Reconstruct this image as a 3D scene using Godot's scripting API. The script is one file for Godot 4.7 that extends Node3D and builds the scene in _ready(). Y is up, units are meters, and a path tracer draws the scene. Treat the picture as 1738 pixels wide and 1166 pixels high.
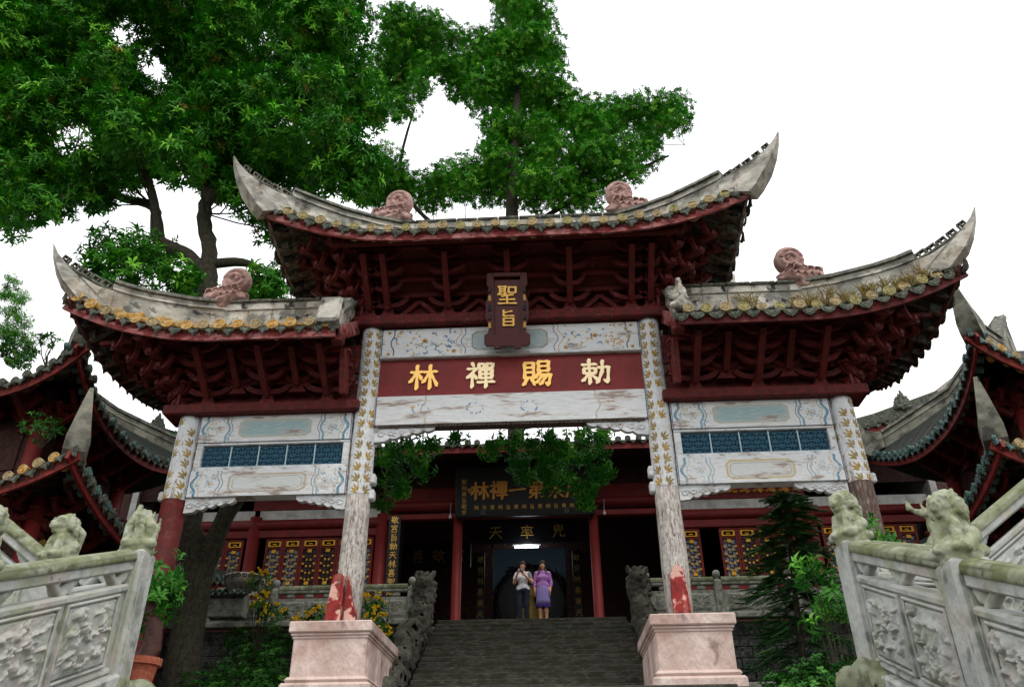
extends Node3D
# A weathered stone-and-timber memorial gate in front of a temple hall, under a white overcast sky. Metres, y up.

const UP := Vector3.UP
var taken := {}
var M := {}
var pic := {}
var rng := RandomNumberGenerator.new()


func _ready() -> void:
	rng.seed = 11
	view_and_light()
	materials()
	terrain()
	gate()
	hall()
	pavilions()
	stair_and_terrace()
	foreground_balustrades()
	trees()
	plants()
	people()


func view_and_light() -> void:
	var cam := Camera3D.new()
	cam.name = "view_camera"
	add_child(cam)
	cam.position = Vector3(0.745, 1.6, 15.27)
	cam.rotation_degrees = Vector3(30.747, 2.625, -0.59)
	cam.fov = 45.9
	cam.near = 0.1
	cam.far = 2000.0
	cam.current = true
	var we := WorldEnvironment.new()
	we.name = "environment"
	var env := Environment.new()
	var sky := Sky.new()
	var sm := ProceduralSkyMaterial.new()
	sm.sky_top_color = Color(0.985, 0.99, 1.0)
	sm.sky_horizon_color = Color(1.0, 0.995, 0.98)
	sm.sky_curve = 0.15
	sm.sky_energy_multiplier = 1.15
	sm.ground_bottom_color = Color(0.36, 0.36, 0.34)
	sm.ground_horizon_color = Color(0.5, 0.5, 0.48)
	sm.use_debanding = false
	sky.sky_material = sm
	env.background_mode = Environment.BG_SKY
	env.sky = sky
	env.tonemap_mode = Environment.TONE_MAPPER_LINEAR
	env.tonemap_exposure = 1.25
	env.sdfgi_enabled = true
	env.ssao_enabled = true
	env.ssil_enabled = true
	we.environment = env
	add_child(we)
	# a veiled sun high behind the photographer's right shoulder
	var sun := DirectionalLight3D.new()
	sun.name = "sun"
	sun.light_energy = 0.3
	sun.light_color = Color(1.0, 0.98, 0.95)
	sun.light_angular_distance = 14.0
	sun.shadow_enabled = true
	sun.rotation_degrees = Vector3(-58, 28, 0)
	add_child(sun)


# ---------------------------------------------------------------- things, parts, names

func numbered(n: String) -> String:
	if not taken.has(n):
		taken[n] = 0
		return n
	taken[n] += 1
	return "%s_%03d" % [n, taken[n]]


func tag(o: Node3D, label: String, category := "", group := "", kind := "") -> Node3D:
	if label:
		o.set_meta("label", label)
	if category:
		o.set_meta("category", category)
	if group:
		o.set_meta("group", group)
	if kind:
		o.set_meta("kind", kind)
	return o


func thing(called: String, label: String, category: String, at := Vector3.ZERO, turn := 0.0, group := "") -> Node3D:
	var o := Node3D.new()
	o.name = numbered(called)
	add_child(o)
	o.position = at
	o.rotation.y = turn
	tag(o, label, category, group)
	return o


func part(called: String, mesh: Mesh, mat: Material, parent: Node3D, xf := Transform3D()) -> MeshInstance3D:
	var mi := MeshInstance3D.new()
	mi.mesh = mesh
	mi.material_override = mat
	mi.transform = xf
	if parent == self:
		mi.name = numbered(called)
	else:
		var key := called + str(parent.get_instance_id())
		if taken.has(key):
			taken[key] += 1
			mi.name = "%s_%03d" % [called, taken[key]]
		else:
			taken[key] = 0
			mi.name = called
	parent.add_child(mi, true)
	return mi


func struct(called: String, mesh: Mesh, mat: Material) -> MeshInstance3D:
	var o := part(called, mesh, mat, self)
	o.set_meta("kind", "structure")
	return o


# ---------------------------------------------------------------- mesh building (quads given counter-clockwise seen from outside)

func B(smooth := false) -> SurfaceTool:
	var st := SurfaceTool.new()
	st.begin(Mesh.PRIMITIVE_TRIANGLES)
	st.set_smooth_group(0 if smooth else -1)
	return st


func D(st: SurfaceTool) -> ArrayMesh:
	st.generate_normals()
	return st.commit()


func tri(st: SurfaceTool, a: Vector3, b: Vector3, c: Vector3) -> void:
	st.add_vertex(a)
	st.add_vertex(c)
	st.add_vertex(b)


func quad(st: SurfaceTool, a: Vector3, b: Vector3, c: Vector3, d: Vector3) -> void:
	tri(st, a, b, c)
	tri(st, a, c, d)


func quad_out(st: SurfaceTool, a: Vector3, b: Vector3, c: Vector3, d: Vector3, out: Vector3) -> void:
	if (b - a).cross(c - a).dot(out) + (c - a).cross(d - a).dot(out) < 0.0:
		quad(st, d, c, b, a)
	else:
		quad(st, a, b, c, d)


func vuv(st: SurfaceTool, p: Vector3, uv: Vector2) -> void:
	st.set_uv(uv)
	st.add_vertex(p)


func box(st: SurfaceTool, c: Vector3, s: Vector3, bev := 0.0, xf := Transform3D()) -> void:
	var h := s * 0.5
	var i := h - Vector3(bev, bev, bev)
	for a in 3:
		var u := (a + 1) % 3
		var v := (a + 2) % 3
		for sg in [-1.0, 1.0]:
			var p: Array[Vector3] = []
			for k in [[-1, -1], [1, -1], [1, 1], [-1, 1]]:
				var w := Vector3.ZERO
				w[a] = sg * h[a]
				w[u] = k[0] * i[u]
				w[v] = k[1] * i[v]
				p.append(xf * (c + w))
			var o := Vector3.ZERO
			o[a] = sg
			quad_out(st, p[0], p[1], p[2], p[3], xf.basis * o)
	if bev <= 0.0:
		return
	for a in 3:
		var u := (a + 1) % 3
		var v := (a + 2) % 3
		for su in [-1.0, 1.0]:
			for sv in [-1.0, 1.0]:
				var p: Array[Vector3] = []
				for k in [[-1, 0], [1, 0], [1, 1], [-1, 1]]:
					var w := Vector3.ZERO
					w[a] = k[0] * i[a]
					w[u] = su * (h[u] if k[1] == 0 else i[u])
					w[v] = sv * (i[v] if k[1] == 0 else h[v])
					p.append(xf * (c + w))
				var o := Vector3.ZERO
				o[u] = su
				o[v] = sv
				quad_out(st, p[0], p[1], p[2], p[3], xf.basis * o)
	for sx in [-1.0, 1.0]:
		for sy in [-1.0, 1.0]:
			for sz in [-1.0, 1.0]:
				var g := Vector3(sx, sy, sz)
				var p0 := xf * (c + Vector3(sx * h.x, sy * i.y, sz * i.z))
				var p1 := xf * (c + Vector3(sx * i.x, sy * h.y, sz * i.z))
				var p2 := xf * (c + Vector3(sx * i.x, sy * i.y, sz * h.z))
				if (p1 - p0).cross(p2 - p0).dot(xf.basis * g) > 0.0:
					tri(st, p0, p1, p2)
				else:
					tri(st, p0, p2, p1)


func box_mesh(s: Vector3, bev := 0.0, c := Vector3.ZERO) -> ArrayMesh:
	var st := B()
	box(st, c, s, bev)
	return D(st)


# a closed profile (x to the right of the path, y up) swept along a path
func sweep(st: SurfaceTool, pts: PackedVector3Array, prof: PackedVector2Array, scales: PackedFloat32Array = PackedFloat32Array(), up := UP, caps := true) -> void:
	var rings: Array[PackedVector3Array] = []
	var n := pts.size()
	for i in n:
		var t := (pts[mini(i + 1, n - 1)] - pts[maxi(i - 1, 0)]).normalized()
		var side := t.cross(up).normalized()
		var u := side.cross(t)
		var k := scales[i] if scales.size() > i else 1.0
		var ring := PackedVector3Array()
		for q in prof:
			ring.append(pts[i] + side * q.x * k + u * q.y * k)
		rings.append(ring)
	var m := prof.size()
	var ccw := 0.0
	for j in m:
		ccw += prof[j].cross(prof[(j + 1) % m])
	for i in n - 1:
		for j in m:
			var a := rings[i][j]
			var b := rings[i][(j + 1) % m]
			var c := rings[i + 1][(j + 1) % m]
			var d := rings[i + 1][j]
			if ccw > 0.0:
				quad(st, a, b, c, d)
			else:
				quad(st, d, c, b, a)
	if caps:
		var idx := Geometry2D.triangulate_polygon(prof)
		var t0 := (pts[0] - pts[1]).normalized()
		for e in 2:
			var r: PackedVector3Array = rings[0] if e == 0 else rings[n - 1]
			var o := t0 if e == 0 else (pts[n - 1] - pts[n - 2]).normalized()
			for k in range(0, idx.size(), 3):
				var a := r[idx[k]]
				var b := r[idx[k + 1]]
				var c := r[idx[k + 2]]
				if (b - a).cross(c - a).dot(o) < 0.0:
					tri(st, a, c, b)
				else:
					tri(st, a, b, c)


func circle(r: float, n: int, from := 0.0, to := TAU) -> PackedVector2Array:
	var p := PackedVector2Array()
	for i in n:
		var a := from + (to - from) * i / float(n if is_equal_approx(to - from, TAU) else n - 1)
		p.append(Vector2(cos(a), sin(a)) * r)
	return p


func tube(st: SurfaceTool, pts: PackedVector3Array, radii: PackedFloat32Array, n := 7) -> void:
	var r0 := circle(1.0, n)
	var up := UP
	if absf((pts[pts.size() - 1] - pts[0]).normalized().y) > 0.8:
		up = Vector3(0.3, 0.1, 1.0).normalized()
	sweep(st, pts, r0, radii, up)


func lathe(st: SurfaceTool, prof: PackedVector2Array, n: int, xf := Transform3D(), squash := Vector2.ONE) -> void:
	for j in prof.size() - 1:
		for i in n:
			var a0 := TAU * i / n
			var a1 := TAU * (i + 1) / n
			var e0 := Vector3(sin(a0) * squash.x, 0, cos(a0) * squash.y)
			var e1 := Vector3(sin(a1) * squash.x, 0, cos(a1) * squash.y)
			var p := prof[j]
			var q := prof[j + 1]
			var a := xf * (e0 * p.x + UP * p.y)
			var b := xf * (e1 * p.x + UP * p.y)
			var c := xf * (e1 * q.x + UP * q.y)
			var d := xf * (e0 * q.x + UP * q.y)
			if p.x < 1e-5:
				tri(st, a, c, d)
			elif q.x < 1e-5:
				tri(st, a, b, c)
			else:
				quad(st, a, b, c, d)


# a polygon in x,y given any way round, from z0 to z1
func prism(st: SurfaceTool, poly: PackedVector2Array, z0: float, z1: float, xf := Transform3D()) -> void:
	var p := poly.duplicate()
	if Geometry2D.is_polygon_clockwise(p):
		p.reverse()
	var idx := Geometry2D.triangulate_polygon(p)
	for k in range(0, idx.size(), 3):
		var a := p[idx[k]]
		var b := p[idx[k + 1]]
		var c := p[idx[k + 2]]
		if (b - a).cross(c - a) < 0.0:
			var w := b
			b = c
			c = w
		tri(st, xf * Vector3(a.x, a.y, z1), xf * Vector3(b.x, b.y, z1), xf * Vector3(c.x, c.y, z1))
		tri(st, xf * Vector3(a.x, a.y, z0), xf * Vector3(c.x, c.y, z0), xf * Vector3(b.x, b.y, z0))
	var area := 0.0
	for j in p.size():
		area += p[j].cross(p[(j + 1) % p.size()])
	for j in p.size():
		var a := p[j]
		var b := p[(j + 1) % p.size()]
		var out := Vector3(b.y - a.y, a.x - b.x, 0) * (1.0 if area > 0.0 else -1.0)
		quad_out(st, xf * Vector3(a.x, a.y, z0), xf * Vector3(b.x, b.y, z0), xf * Vector3(b.x, b.y, z1), xf * Vector3(a.x, a.y, z1), xf.basis * out)


func poly(text: String, s := 1.0) -> PackedVector2Array:
	var p := PackedVector2Array()
	for w in text.split(" ", false):
		var k := w.split(",")
		p.append(Vector2(float(k[0]), float(k[1])) * s)
	return p


# rows of points to a surface
func patch(st: SurfaceTool, rows: Array, thick := 0.0) -> void:
	for i in rows.size() - 1:
		for j in rows[i].size() - 1:
			quad(st, rows[i][j], rows[i + 1][j], rows[i + 1][j + 1], rows[i][j + 1])
	if thick > 0.0:
		var t := UP * thick
		for i in rows.size() - 1:
			for j in rows[i].size() - 1:
				quad(st, rows[i][j] - t, rows[i][j + 1] - t, rows[i + 1][j + 1] - t, rows[i + 1][j] - t)


# carved relief: a plate in x,y whose surface is raised by f(u, v), both 0..1
func relief(st: SurfaceTool, w: float, h: float, nx: int, ny: int, f: Callable, xf := Transform3D()) -> void:
	var g := []
	for i in nx + 1:
		var row := PackedVector3Array()
		for j in ny + 1:
			var u := i / float(nx)
			var v := j / float(ny)
			row.append(xf * Vector3((u - 0.5) * w, (v - 0.5) * h, f.call(u, v)))
		g.append(row)
	patch(st, g)


# tapered capsules [a, b, radius at a, radius at b] joined by a smooth minimum and meshed as surface nets
func blob(st: SurfaceTool, bones: Array, k: float, cell: float, namp := 0.0, nfreq := 6.0, seedv := 1) -> void:
	var lo := Vector3(1e9, 1e9, 1e9)
	var hi := -lo
	for b in bones:
		var r: float = maxf(b[2], b[3]) + k + cell * 2.0 + namp
		for e in 2:
			lo = lo.min(b[e] - Vector3(r, r, r))
			hi = hi.max(b[e] + Vector3(r, r, r))
	var nx := int((hi.x - lo.x) / cell) + 2
	var ny := int((hi.y - lo.y) / cell) + 2
	var nz := int((hi.z - lo.z) / cell) + 2
	var f := PackedFloat32Array()
	f.resize(nx * ny * nz)
	f.fill(1.0)
	var noise := FastNoiseLite.new()
	noise.seed = seedv
	noise.frequency = nfreq
	noise.fractal_octaves = 2
	for b in bones:
		var a: Vector3 = b[0]
		var d: Vector3 = b[1] - a
		var ra: float = b[2]
		var rb: float = b[3]
		var dd := maxf(d.length_squared(), 1e-9)
		var m: float = maxf(ra, rb) + k + cell * 2.0 + namp
		var l: Vector3 = (a.min(b[1]) - lo - Vector3(m, m, m)) / cell
		var h: Vector3 = (a.max(b[1]) - lo + Vector3(m, m, m)) / cell
		for z in range(maxi(0, int(l.z)), mini(nz, int(h.z) + 2)):
			for y in range(maxi(0, int(l.y)), mini(ny, int(h.y) + 2)):
				var row := (z * ny + y) * nx
				for x in range(maxi(0, int(l.x)), mini(nx, int(h.x) + 2)):
					var p := lo + Vector3(x, y, z) * cell - a
					var t := clampf(p.dot(d) / dd, 0.0, 1.0)
					var v := (p - d * t).length() - lerpf(ra, rb, t)
					var o := f[row + x]
					var q := maxf(k - absf(v - o), 0.0)
					f[row + x] = minf(v, o) - q * q / (4.0 * k)
	if namp > 0.0:
		for i in f.size():
			if f[i] < namp * 2.0 and f[i] > -namp * 3.0:
				f[i] += noise.get_noise_3d((i % nx) * cell, (i / nx % ny) * cell, (i / (nx * ny)) * cell) * namp
	var at := {}
	var step := [1, nx, nx * ny]
	for z in nz - 1:
		for y in ny - 1:
			var row := (z * ny + y) * nx
			for x in nx - 1:
				var i := row + x
				var f0 := f[i]
				if f0 > cell * 2.0 or f0 < -cell * 2.0:
					continue
				var s := Vector3.ZERO
				var n := 0
				for ax in 3:
					var u: int = step[(ax + 1) % 3]
					var w: int = step[(ax + 2) % 3]
					for c in 4:
						var j := i + (u if c & 1 else 0) + (w if c & 2 else 0)
						var g0 := f[j]
						var g1 := f[j + step[ax]]
						if (g0 < 0.0) != (g1 < 0.0):
							var p := Vector3.ZERO
							p[(ax + 1) % 3] = 1.0 if c & 1 else 0.0
							p[(ax + 2) % 3] = 1.0 if c & 2 else 0.0
							p[ax] = g0 / (g0 - g1)
							s += p
							n += 1
				if n:
					at[i] = lo + (Vector3(x, y, z) + s / n) * cell
	for i in at:
		for ax in 3:
			var u: int = step[(ax + 1) % 3]
			var w: int = step[(ax + 2) % 3]
			var g0 := f[i]
			var g1 := f[i + step[ax]]
			if (g0 < 0.0) == (g1 < 0.0):
				continue
			if not (at.has(i - u) and at.has(i - w) and at.has(i - u - w)):
				continue
			if g0 < 0.0:
				quad(st, at[i - u - w], at[i - w], at[i], at[i - u])
			else:
				quad(st, at[i - u - w], at[i - u], at[i], at[i - w])


func blob_mesh(bones: Array, k: float, cell: float, namp := 0.0, nfreq := 6.0, seedv := 1) -> ArrayMesh:
	var st := B(true)
	blob(st, bones, k, cell, namp, nfreq, seedv)
	return D(st)


# brush strokes "x,y x,y|..." on a 100 x 100 field, y down, as raised lettering of that size
func glyph(text: String, size: float, depth: float, w := 9.0) -> ArrayMesh:
	var st := B()
	var n := 0
	for s in text.split("|"):
		var p := poly(s)
		for i in p.size() - 1:
			var a := p[i]
			var b := p[i + 1]
			var d := (b - a).normalized()
			var o := Vector2(-d.y, d.x)
			var L := a.distance_to(b)
			var thin := 0.62 if L > 30.0 else 0.8
			var wk := w * (0.8 if absf(d.x) > absf(d.y) else 1.0)
			var pts := PackedVector2Array([a - d * w * 0.30 + o * wk * 0.15, a - d * w * 0.1 - o * wk * 0.5, a + d * w * 0.5 - o * wk * 0.42, a + d * L * 0.55 - o * wk * 0.5 * thin, b - d * w * 0.4 - o * wk * 0.5, b + d * w * 0.35 + o * wk * 0.1, b + o * wk * 0.5, a + d * L * 0.5 + o * wk * 0.5 * thin, a + d * w * 0.3 + o * wk * 0.5])
			var q := PackedVector2Array()
			for v in pts:
				q.append(Vector2(v.x - 50.0, 50.0 - v.y) * size / 100.0)
			prism(st, q, 0.0, depth + n * 0.0007)
			n += 1
	return D(st)


func frame(o: Vector3, x: Vector3, y: Vector3, z: Vector3) -> Transform3D:
	return Transform3D(Basis(x, y, z), o)


func at(x: float, y: float, z: float, turn := 0.0) -> Transform3D:
	return Transform3D(Basis(UP, turn), Vector3(x, y, z))

const CROWN_A := [Vector4(-19.6, 28.5, -2.4, 0.75), Vector4(-24.5, 36.2, -7.2, 0.96), Vector4(-18.4, 28.6, -2.6, 0.84), Vector4(-19.6, 32.5, -5.2, 1.03), Vector4(-16.4, 28.7, -2.6, 0.80), Vector4(-14.2, 26.6, -1.4, 0.71), Vector4(-14.0, 27.3, -1.5, 0.96), Vector4(-16.1, 32.6, -5.5, 1.14), Vector4(-16.1, 35.0, -6.5, 0.96), Vector4(-15.0, 34.9, -7.2, 1.01), Vector4(-12.9, 33.5, -6.0, 1.09), Vector4(-11.4, 31.3, -4.8, 1.05), Vector4(-10.5, 30.5, -4.3, 0.82), Vector4(-7.6, 26.7, -1.3, 0.99), Vector4(-8.4, 31.0, -4.7, 0.87), Vector4(-7.7, 30.7, -4.6, 0.95), Vector4(-21.4, 31.5, -5.3, 1.10), Vector4(-17.4, 26.8, -1.9, 1.04), Vector4(-17.4, 27.9, -3.0, 1.09), Vector4(-16.2, 27.7, -2.9, 0.90), Vector4(-15.7, 28.1, -3.0, 1.09), Vector4(-15.3, 28.6, -3.7, 1.07), Vector4(-14.2, 28.1, -3.1, 0.86), Vector4(-12.3, 26.6, -2.3, 0.99), Vector4(-11.4, 26.4, -2.1, 1.01), Vector4(-11.1, 27.4, -3.0, 1.12), Vector4(-10.5, 28.7, -4.1, 1.01), Vector4(-10.3, 29.2, -4.4, 1.23), Vector4(-10.0, 32.0, -6.4, 1.25), Vector4(-8.2, 29.8, -4.8, 1.12), Vector4(-6.5, 26.8, -2.8, 0.99), Vector4(-6.3, 28.0, -3.3, 0.94), Vector4(-23.9, 32.1, -6.3, 1.05), Vector4(-21.3, 30.3, -5.0, 1.06), Vector4(-16.4, 24.9, -1.6, 0.78), Vector4(-19.1, 29.5, -4.8, 0.94), Vector4(-20.2, 32.3, -7.3, 1.10), Vector4(-17.2, 30.3, -5.3, 1.10), Vector4(-13.3, 28.0, -3.8, 1.04), Vector4(-12.8, 28.9, -5.2, 1.10), Vector4(-11.2, 27.9, -3.8, 0.81), Vector4(-9.2, 24.8, -1.7, 0.93), Vector4(-10.6, 29.8, -5.6, 0.93), Vector4(-6.4, 23.5, -1.1, 0.74), Vector4(-5.8, 23.6, -1.1, 0.76), Vector4(-7.1, 31.2, -6.7, 1.10), Vector4(-18.6, 25.1, -2.4, 1.09), Vector4(-16.5, 23.3, -1.1, 0.71), Vector4(-17.9, 25.9, -3.3, 0.94), Vector4(-16.1, 24.7, -2.6, 0.75), Vector4(-18.2, 28.8, -5.6, 0.98), Vector4(-14.6, 25.0, -2.7, 0.85), Vector4(-13.6, 27.9, -4.7, 1.15), Vector4(-12.3, 26.7, -4.4, 1.04), Vector4(-9.7, 23.8, -2.0, 0.82), Vector4(-12.4, 30.5, -7.1, 1.29), Vector4(-8.0, 26.5, -4.3, 0.99), Vector4(-6.3, 24.1, -2.2, 0.91), Vector4(-5.7, 24.2, -2.4, 1.01), Vector4(-19.3, 24.6, -3.3, 0.81), Vector4(-20.2, 27.4, -5.6, 0.87), Vector4(-18.7, 26.9, -4.8, 1.06), Vector4(-20.0, 28.9, -6.8, 0.87), Vector4(-16.2, 25.6, -3.8, 0.76), Vector4(-15.7, 25.9, -4.7, 0.82), Vector4(-12.5, 22.1, -1.4, 0.82), Vector4(-12.7, 27.3, -5.8, 1.09), Vector4(-11.1, 25.5, -4.1, 1.07), Vector4(-9.6, 23.7, -2.7, 0.83), Vector4(-11.0, 28.4, -6.9, 1.16), Vector4(-8.2, 24.8, -3.6, 0.77), Vector4(-8.3, 26.2, -5.4, 0.99), Vector4(-7.8, 29.1, -7.2, 1.21), Vector4(-6.7, 26.8, -6.0, 1.11), Vector4(-19.1, 24.1, -3.5, 0.85), Vector4(-16.8, 22.2, -2.1, 0.71), Vector4(-15.6, 21.7, -2.0, 0.81), Vector4(-15.6, 22.7, -2.7, 0.90), Vector4(-18.0, 27.2, -6.2, 0.82), Vector4(-14.0, 22.2, -2.6, 0.85), Vector4(-14.1, 23.5, -3.5, 1.07), Vector4(-15.2, 27.0, -6.5, 0.86), Vector4(-12.5, 26.2, -5.7, 0.90), Vector4(-11.2, 24.5, -4.4, 0.83), Vector4(-8.7, 20.5, -1.4, 0.75), Vector4(-7.6, 20.6, -1.4, 0.78), Vector4(-8.0, 22.6, -3.1, 0.79), Vector4(-8.7, 27.8, -7.3, 0.93), Vector4(-5.7, 20.7, -1.2, 0.75), Vector4(-6.4, 25.6, -5.7, 0.98), Vector4(-22.5, 27.2, -7.5, 1.33), Vector4(-21.5, 26.5, -7.2, 1.03), Vector4(-18.3, 24.1, -5.2, 0.98), Vector4(-17.1, 23.8, -4.3, 1.11), Vector4(-18.1, 27.0, -7.2, 0.95), Vector4(-15.6, 24.3, -4.9, 0.85), Vector4(-11.9, 20.1, -1.2, 0.62), Vector4(-13.3, 22.9, -4.0, 0.87), Vector4(-12.5, 23.0, -4.0, 0.75), Vector4(-12.4, 25.0, -6.1, 1.17), Vector4(-10.7, 22.5, -3.8, 0.89), Vector4(-8.4, 19.9, -1.6, 0.87), Vector4(-10.0, 24.9, -6.0, 1.15), Vector4(-7.6, 21.1, -2.5, 0.67), Vector4(-8.3, 25.9, -7.0, 0.86), Vector4(-6.5, 22.5, -3.7, 0.86), Vector4(-6.9, 26.3, -7.2, 1.15), Vector4(-5.8, 25.6, -6.9, 0.97), Vector4(-17.1, 20.3, -2.6, 0.89), Vector4(-17.0, 21.3, -3.2, 0.99), Vector4(-18.2, 23.6, -5.8, 1.07), Vector4(-15.8, 25.0, -7.2, 0.81), Vector4(-11.1, 19.1, -1.3, 0.90), Vector4(-12.7, 23.1, -5.1, 0.92), Vector4(-10.1, 20.0, -2.1, 0.84), Vector4(-11.6, 24.4, -6.4, 1.02), Vector4(-8.5, 19.8, -2.3, 0.97), Vector4(-9.2, 22.2, -4.5, 1.08), Vector4(-6.8, 18.8, -1.4, 0.86), Vector4(-8.2, 23.9, -6.8, 1.04), Vector4(-5.1, 18.5, -1.1, 0.59), Vector4(-5.0, 19.0, -1.8, 0.77), Vector4(-20.0, 23.1, -5.9, 0.91), Vector4(-16.6, 20.2, -3.5, 0.99), Vector4(-17.0, 21.5, -4.3, 1.04), Vector4(-15.1, 19.9, -2.8, 0.68), Vector4(-15.7, 23.8, -7.4, 0.97), Vector4(-13.2, 21.5, -5.0, 0.78), Vector4(-12.6, 22.0, -5.0, 0.84), Vector4(-9.2, 17.6, -1.1, 0.70), Vector4(-9.4, 19.4, -3.1, 0.90), Vector4(-9.1, 19.9, -3.6, 0.79), Vector4(-9.9, 23.3, -7.0, 0.90), Vector4(-7.3, 19.1, -2.6, 0.83), Vector4(-7.6, 22.1, -5.7, 1.13), Vector4(-5.8, 19.8, -3.1, 0.92), Vector4(-4.5, 18.1, -2.1, 0.83), Vector4(-20.9, 23.2, -7.5, 0.97), Vector4(-15.0, 17.9, -1.7, 0.82), Vector4(-18.4, 22.4, -6.8, 0.94), Vector4(-16.2, 20.7, -5.1, 1.00), Vector4(-15.9, 21.6, -5.8, 0.86), Vector4(-13.3, 18.8, -3.4, 0.70), Vector4(-12.9, 19.7, -3.8, 0.68), Vector4(-9.2, 19.3, -3.6, 0.86), Vector4(-8.3, 19.0, -3.3, 0.86), Vector4(-4.5, 17.6, -2.0, 0.83), Vector4(-16.3, 18.0, -2.7, 0.89), Vector4(-14.3, 16.4, -1.5, 0.81), Vector4(-8.1, 18.7, -4.3, 0.76), Vector4(-14.8, 20.9, -2.1, 0.81), Vector4(-14.4, 21.7, -2.2, 0.75), Vector4(-16.6, 21.8, -3.9, 0.84), Vector4(-16.0, 20.6, -2.2, 0.81), Vector4(-13.5, 24.5, -3.3, 0.74), Vector4(-13.5, 22.7, -2.3, 0.73), Vector4(-11.0, 22.3, -3.3, 0.79), Vector4(-15.8, 19.3, -3.1, 0.81), Vector4(-18.0, 24.2, -3.9, 0.96), Vector4(-16.2, 25.3, -2.6, 0.94), Vector4(-12.7, 23.0, -3.6, 0.76), Vector4(-16.6, 24.1, -2.3, 0.87), Vector4(-15.3, 26.0, -2.7, 0.91), Vector4(-11.4, 26.0, -3.4, 0.88), Vector4(-9.6, 25.2, -4.4, 0.90), Vector4(-7.9, 26.2, -3.8, 0.89), Vector4(-6.6, 23.0, -3.5, 0.79), Vector4(-8.3, 21.3, -3.6, 0.77), Vector4(-15.3, 19.2, -3.0, 0.85), Vector4(-15.2, 19.7, -4.5, 0.86), Vector4(-13.0, 18.6, -3.3, 0.73), Vector4(-12.8, 19.0, -2.3, 0.78), Vector4(-13.8, 17.1, -2.1, 0.61), Vector4(-15.0, 17.5, -2.8, 0.63), Vector4(-11.8, 18.7, -2.8, 0.65), Vector4(-10.7, 19.6, -3.0, 0.81), Vector4(-9.3, 19.3, -2.0, 0.78), Vector4(-8.1, 17.6, -2.5, 0.69), Vector4(-7.4, 19.0, -3.3, 0.81), Vector4(-6.3, 18.4, -3.3, 0.72), Vector4(-5.3, 17.8, -2.2, 0.68), Vector4(-11.8, 20.8, -3.1, 0.83), Vector4(-12.9, 21.0, -3.0, 0.84), Vector4(-16.5, 21.2, -3.7, 0.90), Vector4(-14.5, 19.2, -2.8, 0.73), Vector4(-12.1, 16.4, -3.3, 0.63), Vector4(-10.3, 15.3, -2.1, 0.68), Vector4(-11.4, 14.7, -2.0, 0.51), Vector4(-9.0, 14.3, -2.0, 0.63), Vector4(-10.4, 14.4, -2.1, 0.60), Vector4(-11.1, 16.9, -4.4, 0.66), Vector4(-9.7, 15.6, -4.3, 0.50), Vector4(-12.0, 15.2, -3.7, 0.52), Vector4(-6.9, 14.3, -2.4, 0.58), Vector4(-6.6, 14.4, -3.1, 0.46), Vector4(-6.8, 15.6, -3.9, 0.49), Vector4(-7.6, 17.6, -4.2, 0.62), Vector4(-7.9, 15.0, -3.9, 0.43), Vector4(-9.3, 15.2, -4.2, 0.52)]
const HANGING := [Vector4(-3.4, 10.0, -4.0, 0.49), Vector4(-2.6, 9.5, -3.0, 0.46), Vector4(-3.3, 9.3, -3.9, 0.42), Vector4(-2.5, 9.4, -3.9, 0.36), Vector4(-2.8, 10.0, -3.2, 0.41), Vector4(-3.4, 8.6, -4.0, 0.29), Vector4(-2.8, 8.5, -2.9, 0.25), Vector4(-2.1, 9.7, -3.2, 0.26), Vector4(-0.2, 9.6, -2.8, 0.37), Vector4(0.3, 9.6, -3.0, 0.46), Vector4(1.0, 9.4, -3.0, 0.52), Vector4(1.8, 9.8, -3.8, 0.57), Vector4(2.0, 9.1, -3.5, 0.32), Vector4(0.0, 9.4, -3.6, 0.32), Vector4(0.7, 9.1, -3.6, 0.41), Vector4(1.3, 8.4, -2.7, 0.33), Vector4(1.6, 8.3, -3.5, 0.20), Vector4(-0.6, 9.4, -2.9, 0.26), Vector4(-1.5, 9.9, -3.2, 0.21), Vector4(1.3, 9.5, -4.1, 0.45), Vector4(2.2, 10.2, -3.9, 0.27), Vector4(1.6, 8.1, -3.3, 0.21), Vector4(1.7, 8.3, -2.9, 0.28), Vector4(0.9, 8.8, -3.8, 0.32), Vector4(0.2, 9.0, -3.8, 0.23), Vector4(2.1, 8.9, -3.6, 0.20)]
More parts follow.
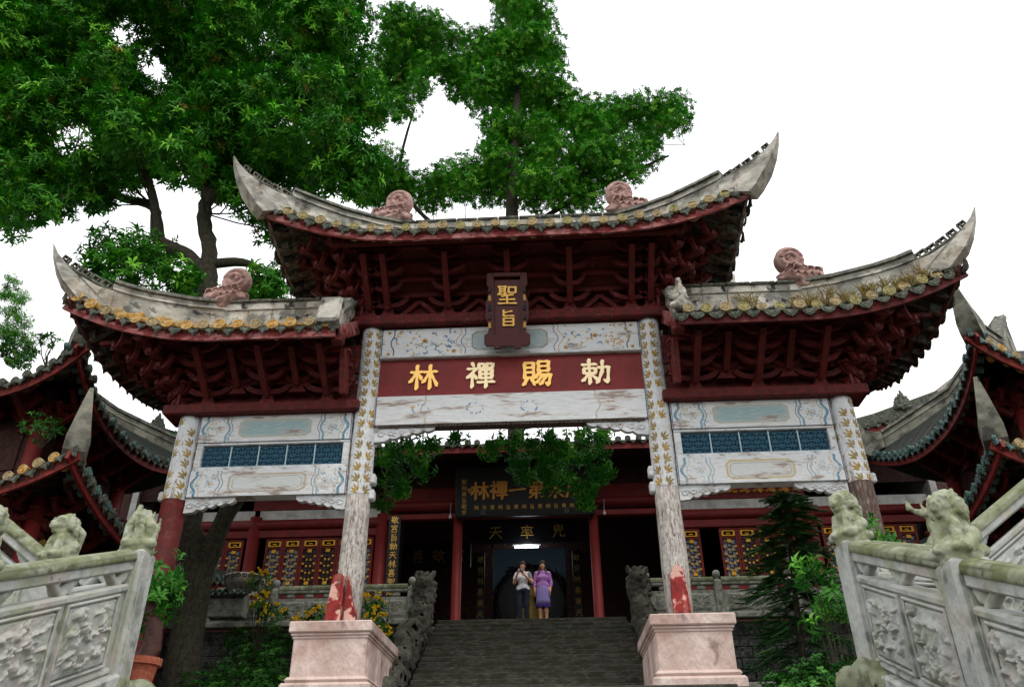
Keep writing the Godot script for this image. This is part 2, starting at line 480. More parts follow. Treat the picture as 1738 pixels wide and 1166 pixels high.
const CROWN_B := [Vector4(-0.9, 49.4, -17.7, 1.06), Vector4(-0.7, 44.5, -15.7, 1.13), Vector4(0.2, 47.2, -17.5, 1.35), Vector4(-0.4, 41.8, -14.4, 1.11), Vector4(0.1, 46.5, -18.3, 1.19), Vector4(1.0, 44.3, -16.8, 1.10), Vector4(-7.2, 41.2, -14.6, 0.97), Vector4(-6.7, 40.4, -14.1, 0.99), Vector4(-6.0, 41.7, -15.4, 1.19), Vector4(-4.9, 40.5, -14.7, 0.95), Vector4(-0.7, 46.6, -19.0, 1.19), Vector4(0.4, 45.5, -18.8, 1.35), Vector4(1.3, 44.7, -18.0, 0.94), Vector4(-7.2, 39.5, -14.8, 1.09), Vector4(-6.7, 40.9, -15.9, 1.24), Vector4(-6.5, 43.3, -18.0, 1.39), Vector4(-5.3, 42.7, -17.2, 0.91), Vector4(-4.2, 42.4, -16.9, 0.85), Vector4(-3.2, 43.4, -18.2, 1.08), Vector4(-1.6, 42.8, -17.9, 1.22), Vector4(-1.0, 44.4, -18.9, 1.11), Vector4(0.2, 38.8, -14.7, 1.11), Vector4(1.3, 38.4, -14.4, 1.17), Vector4(-7.7, 40.7, -16.7, 1.24), Vector4(-6.9, 42.2, -18.1, 1.15), Vector4(-6.1, 42.0, -17.9, 1.28), Vector4(-4.9, 39.7, -16.3, 0.85), Vector4(-4.3, 42.4, -18.5, 1.18), Vector4(-2.4, 38.0, -14.7, 0.92), Vector4(-1.8, 42.5, -18.4, 1.22), Vector4(-0.7, 37.8, -14.4, 1.06), Vector4(0.3, 40.5, -16.7, 1.08), Vector4(1.1, 40.4, -16.8, 0.96), Vector4(1.9, 40.8, -17.5, 0.96), Vector4(-9.2, 41.3, -18.3, 1.08), Vector4(-7.9, 39.4, -17.2, 0.98), Vector4(-6.7, 39.1, -16.8, 0.90), Vector4(-5.3, 37.8, -15.2, 0.83), Vector4(-4.4, 38.4, -15.9, 0.84), Vector4(-3.9, 38.8, -16.7, 0.83), Vector4(-3.0, 38.7, -16.4, 1.14), Vector4(-1.4, 36.2, -14.8, 1.04), Vector4(-1.0, 37.8, -15.9, 0.94), Vector4(-0.1, 36.4, -15.1, 0.94), Vector4(1.4, 35.9, -14.7, 0.93), Vector4(-7.9, 35.2, -14.1, 0.84), Vector4(-8.0, 40.5, -18.8, 1.10), Vector4(-7.1, 38.9, -17.4, 1.32), Vector4(-5.3, 35.0, -14.0, 0.79), Vector4(-3.7, 38.8, -17.7, 0.91), Vector4(-3.1, 37.6, -16.5, 1.14), Vector4(-2.0, 35.4, -14.7, 1.14), Vector4(-0.7, 36.5, -16.2, 1.21), Vector4(-0.0, 39.5, -18.8, 0.99), Vector4(0.9, 39.4, -18.6, 0.90), Vector4(1.9, 37.1, -16.6, 1.25), Vector4(-8.8, 37.7, -18.1, 0.87), Vector4(-7.2, 34.8, -15.3, 0.80), Vector4(-6.3, 34.3, -14.8, 0.98), Vector4(-2.2, 38.8, -18.9, 1.32), Vector4(-0.9, 37.2, -17.7, 0.83), Vector4(-0.2, 38.1, -18.6, 1.29), Vector4(1.0, 38.0, -18.9, 1.15), Vector4(1.8, 36.1, -16.8, 1.21), Vector4(2.9, 37.4, -18.3, 1.06), Vector4(3.9, 35.0, -16.3, 0.99), Vector4(5.2, 37.3, -18.8, 1.13), Vector4(5.6, 34.2, -15.6, 0.90), Vector4(6.4, 34.3, -15.6, 1.03), Vector4(7.6, 33.9, -15.5, 1.06), Vector4(8.8, 37.4, -18.7, 1.13), Vector4(-1.4, 32.9, -15.2, 0.88), Vector4(-0.7, 32.4, -14.7, 1.00), Vector4(0.2, 34.0, -16.5, 0.99), Vector4(1.1, 31.9, -14.2, 0.73), Vector4(1.9, 35.9, -18.0, 0.82), Vector4(3.0, 32.8, -14.9, 0.86), Vector4(3.4, 32.0, -14.5, 0.96), Vector4(4.8, 34.9, -17.2, 0.90), Vector4(5.4, 35.4, -17.4, 0.86), Vector4(6.9, 34.8, -17.8, 0.95), Vector4(7.7, 35.8, -18.4, 1.03), Vector4(8.0, 32.6, -15.1, 0.79), Vector4(-1.4, 31.8, -15.1, 0.86), Vector4(-1.1, 34.5, -17.8, 0.84), Vector4(0.4, 32.1, -15.6, 0.97), Vector4(1.1, 34.8, -18.3, 0.97), Vector4(1.7, 35.8, -18.9, 1.01), Vector4(3.0, 34.0, -17.4, 0.89), Vector4(3.7, 33.2, -16.6, 1.14), Vector4(4.3, 32.8, -16.1, 1.14), Vector4(5.1, 30.7, -14.6, 0.72), Vector4(6.7, 32.9, -16.9, 0.78), Vector4(-7.5, 29.7, -14.1, 0.82), Vector4(-6.8, 29.9, -14.3, 1.05), Vector4(-1.3, 29.8, -14.3, 1.01), Vector4(-1.2, 33.1, -18.0, 0.82), Vector4(0.2, 31.8, -16.6, 1.02), Vector4(1.1, 33.2, -17.9, 0.87), Vector4(1.5, 30.0, -14.2, 1.09), Vector4(2.6, 30.5, -15.1, 0.83), Vector4(3.4, 29.9, -14.4, 1.06), Vector4(4.2, 31.0, -15.8, 0.82), Vector4(5.2, 31.2, -16.0, 0.86), Vector4(6.3, 31.7, -16.6, 1.04), Vector4(-8.6, 32.2, -17.2, 1.07), Vector4(-6.9, 30.0, -15.5, 1.11), Vector4(-6.3, 30.3, -16.1, 0.81), Vector4(-4.1, 29.2, -14.8, 0.76), Vector4(-3.8, 31.6, -17.4, 1.09), Vector4(-2.7, 30.3, -15.7, 1.14), Vector4(-1.9, 31.8, -17.7, 1.07), Vector4(-1.1, 30.6, -16.0, 0.98), Vector4(0.3, 28.3, -14.1, 1.02), Vector4(0.9, 31.3, -17.1, 0.96), Vector4(1.9, 28.4, -14.2, 0.73), Vector4(2.7, 29.9, -16.1, 0.96), Vector4(3.5, 29.7, -15.3, 0.76), Vector4(4.2, 29.6, -15.3, 1.05), Vector4(5.3, 29.3, -15.2, 0.75), Vector4(-7.7, 29.4, -15.9, 1.00), Vector4(-7.3, 30.6, -17.1, 1.05), Vector4(-6.3, 29.3, -15.6, 0.87), Vector4(-5.4, 30.6, -17.4, 1.12), Vector4(-4.6, 29.9, -16.9, 1.04), Vector4(-3.1, 28.5, -14.7, 0.91), Vector4(-2.4, 29.8, -16.3, 1.08), Vector4(-1.4, 29.1, -15.8, 1.00), Vector4(-0.6, 31.3, -18.4, 0.95), Vector4(0.1, 31.4, -18.3, 1.16), Vector4(0.7, 28.0, -15.2, 0.90), Vector4(1.6, 27.5, -14.1, 0.82), Vector4(2.4, 28.3, -15.6, 1.07), Vector4(3.3, 28.8, -16.0, 1.09)]
const CROWN_FAR := [Vector4(-36.0, 34.3, -29.1, 0.57), Vector4(-35.2, 33.1, -29.2, 0.65), Vector4(-34.6, 31.2, -28.2, 0.70), Vector4(-34.0, 30.9, -28.8, 0.63), Vector4(-34.8, 30.1, -29.4, 0.79), Vector4(-36.3, 33.5, -29.3, 0.57), Vector4(-33.4, 29.6, -29.0, 0.55), Vector4(-36.0, 30.8, -29.7, 0.80)]
const ROOF_BUSH := [Vector4(-18.1, 16.1, -8.6, 0.46), Vector4(-17.8, 16.4, -8.9, 0.34), Vector4(-16.7, 16.4, -8.3, 0.21), Vector4(-18.2, 16.2, -8.1, 0.37), Vector4(-17.3, 15.5, -8.1, 0.36)]


# ---------------------------------------------------------------- materials

func noise_bytes(seedv: int, freq: float, n: int, oct := 5, gain := 0.58) -> PackedByteArray:
	var f := FastNoiseLite.new()
	f.seed = seedv
	f.noise_type = FastNoiseLite.TYPE_SIMPLEX_SMOOTH
	f.frequency = freq
	f.fractal_octaves = oct
	f.fractal_gain = gain
	return f.get_seamless_image(n, n).get_data()


# colour c0..c1 by fine noise, then patches [colour, frequency, from, to, most] each laid on where its own noise is high
func weather(c0: Color, c1: Color, freq: float, patches := [], seedv := 1, n := 256) -> ImageTexture:
	var base := noise_bytes(seedv, freq, n)
	var out := PackedByteArray()
	out.resize(n * n * 3)
	var masks := []
	for i in patches.size():
		masks.append(noise_bytes(seedv + 17 * (i + 1), patches[i][1], n, 5, 0.5))
	for i in n * n:
		var c := c0.lerp(c1, smoothstep(0.2, 0.8, base[i] / 255.0))
		for j in patches.size():
			var p: Array = patches[j]
			c = c.lerp(p[0], smoothstep(p[2], p[3], masks[j][i] / 255.0) * p[4])
		out[i * 3] = int(clampf(c.r, 0, 1) * 255)
		out[i * 3 + 1] = int(clampf(c.g, 0, 1) * 255)
		out[i * 3 + 2] = int(clampf(c.b, 0, 1) * 255)
	return ImageTexture.create_from_image(Image.create_from_data(n, n, false, Image.FORMAT_RGB8, out))


func bump(key: String, seedv: int, freq: float, strength: float, n := 256) -> void:
	var f := FastNoiseLite.new()
	f.seed = seedv
	f.frequency = freq
	f.fractal_octaves = 5
	f.fractal_gain = 0.6
	var im := f.get_seamless_image(n, n)
	im.convert(Image.FORMAT_RGBA8)
	im.bump_map_to_normal_map(strength)
	pic[key] = ImageTexture.create_from_image(im)


func mat(key: String, tex: Texture2D, scale: Vector3, rough := 0.85, bmp := "", bscale := 0.6, world := true) -> StandardMaterial3D:
	var m := StandardMaterial3D.new()
	m.resource_name = key
	m.albedo_texture = tex
	m.uv1_triplanar = true
	m.uv1_world_triplanar = world
	m.uv1_scale = scale
	m.roughness = rough
	m.metallic_specular = 0.4
	if bmp:
		m.normal_enabled = true
		m.normal_texture = pic[bmp]
		m.normal_scale = bscale
	M[key] = m
	return m


func plain(key: String, c: Color, rough := 0.8, metal := 0.0) -> StandardMaterial3D:
	var m := StandardMaterial3D.new()
	m.resource_name = key
	m.albedo_color = c
	m.roughness = rough
	m.metallic = metal
	M[key] = m
	return m


func leaf_mat(key: String, c: Color, back: Color, rough := 0.42) -> void:
	var m := plain(key, c, rough)
	m.vertex_color_use_as_albedo = true
	m.backlight_enabled = true
	m.backlight = back
	m.cull_mode = BaseMaterial3D.CULL_DISABLED
	m.metallic_specular = 0.25


func V(x: float, y := -1.0, z := -1.0) -> Vector3:
	return Vector3(x, x if y < 0 else y, x if z < 0 else z)


func materials() -> void:
	bump("grit", 3, 0.06, 6.0)
	bump("pits", 9, 0.025, 9.0)
	bump("grain", 5, 0.04, 8.0)
	var c := func(r: float, g: float, b: float) -> Color: return Color(r, g, b)
	mat("white_paint", weather(c.call(.83, .84, .845), c.call(.74, .75, .755), .02, [[c.call(.66, .63, .6), .015, .6, .8, .6], [c.call(.45, .4, .37), .03, .74, .82, .6]], 21), V(.4, .8, .8), .8, "grain", .25)
	mat("red_paint", weather(c.call(.39, .095, .08), c.call(.3, .075, .065), .02, [[c.call(.25, .09, .08), .015, .56, .78, .6], [c.call(.5, .3, .27), .02, .74, .86, .5], [c.call(.4, .36, .33), .03, .82, .9, .5]], 22), V(.7), .68, "grain", .35)
	mat("red_fascia", weather(c.call(.7, .48, .47), c.call(.58, .32, .31), .012, [[c.call(.4, .1, .09), .014, .5, .7, .8], [c.call(.27, .22, .21), .02, .66, .78, .6]], 23), V(.5, 1.0, .5), .78, "grain", .35)
	mat("red_board", weather(c.call(.49, .12, .12), c.call(.44, .1, .1), .012, [[c.call(.4, .11, .1), .03, .55, .7, .5]], 24), V(.3), .55, "grit", .12)
	mat("hall_red", weather(c.call(.48, .13, .12), c.call(.42, .11, .105), .015, [[c.call(.32, .1, .09), .012, .62, .82, .4]], 25), V(.4), .6, "grit", .12)
	mat("plaster", weather(c.call(.81, .795, .75), c.call(.67, .66, .615), .016, [[c.call(.64, .54, .45), .012, .56, .78, .5], [c.call(.42, .42, .4), .014, .5, .7, .75], [c.call(.17, .17, .165), .022, .64, .78, .85]], 26), V(.46, .38, .46), .94, "pits", .45)
	mat("plaster_grey", weather(c.call(.62, .61, .55), c.call(.46, .455, .41), .014, [[c.call(.3, .3, .27), .014, .5, .7, .8], [c.call(.16, .16, .15), .02, .66, .78, .8]], 57), V(.42, .34, .42), .94, "pits", .4)
	mat("ridge_cap", weather(c.call(.46, .46, .42), c.call(.34, .34, .31), .03, [[c.call(.18, .18, .17), .02, .54, .74, .7], [c.call(.66, .64, .57), .02, .64, .78, .7]], 27), V(.8), .95, "pits", .35)
	mat("tile_grey", weather(c.call(.43, .44, .4), c.call(.28, .29, .265), .03, [[c.call(.3, .34, .24), .02, .54, .7, .6], [c.call(.13, .13, .125), .025, .64, .76, .7]], 28), V(1.3), .88, "pits", .5)
	mat("tile_dark", weather(c.call(.2, .21, .2), c.call(.12, .13, .13), .03, [[c.call(.18, .25, .16), .02, .55, .66, .7]], 29), V(1.3), .8, "pits", .6)
	mat("tile_teal", weather(c.call(.38, .52, .5), c.call(.2, .34, .33), .04, [[c.call(.12, .18, .17), .03, .5, .64, .8], [c.call(.6, .64, .58), .06, .64, .7, .6]], 30), V(2.0), .45, "pits", .5)
	mat("tile_buff", weather(c.call(.74, .65, .46), c.call(.57, .5, .36), .04, [[c.call(.38, .35, .28), .02, .54, .7, .75]], 31), V(2.2), .7, "pits", .45)
	mat("tile_amber", weather(c.call(.8, .61, .25), c.call(.66, .47, .18), .04, [[c.call(.74, .66, .48), .02, .5, .64, .8], [c.call(.36, .29, .18), .02, .6, .74, .7]], 32), V(1.5), .42, "pits", .4)
	mat("tile_olive", weather(c.call(.68, .63, .4), c.call(.52, .49, .32), .04, [[c.call(.34, .34, .25), .02, .54, .7, .8]], 33), V(2.2), .7, "pits", .45)
	mat("pink_stone", weather(c.call(.83, .745, .71), c.call(.75, .66, .62), .014, [[c.call(.64, .5, .46), .012, .58, .82, .5], [c.call(.42, .33, .31), .02, .74, .88, .5], [c.call(.87, .81, .78), .015, .6, .78, .5]], 34), V(.34, .22, .34), .82, "grit", .25)
	mat("scroll_stone", weather(c.call(.76, .62, .585), c.call(.64, .51, .48), .02, [[c.call(.44, .35, .33), .02, .56, .76, .7]], 35), V(.9), .9, "pits", .45)
	mat("grey_stone", weather(c.call(.7, .71, .69), c.call(.61, .62, .605), .015, [[c.call(.71, .65, .61), .01, .54, .75, .5], [c.call(.46, .48, .44), .012, .62, .82, .6], [c.call(.53, .56, .43), .012, .64, .84, .5], [c.call(.32, .33, .3), .02, .76, .86, .5]], 36), V(.55, .4, .55), .9, "grit", .22)
	mat("mossy_stone", weather(c.call(.55, .565, .475), c.call(.45, .47, .365), .02, [[c.call(.36, .385, .235), .012, .52, .72, .7], [c.call(.23, .24, .185), .02, .66, .8, .75], [c.call(.66, .675, .62), .015, .6, .76, .75]], 37), V(.9, .7, .9), .94, "pits", .35)
	mat("finial_stone", weather(c.call(.66, .67, .59), c.call(.55, .57, .46), .02, [[c.call(.45, .48, .32), .012, .52, .74, .7], [c.call(.28, .3, .23), .02, .68, .82, .65], [c.call(.74, .75, .71), .015, .62, .78, .7]], 56), V(1.3), .94, "pits", .25)
	mat("dark_stone", weather(c.call(.38, .37, .33), c.call(.28, .275, .25), .03, [[c.call(.27, .29, .19), .015, .56, .74, .7], [c.call(.15, .15, .14), .02, .66, .8, .7], [c.call(.52, .51, .48), .025, .72, .82, .6]], 38), V(.7), .95, "pits", .6)
	mat("step_stone", weather(c.call(.3, .295, .26), c.call(.22, .215, .19), .03, [[c.call(.18, .19, .13), .012, .54, .76, .65], [c.call(.42, .41, .375), .03, .72, .82, .5]], 39), V(.5, 1.2, .5), .96, "pits", .6)
	mat("wall_stone", weather(c.call(.38, .39, .38), c.call(.25, .26, .25), .03, [[c.call(.17, .19, .15), .02, .52, .66, .7], [c.call(.5, .5, .48), .06, .66, .72, .6]], 40), V(.8), .95, "pits", .8)
	mat("bare_wood", weather(c.call(.8, .78, .755), c.call(.68, .66, .635), .012, [[c.call(.54, .47, .43), .014, .54, .74, .8], [c.call(.3, .22, .19), .02, .68, .8, .85]], 41, 512), V(2.0, .42, 2.0), .9, "grain", .5)
	mat("brown_wood", weather(c.call(.4, .34, .31), c.call(.27, .21, .19), .012, [[c.call(.6, .56, .52), .014, .6, .78, .75], [c.call(.32, .1, .09), .014, .68, .8, .7], [c.call(.13, .09, .08), .02, .7, .82, .85]], 42, 512), V(2.0, .4, 2.0), .9, "grain", .6)
	mat("grey_wood", weather(c.call(.6, .58, .55), c.call(.42, .4, .37), .02, [[c.call(.45, .15, .12), .014, .56, .72, .8], [c.call(.2, .17, .16), .02, .62, .76, .7]], 43), V(1.0), .95, "grain", .6)
	mat("dark_timber", weather(c.call(.26, .15, .125), c.call(.19, .11, .095), .03, [[c.call(.32, .2, .17), .014, .6, .78, .5]], 44), V(.8), .8, "grain", .5)
	mat("soffit_dark", weather(c.call(.34, .22, .19), c.call(.24, .16, .14), .03, [[c.call(.4, .16, .13), .014, .56, .74, .7]], 45), V(.8), .9, "grain", .6)
	mat("bark", weather(c.call(.27, .24, .2), c.call(.17, .15, .12), .03, [[c.call(.24, .27, .18), .02, .54, .66, .6], [c.call(.4, .38, .34), .06, .65, .72, .5]], 46), V(1.4, .6, 1.4), .95, "pits", 1.0)
	mat("earth", weather(c.call(.26, .22, .17), c.call(.17, .145, .11), .03, [[c.call(.16, .2, .09), .02, .5, .64, .7]], 47), V(.5), 1.0, "pits", .8)
	mat("paving", weather(c.call(.4, .39, .36), c.call(.3, .295, .275), .02, [[c.call(.26, .28, .2), .02, .55, .68, .6]], 48), V(.4), .95, "pits", .6)
	mat("hall_plaster", weather(c.call(.84, .84, .82), c.call(.76, .76, .74), .02, [[c.call(.6, .6, .58), .015, .62, .8, .5]], 49), V(.5), .9)
	mat("terracotta", weather(c.call(.68, .36, .26), c.call(.58, .29, .2), .03, [[c.call(.72, .5, .42), .03, .6, .7, .6]], 50), V(3.0), .8, "grit", .3)
	mat("peeling_red", weather(c.call(.55, .15, .13), c.call(.46, .11, .1), .015, [[c.call(.84, .68, .62), .008, .46, .6, .95], [c.call(.3, .1, .09), .02, .7, .82, .7]], 51), V(.9), .75, "grit", .2)
	mat("grey_stone_shaded", weather(c.call(.62, .63, .6), c.call(.52, .53, .5), .02, [[c.call(.4, .43, .33), .014, .54, .76, .65], [c.call(.66, .62, .57), .014, .6, .78, .4], [c.call(.3, .31, .28), .02, .7, .84, .6]], 52), V(.8), .92, "pits", .4)  # terrace stone: tree shade painted in as a darker grey, plus weathering patches
	mat("red_roof_edge", weather(c.call(.5, .17, .13), c.call(.4, .12, .1), .02, [[c.call(.25, .09, .08), .03, .56, .7, .7]], 54), V(.6), .75, "grain", .4)
	plain("weed", Color(.52, .45, .24), .9)
	plain("green_glaze", Color(.1, .26, .19), .25)
	plain("gold", Color(.93, .74, .4), .38, .55)
	plain("gold_dull", Color(.78, .54, .22), .5, .3)
	plain("gold_dim", Color(.72, .56, .27), .6, .2)
	plain("gold_pale", Color(.95, .86, .68), .4, .35)
	plain("yellow_paint", Color(.9, .66, .1), .5)
	plain("blue_lattice", Color(.12, .37, .47), .6)
	plain("blue_back", Color(.05, .14, .18), .8)
	plain("teal_frame", Color(.66, .76, .78), .6)
	plain("black_lacquer", Color(.035, .035, .042), .45)
	plain("plaque_red", Color(.3, .05, .07), .5)
	plain("plaque_frame", Color(.28, .07, .07), .6)
	plain("paper_pane", Color(.56, .6, .64), .5)
	plain("interior_wall", Color(.42, .5, .55), .85)
	plain("carving_dark", Color(.16, .13, .1), .6)
	plain("skin", Color(.82, .6, .48), .55)
	plain("hair_dark", Color(.06, .04, .035), .45)
	plain("hair_auburn", Color(.2, .075, .05), .45)
	plain("white_cloth", Color(.83, .83, .85), .9)
	plain("grey_cloth", Color(.5, .5, .5), .9)
	plain("denim", Color(.09, .115, .19), .9)
	plain("lilac_knit", Color(.68, .46, .74), .95)
	plain("lavender_skirt", Color(.56, .5, .74), .95)
	plain("violet_hem", Color(.25, .16, .5), .9)
	plain("shoe_white", Color(.85, .85, .86), .6)
	plain("shoe_sole", Color(.2, .2, .42), .7)
	plain("silver_plastic", Color(.7, .7, .72), .35, .3)
	plain("black_plastic", Color(.03, .03, .03), .5)
	plain("lip", Color(.6, .25, .24), .5)
	plain("bulb_glass", Color(.82, .82, .8), .25)
	plain("flower_yellow", Color(.93, .77, .07), .6)
	leaf_mat("leaf", Color(1, 1, 1), Color(.2, .5, .05), .55)
	leaf_mat("leaf_soft", Color(1, 1, 1), Color(.1, .24, .05), .55)
	leaf_mat("needle", Color(1, 1, 1), Color(.02, .05, .015), .6)
	leaf_mat("dry_grass", Color(1, 1, 1), Color(.2, .17, .08), .8)
	var tube_mat := plain("lit_tube", Color(.95, .97, 1.0), .4)
	tube_mat.emission_enabled = true
	tube_mat.emission = Color(.9, .95, 1.0)
	tube_mat.emission_energy_multiplier = 3.0
	painted("beam_top", func(im): paint_beam(im, 0), 768, 96)
	painted("beam_low", func(im): paint_beam(im, 1), 768, 96)
	painted("beam_side_top", func(im): paint_beam(im, 2), 512, 96)
	painted("beam_side_low", func(im): paint_beam(im, 3), 512, 96)
	painted("beam_side_pale", func(im): paint_beam(im, 4), 512, 96)
	painted("column_gilt", paint_column, 384, 1024)


# ---------------------------------------------------------------- the paintings on the beams and columns

func painted(key: String, draw: Callable, w: int, h: int) -> void:
	var im := Image.create(w, h, false, Image.FORMAT_RGB8)
	im.fill(Color(.82, .83, .835))
	draw.call(im)
	var m := StandardMaterial3D.new()
	m.resource_name = key
	m.albedo_texture = ImageTexture.create_from_image(im)
	m.roughness = 0.8
	m.normal_enabled = true
	m.normal_texture = pic.grain
	m.normal_scale = 0.35
	M[key] = m


func stroke(im: Image, pts: PackedVector2Array, wid: float, col: Color, taper := false, most := 1.0) -> void:
	var L := 0.0
	for i in pts.size() - 1:
		L += pts[i].distance_to(pts[i + 1])
	var run := 0.0
	for i in pts.size() - 1:
		var a := pts[i]
		var b := pts[i + 1]
		var n := int(a.distance_to(b)) + 1
		for k in n:
			var p := a.lerp(b, k / float(n))
			var t := (run + a.distance_to(b) * k / n) / maxf(L, 0.001)
			var r := wid * 0.5 * (sin(PI * clampf(t * 0.9 + 0.08, 0, 1)) if taper else 1.0)
			var ri := int(ceil(r))
			for y in range(-ri, ri + 1):
				for x in range(-ri, ri + 1):
					var qx := int(p.x) + x
					var qy := int(p.y) + y
					if x * x + y * y <= r * r + 0.3 and qx >= 0 and qy >= 0 and qx < im.get_width() and qy < im.get_height():
						im.set_pixel(qx, qy, im.get_pixel(qx, qy).lerp(col, most))
		run += a.distance_to(b)


func fill(im: Image, p: PackedVector2Array, col: Color, most := 1.0) -> void:
	var lo := p[0]
	var hi := p[0]
	for v in p:
		lo = lo.min(v)
		hi = hi.max(v)
	for y in range(maxi(0, int(lo.y)), mini(im.get_height(), int(hi.y) + 1)):
		for x in range(maxi(0, int(lo.x)), mini(im.get_width(), int(hi.x) + 1)):
			if Geometry2D.is_point_in_polygon(Vector2(x, y), p):
				im.set_pixel(x, y, im.get_pixel(x, y).lerp(col, most))


func wear(im: Image, seedv: int, stretch: float, cut: float, bare: Color, deep: Color) -> void:
	var f := FastNoiseLite.new()
	f.seed = seedv
	f.frequency = 0.012
	f.fractal_octaves = 4
	f.fractal_gain = 0.55
	var g := FastNoiseLite.new()
	g.seed = seedv + 5
	g.frequency = 0.05
	g.fractal_octaves = 3
	for y in im.get_height():
		for x in im.get_width():
			var v := f.get_noise_2d(x / stretch, y * stretch * 0.7)
			var w := g.get_noise_2d(x / stretch, y * stretch)
			var c := im.get_pixel(x, y)
			c = c.lerp(Color(.74, .75, .76), clampf(w * 0.6 + 0.1, 0, 0.4))
			c = c.lerp(bare, smoothstep(cut, cut + 0.3, v + w * 0.25) * 0.75)
			c = c.lerp(deep, smoothstep(cut + 0.3, cut + 0.42, v + w * 0.4) * 0.7)
			im.set_pixel(x, y, c)


func brace(x: float, h: float, s: float, w: float) -> PackedVector2Array:
	var p := PackedVector2Array()
	for i in 21:
		var t := i / 20.0
		var k := 1.0 - absf(t * 2.0 - 1.0)
		p.append(Vector2(x + s * w * (pow(k, 0.6) * 0.75 + 0.25 * sin(t * PI * 4.0 + PI * .5) * (1.0 - k)), t * h))
	return p


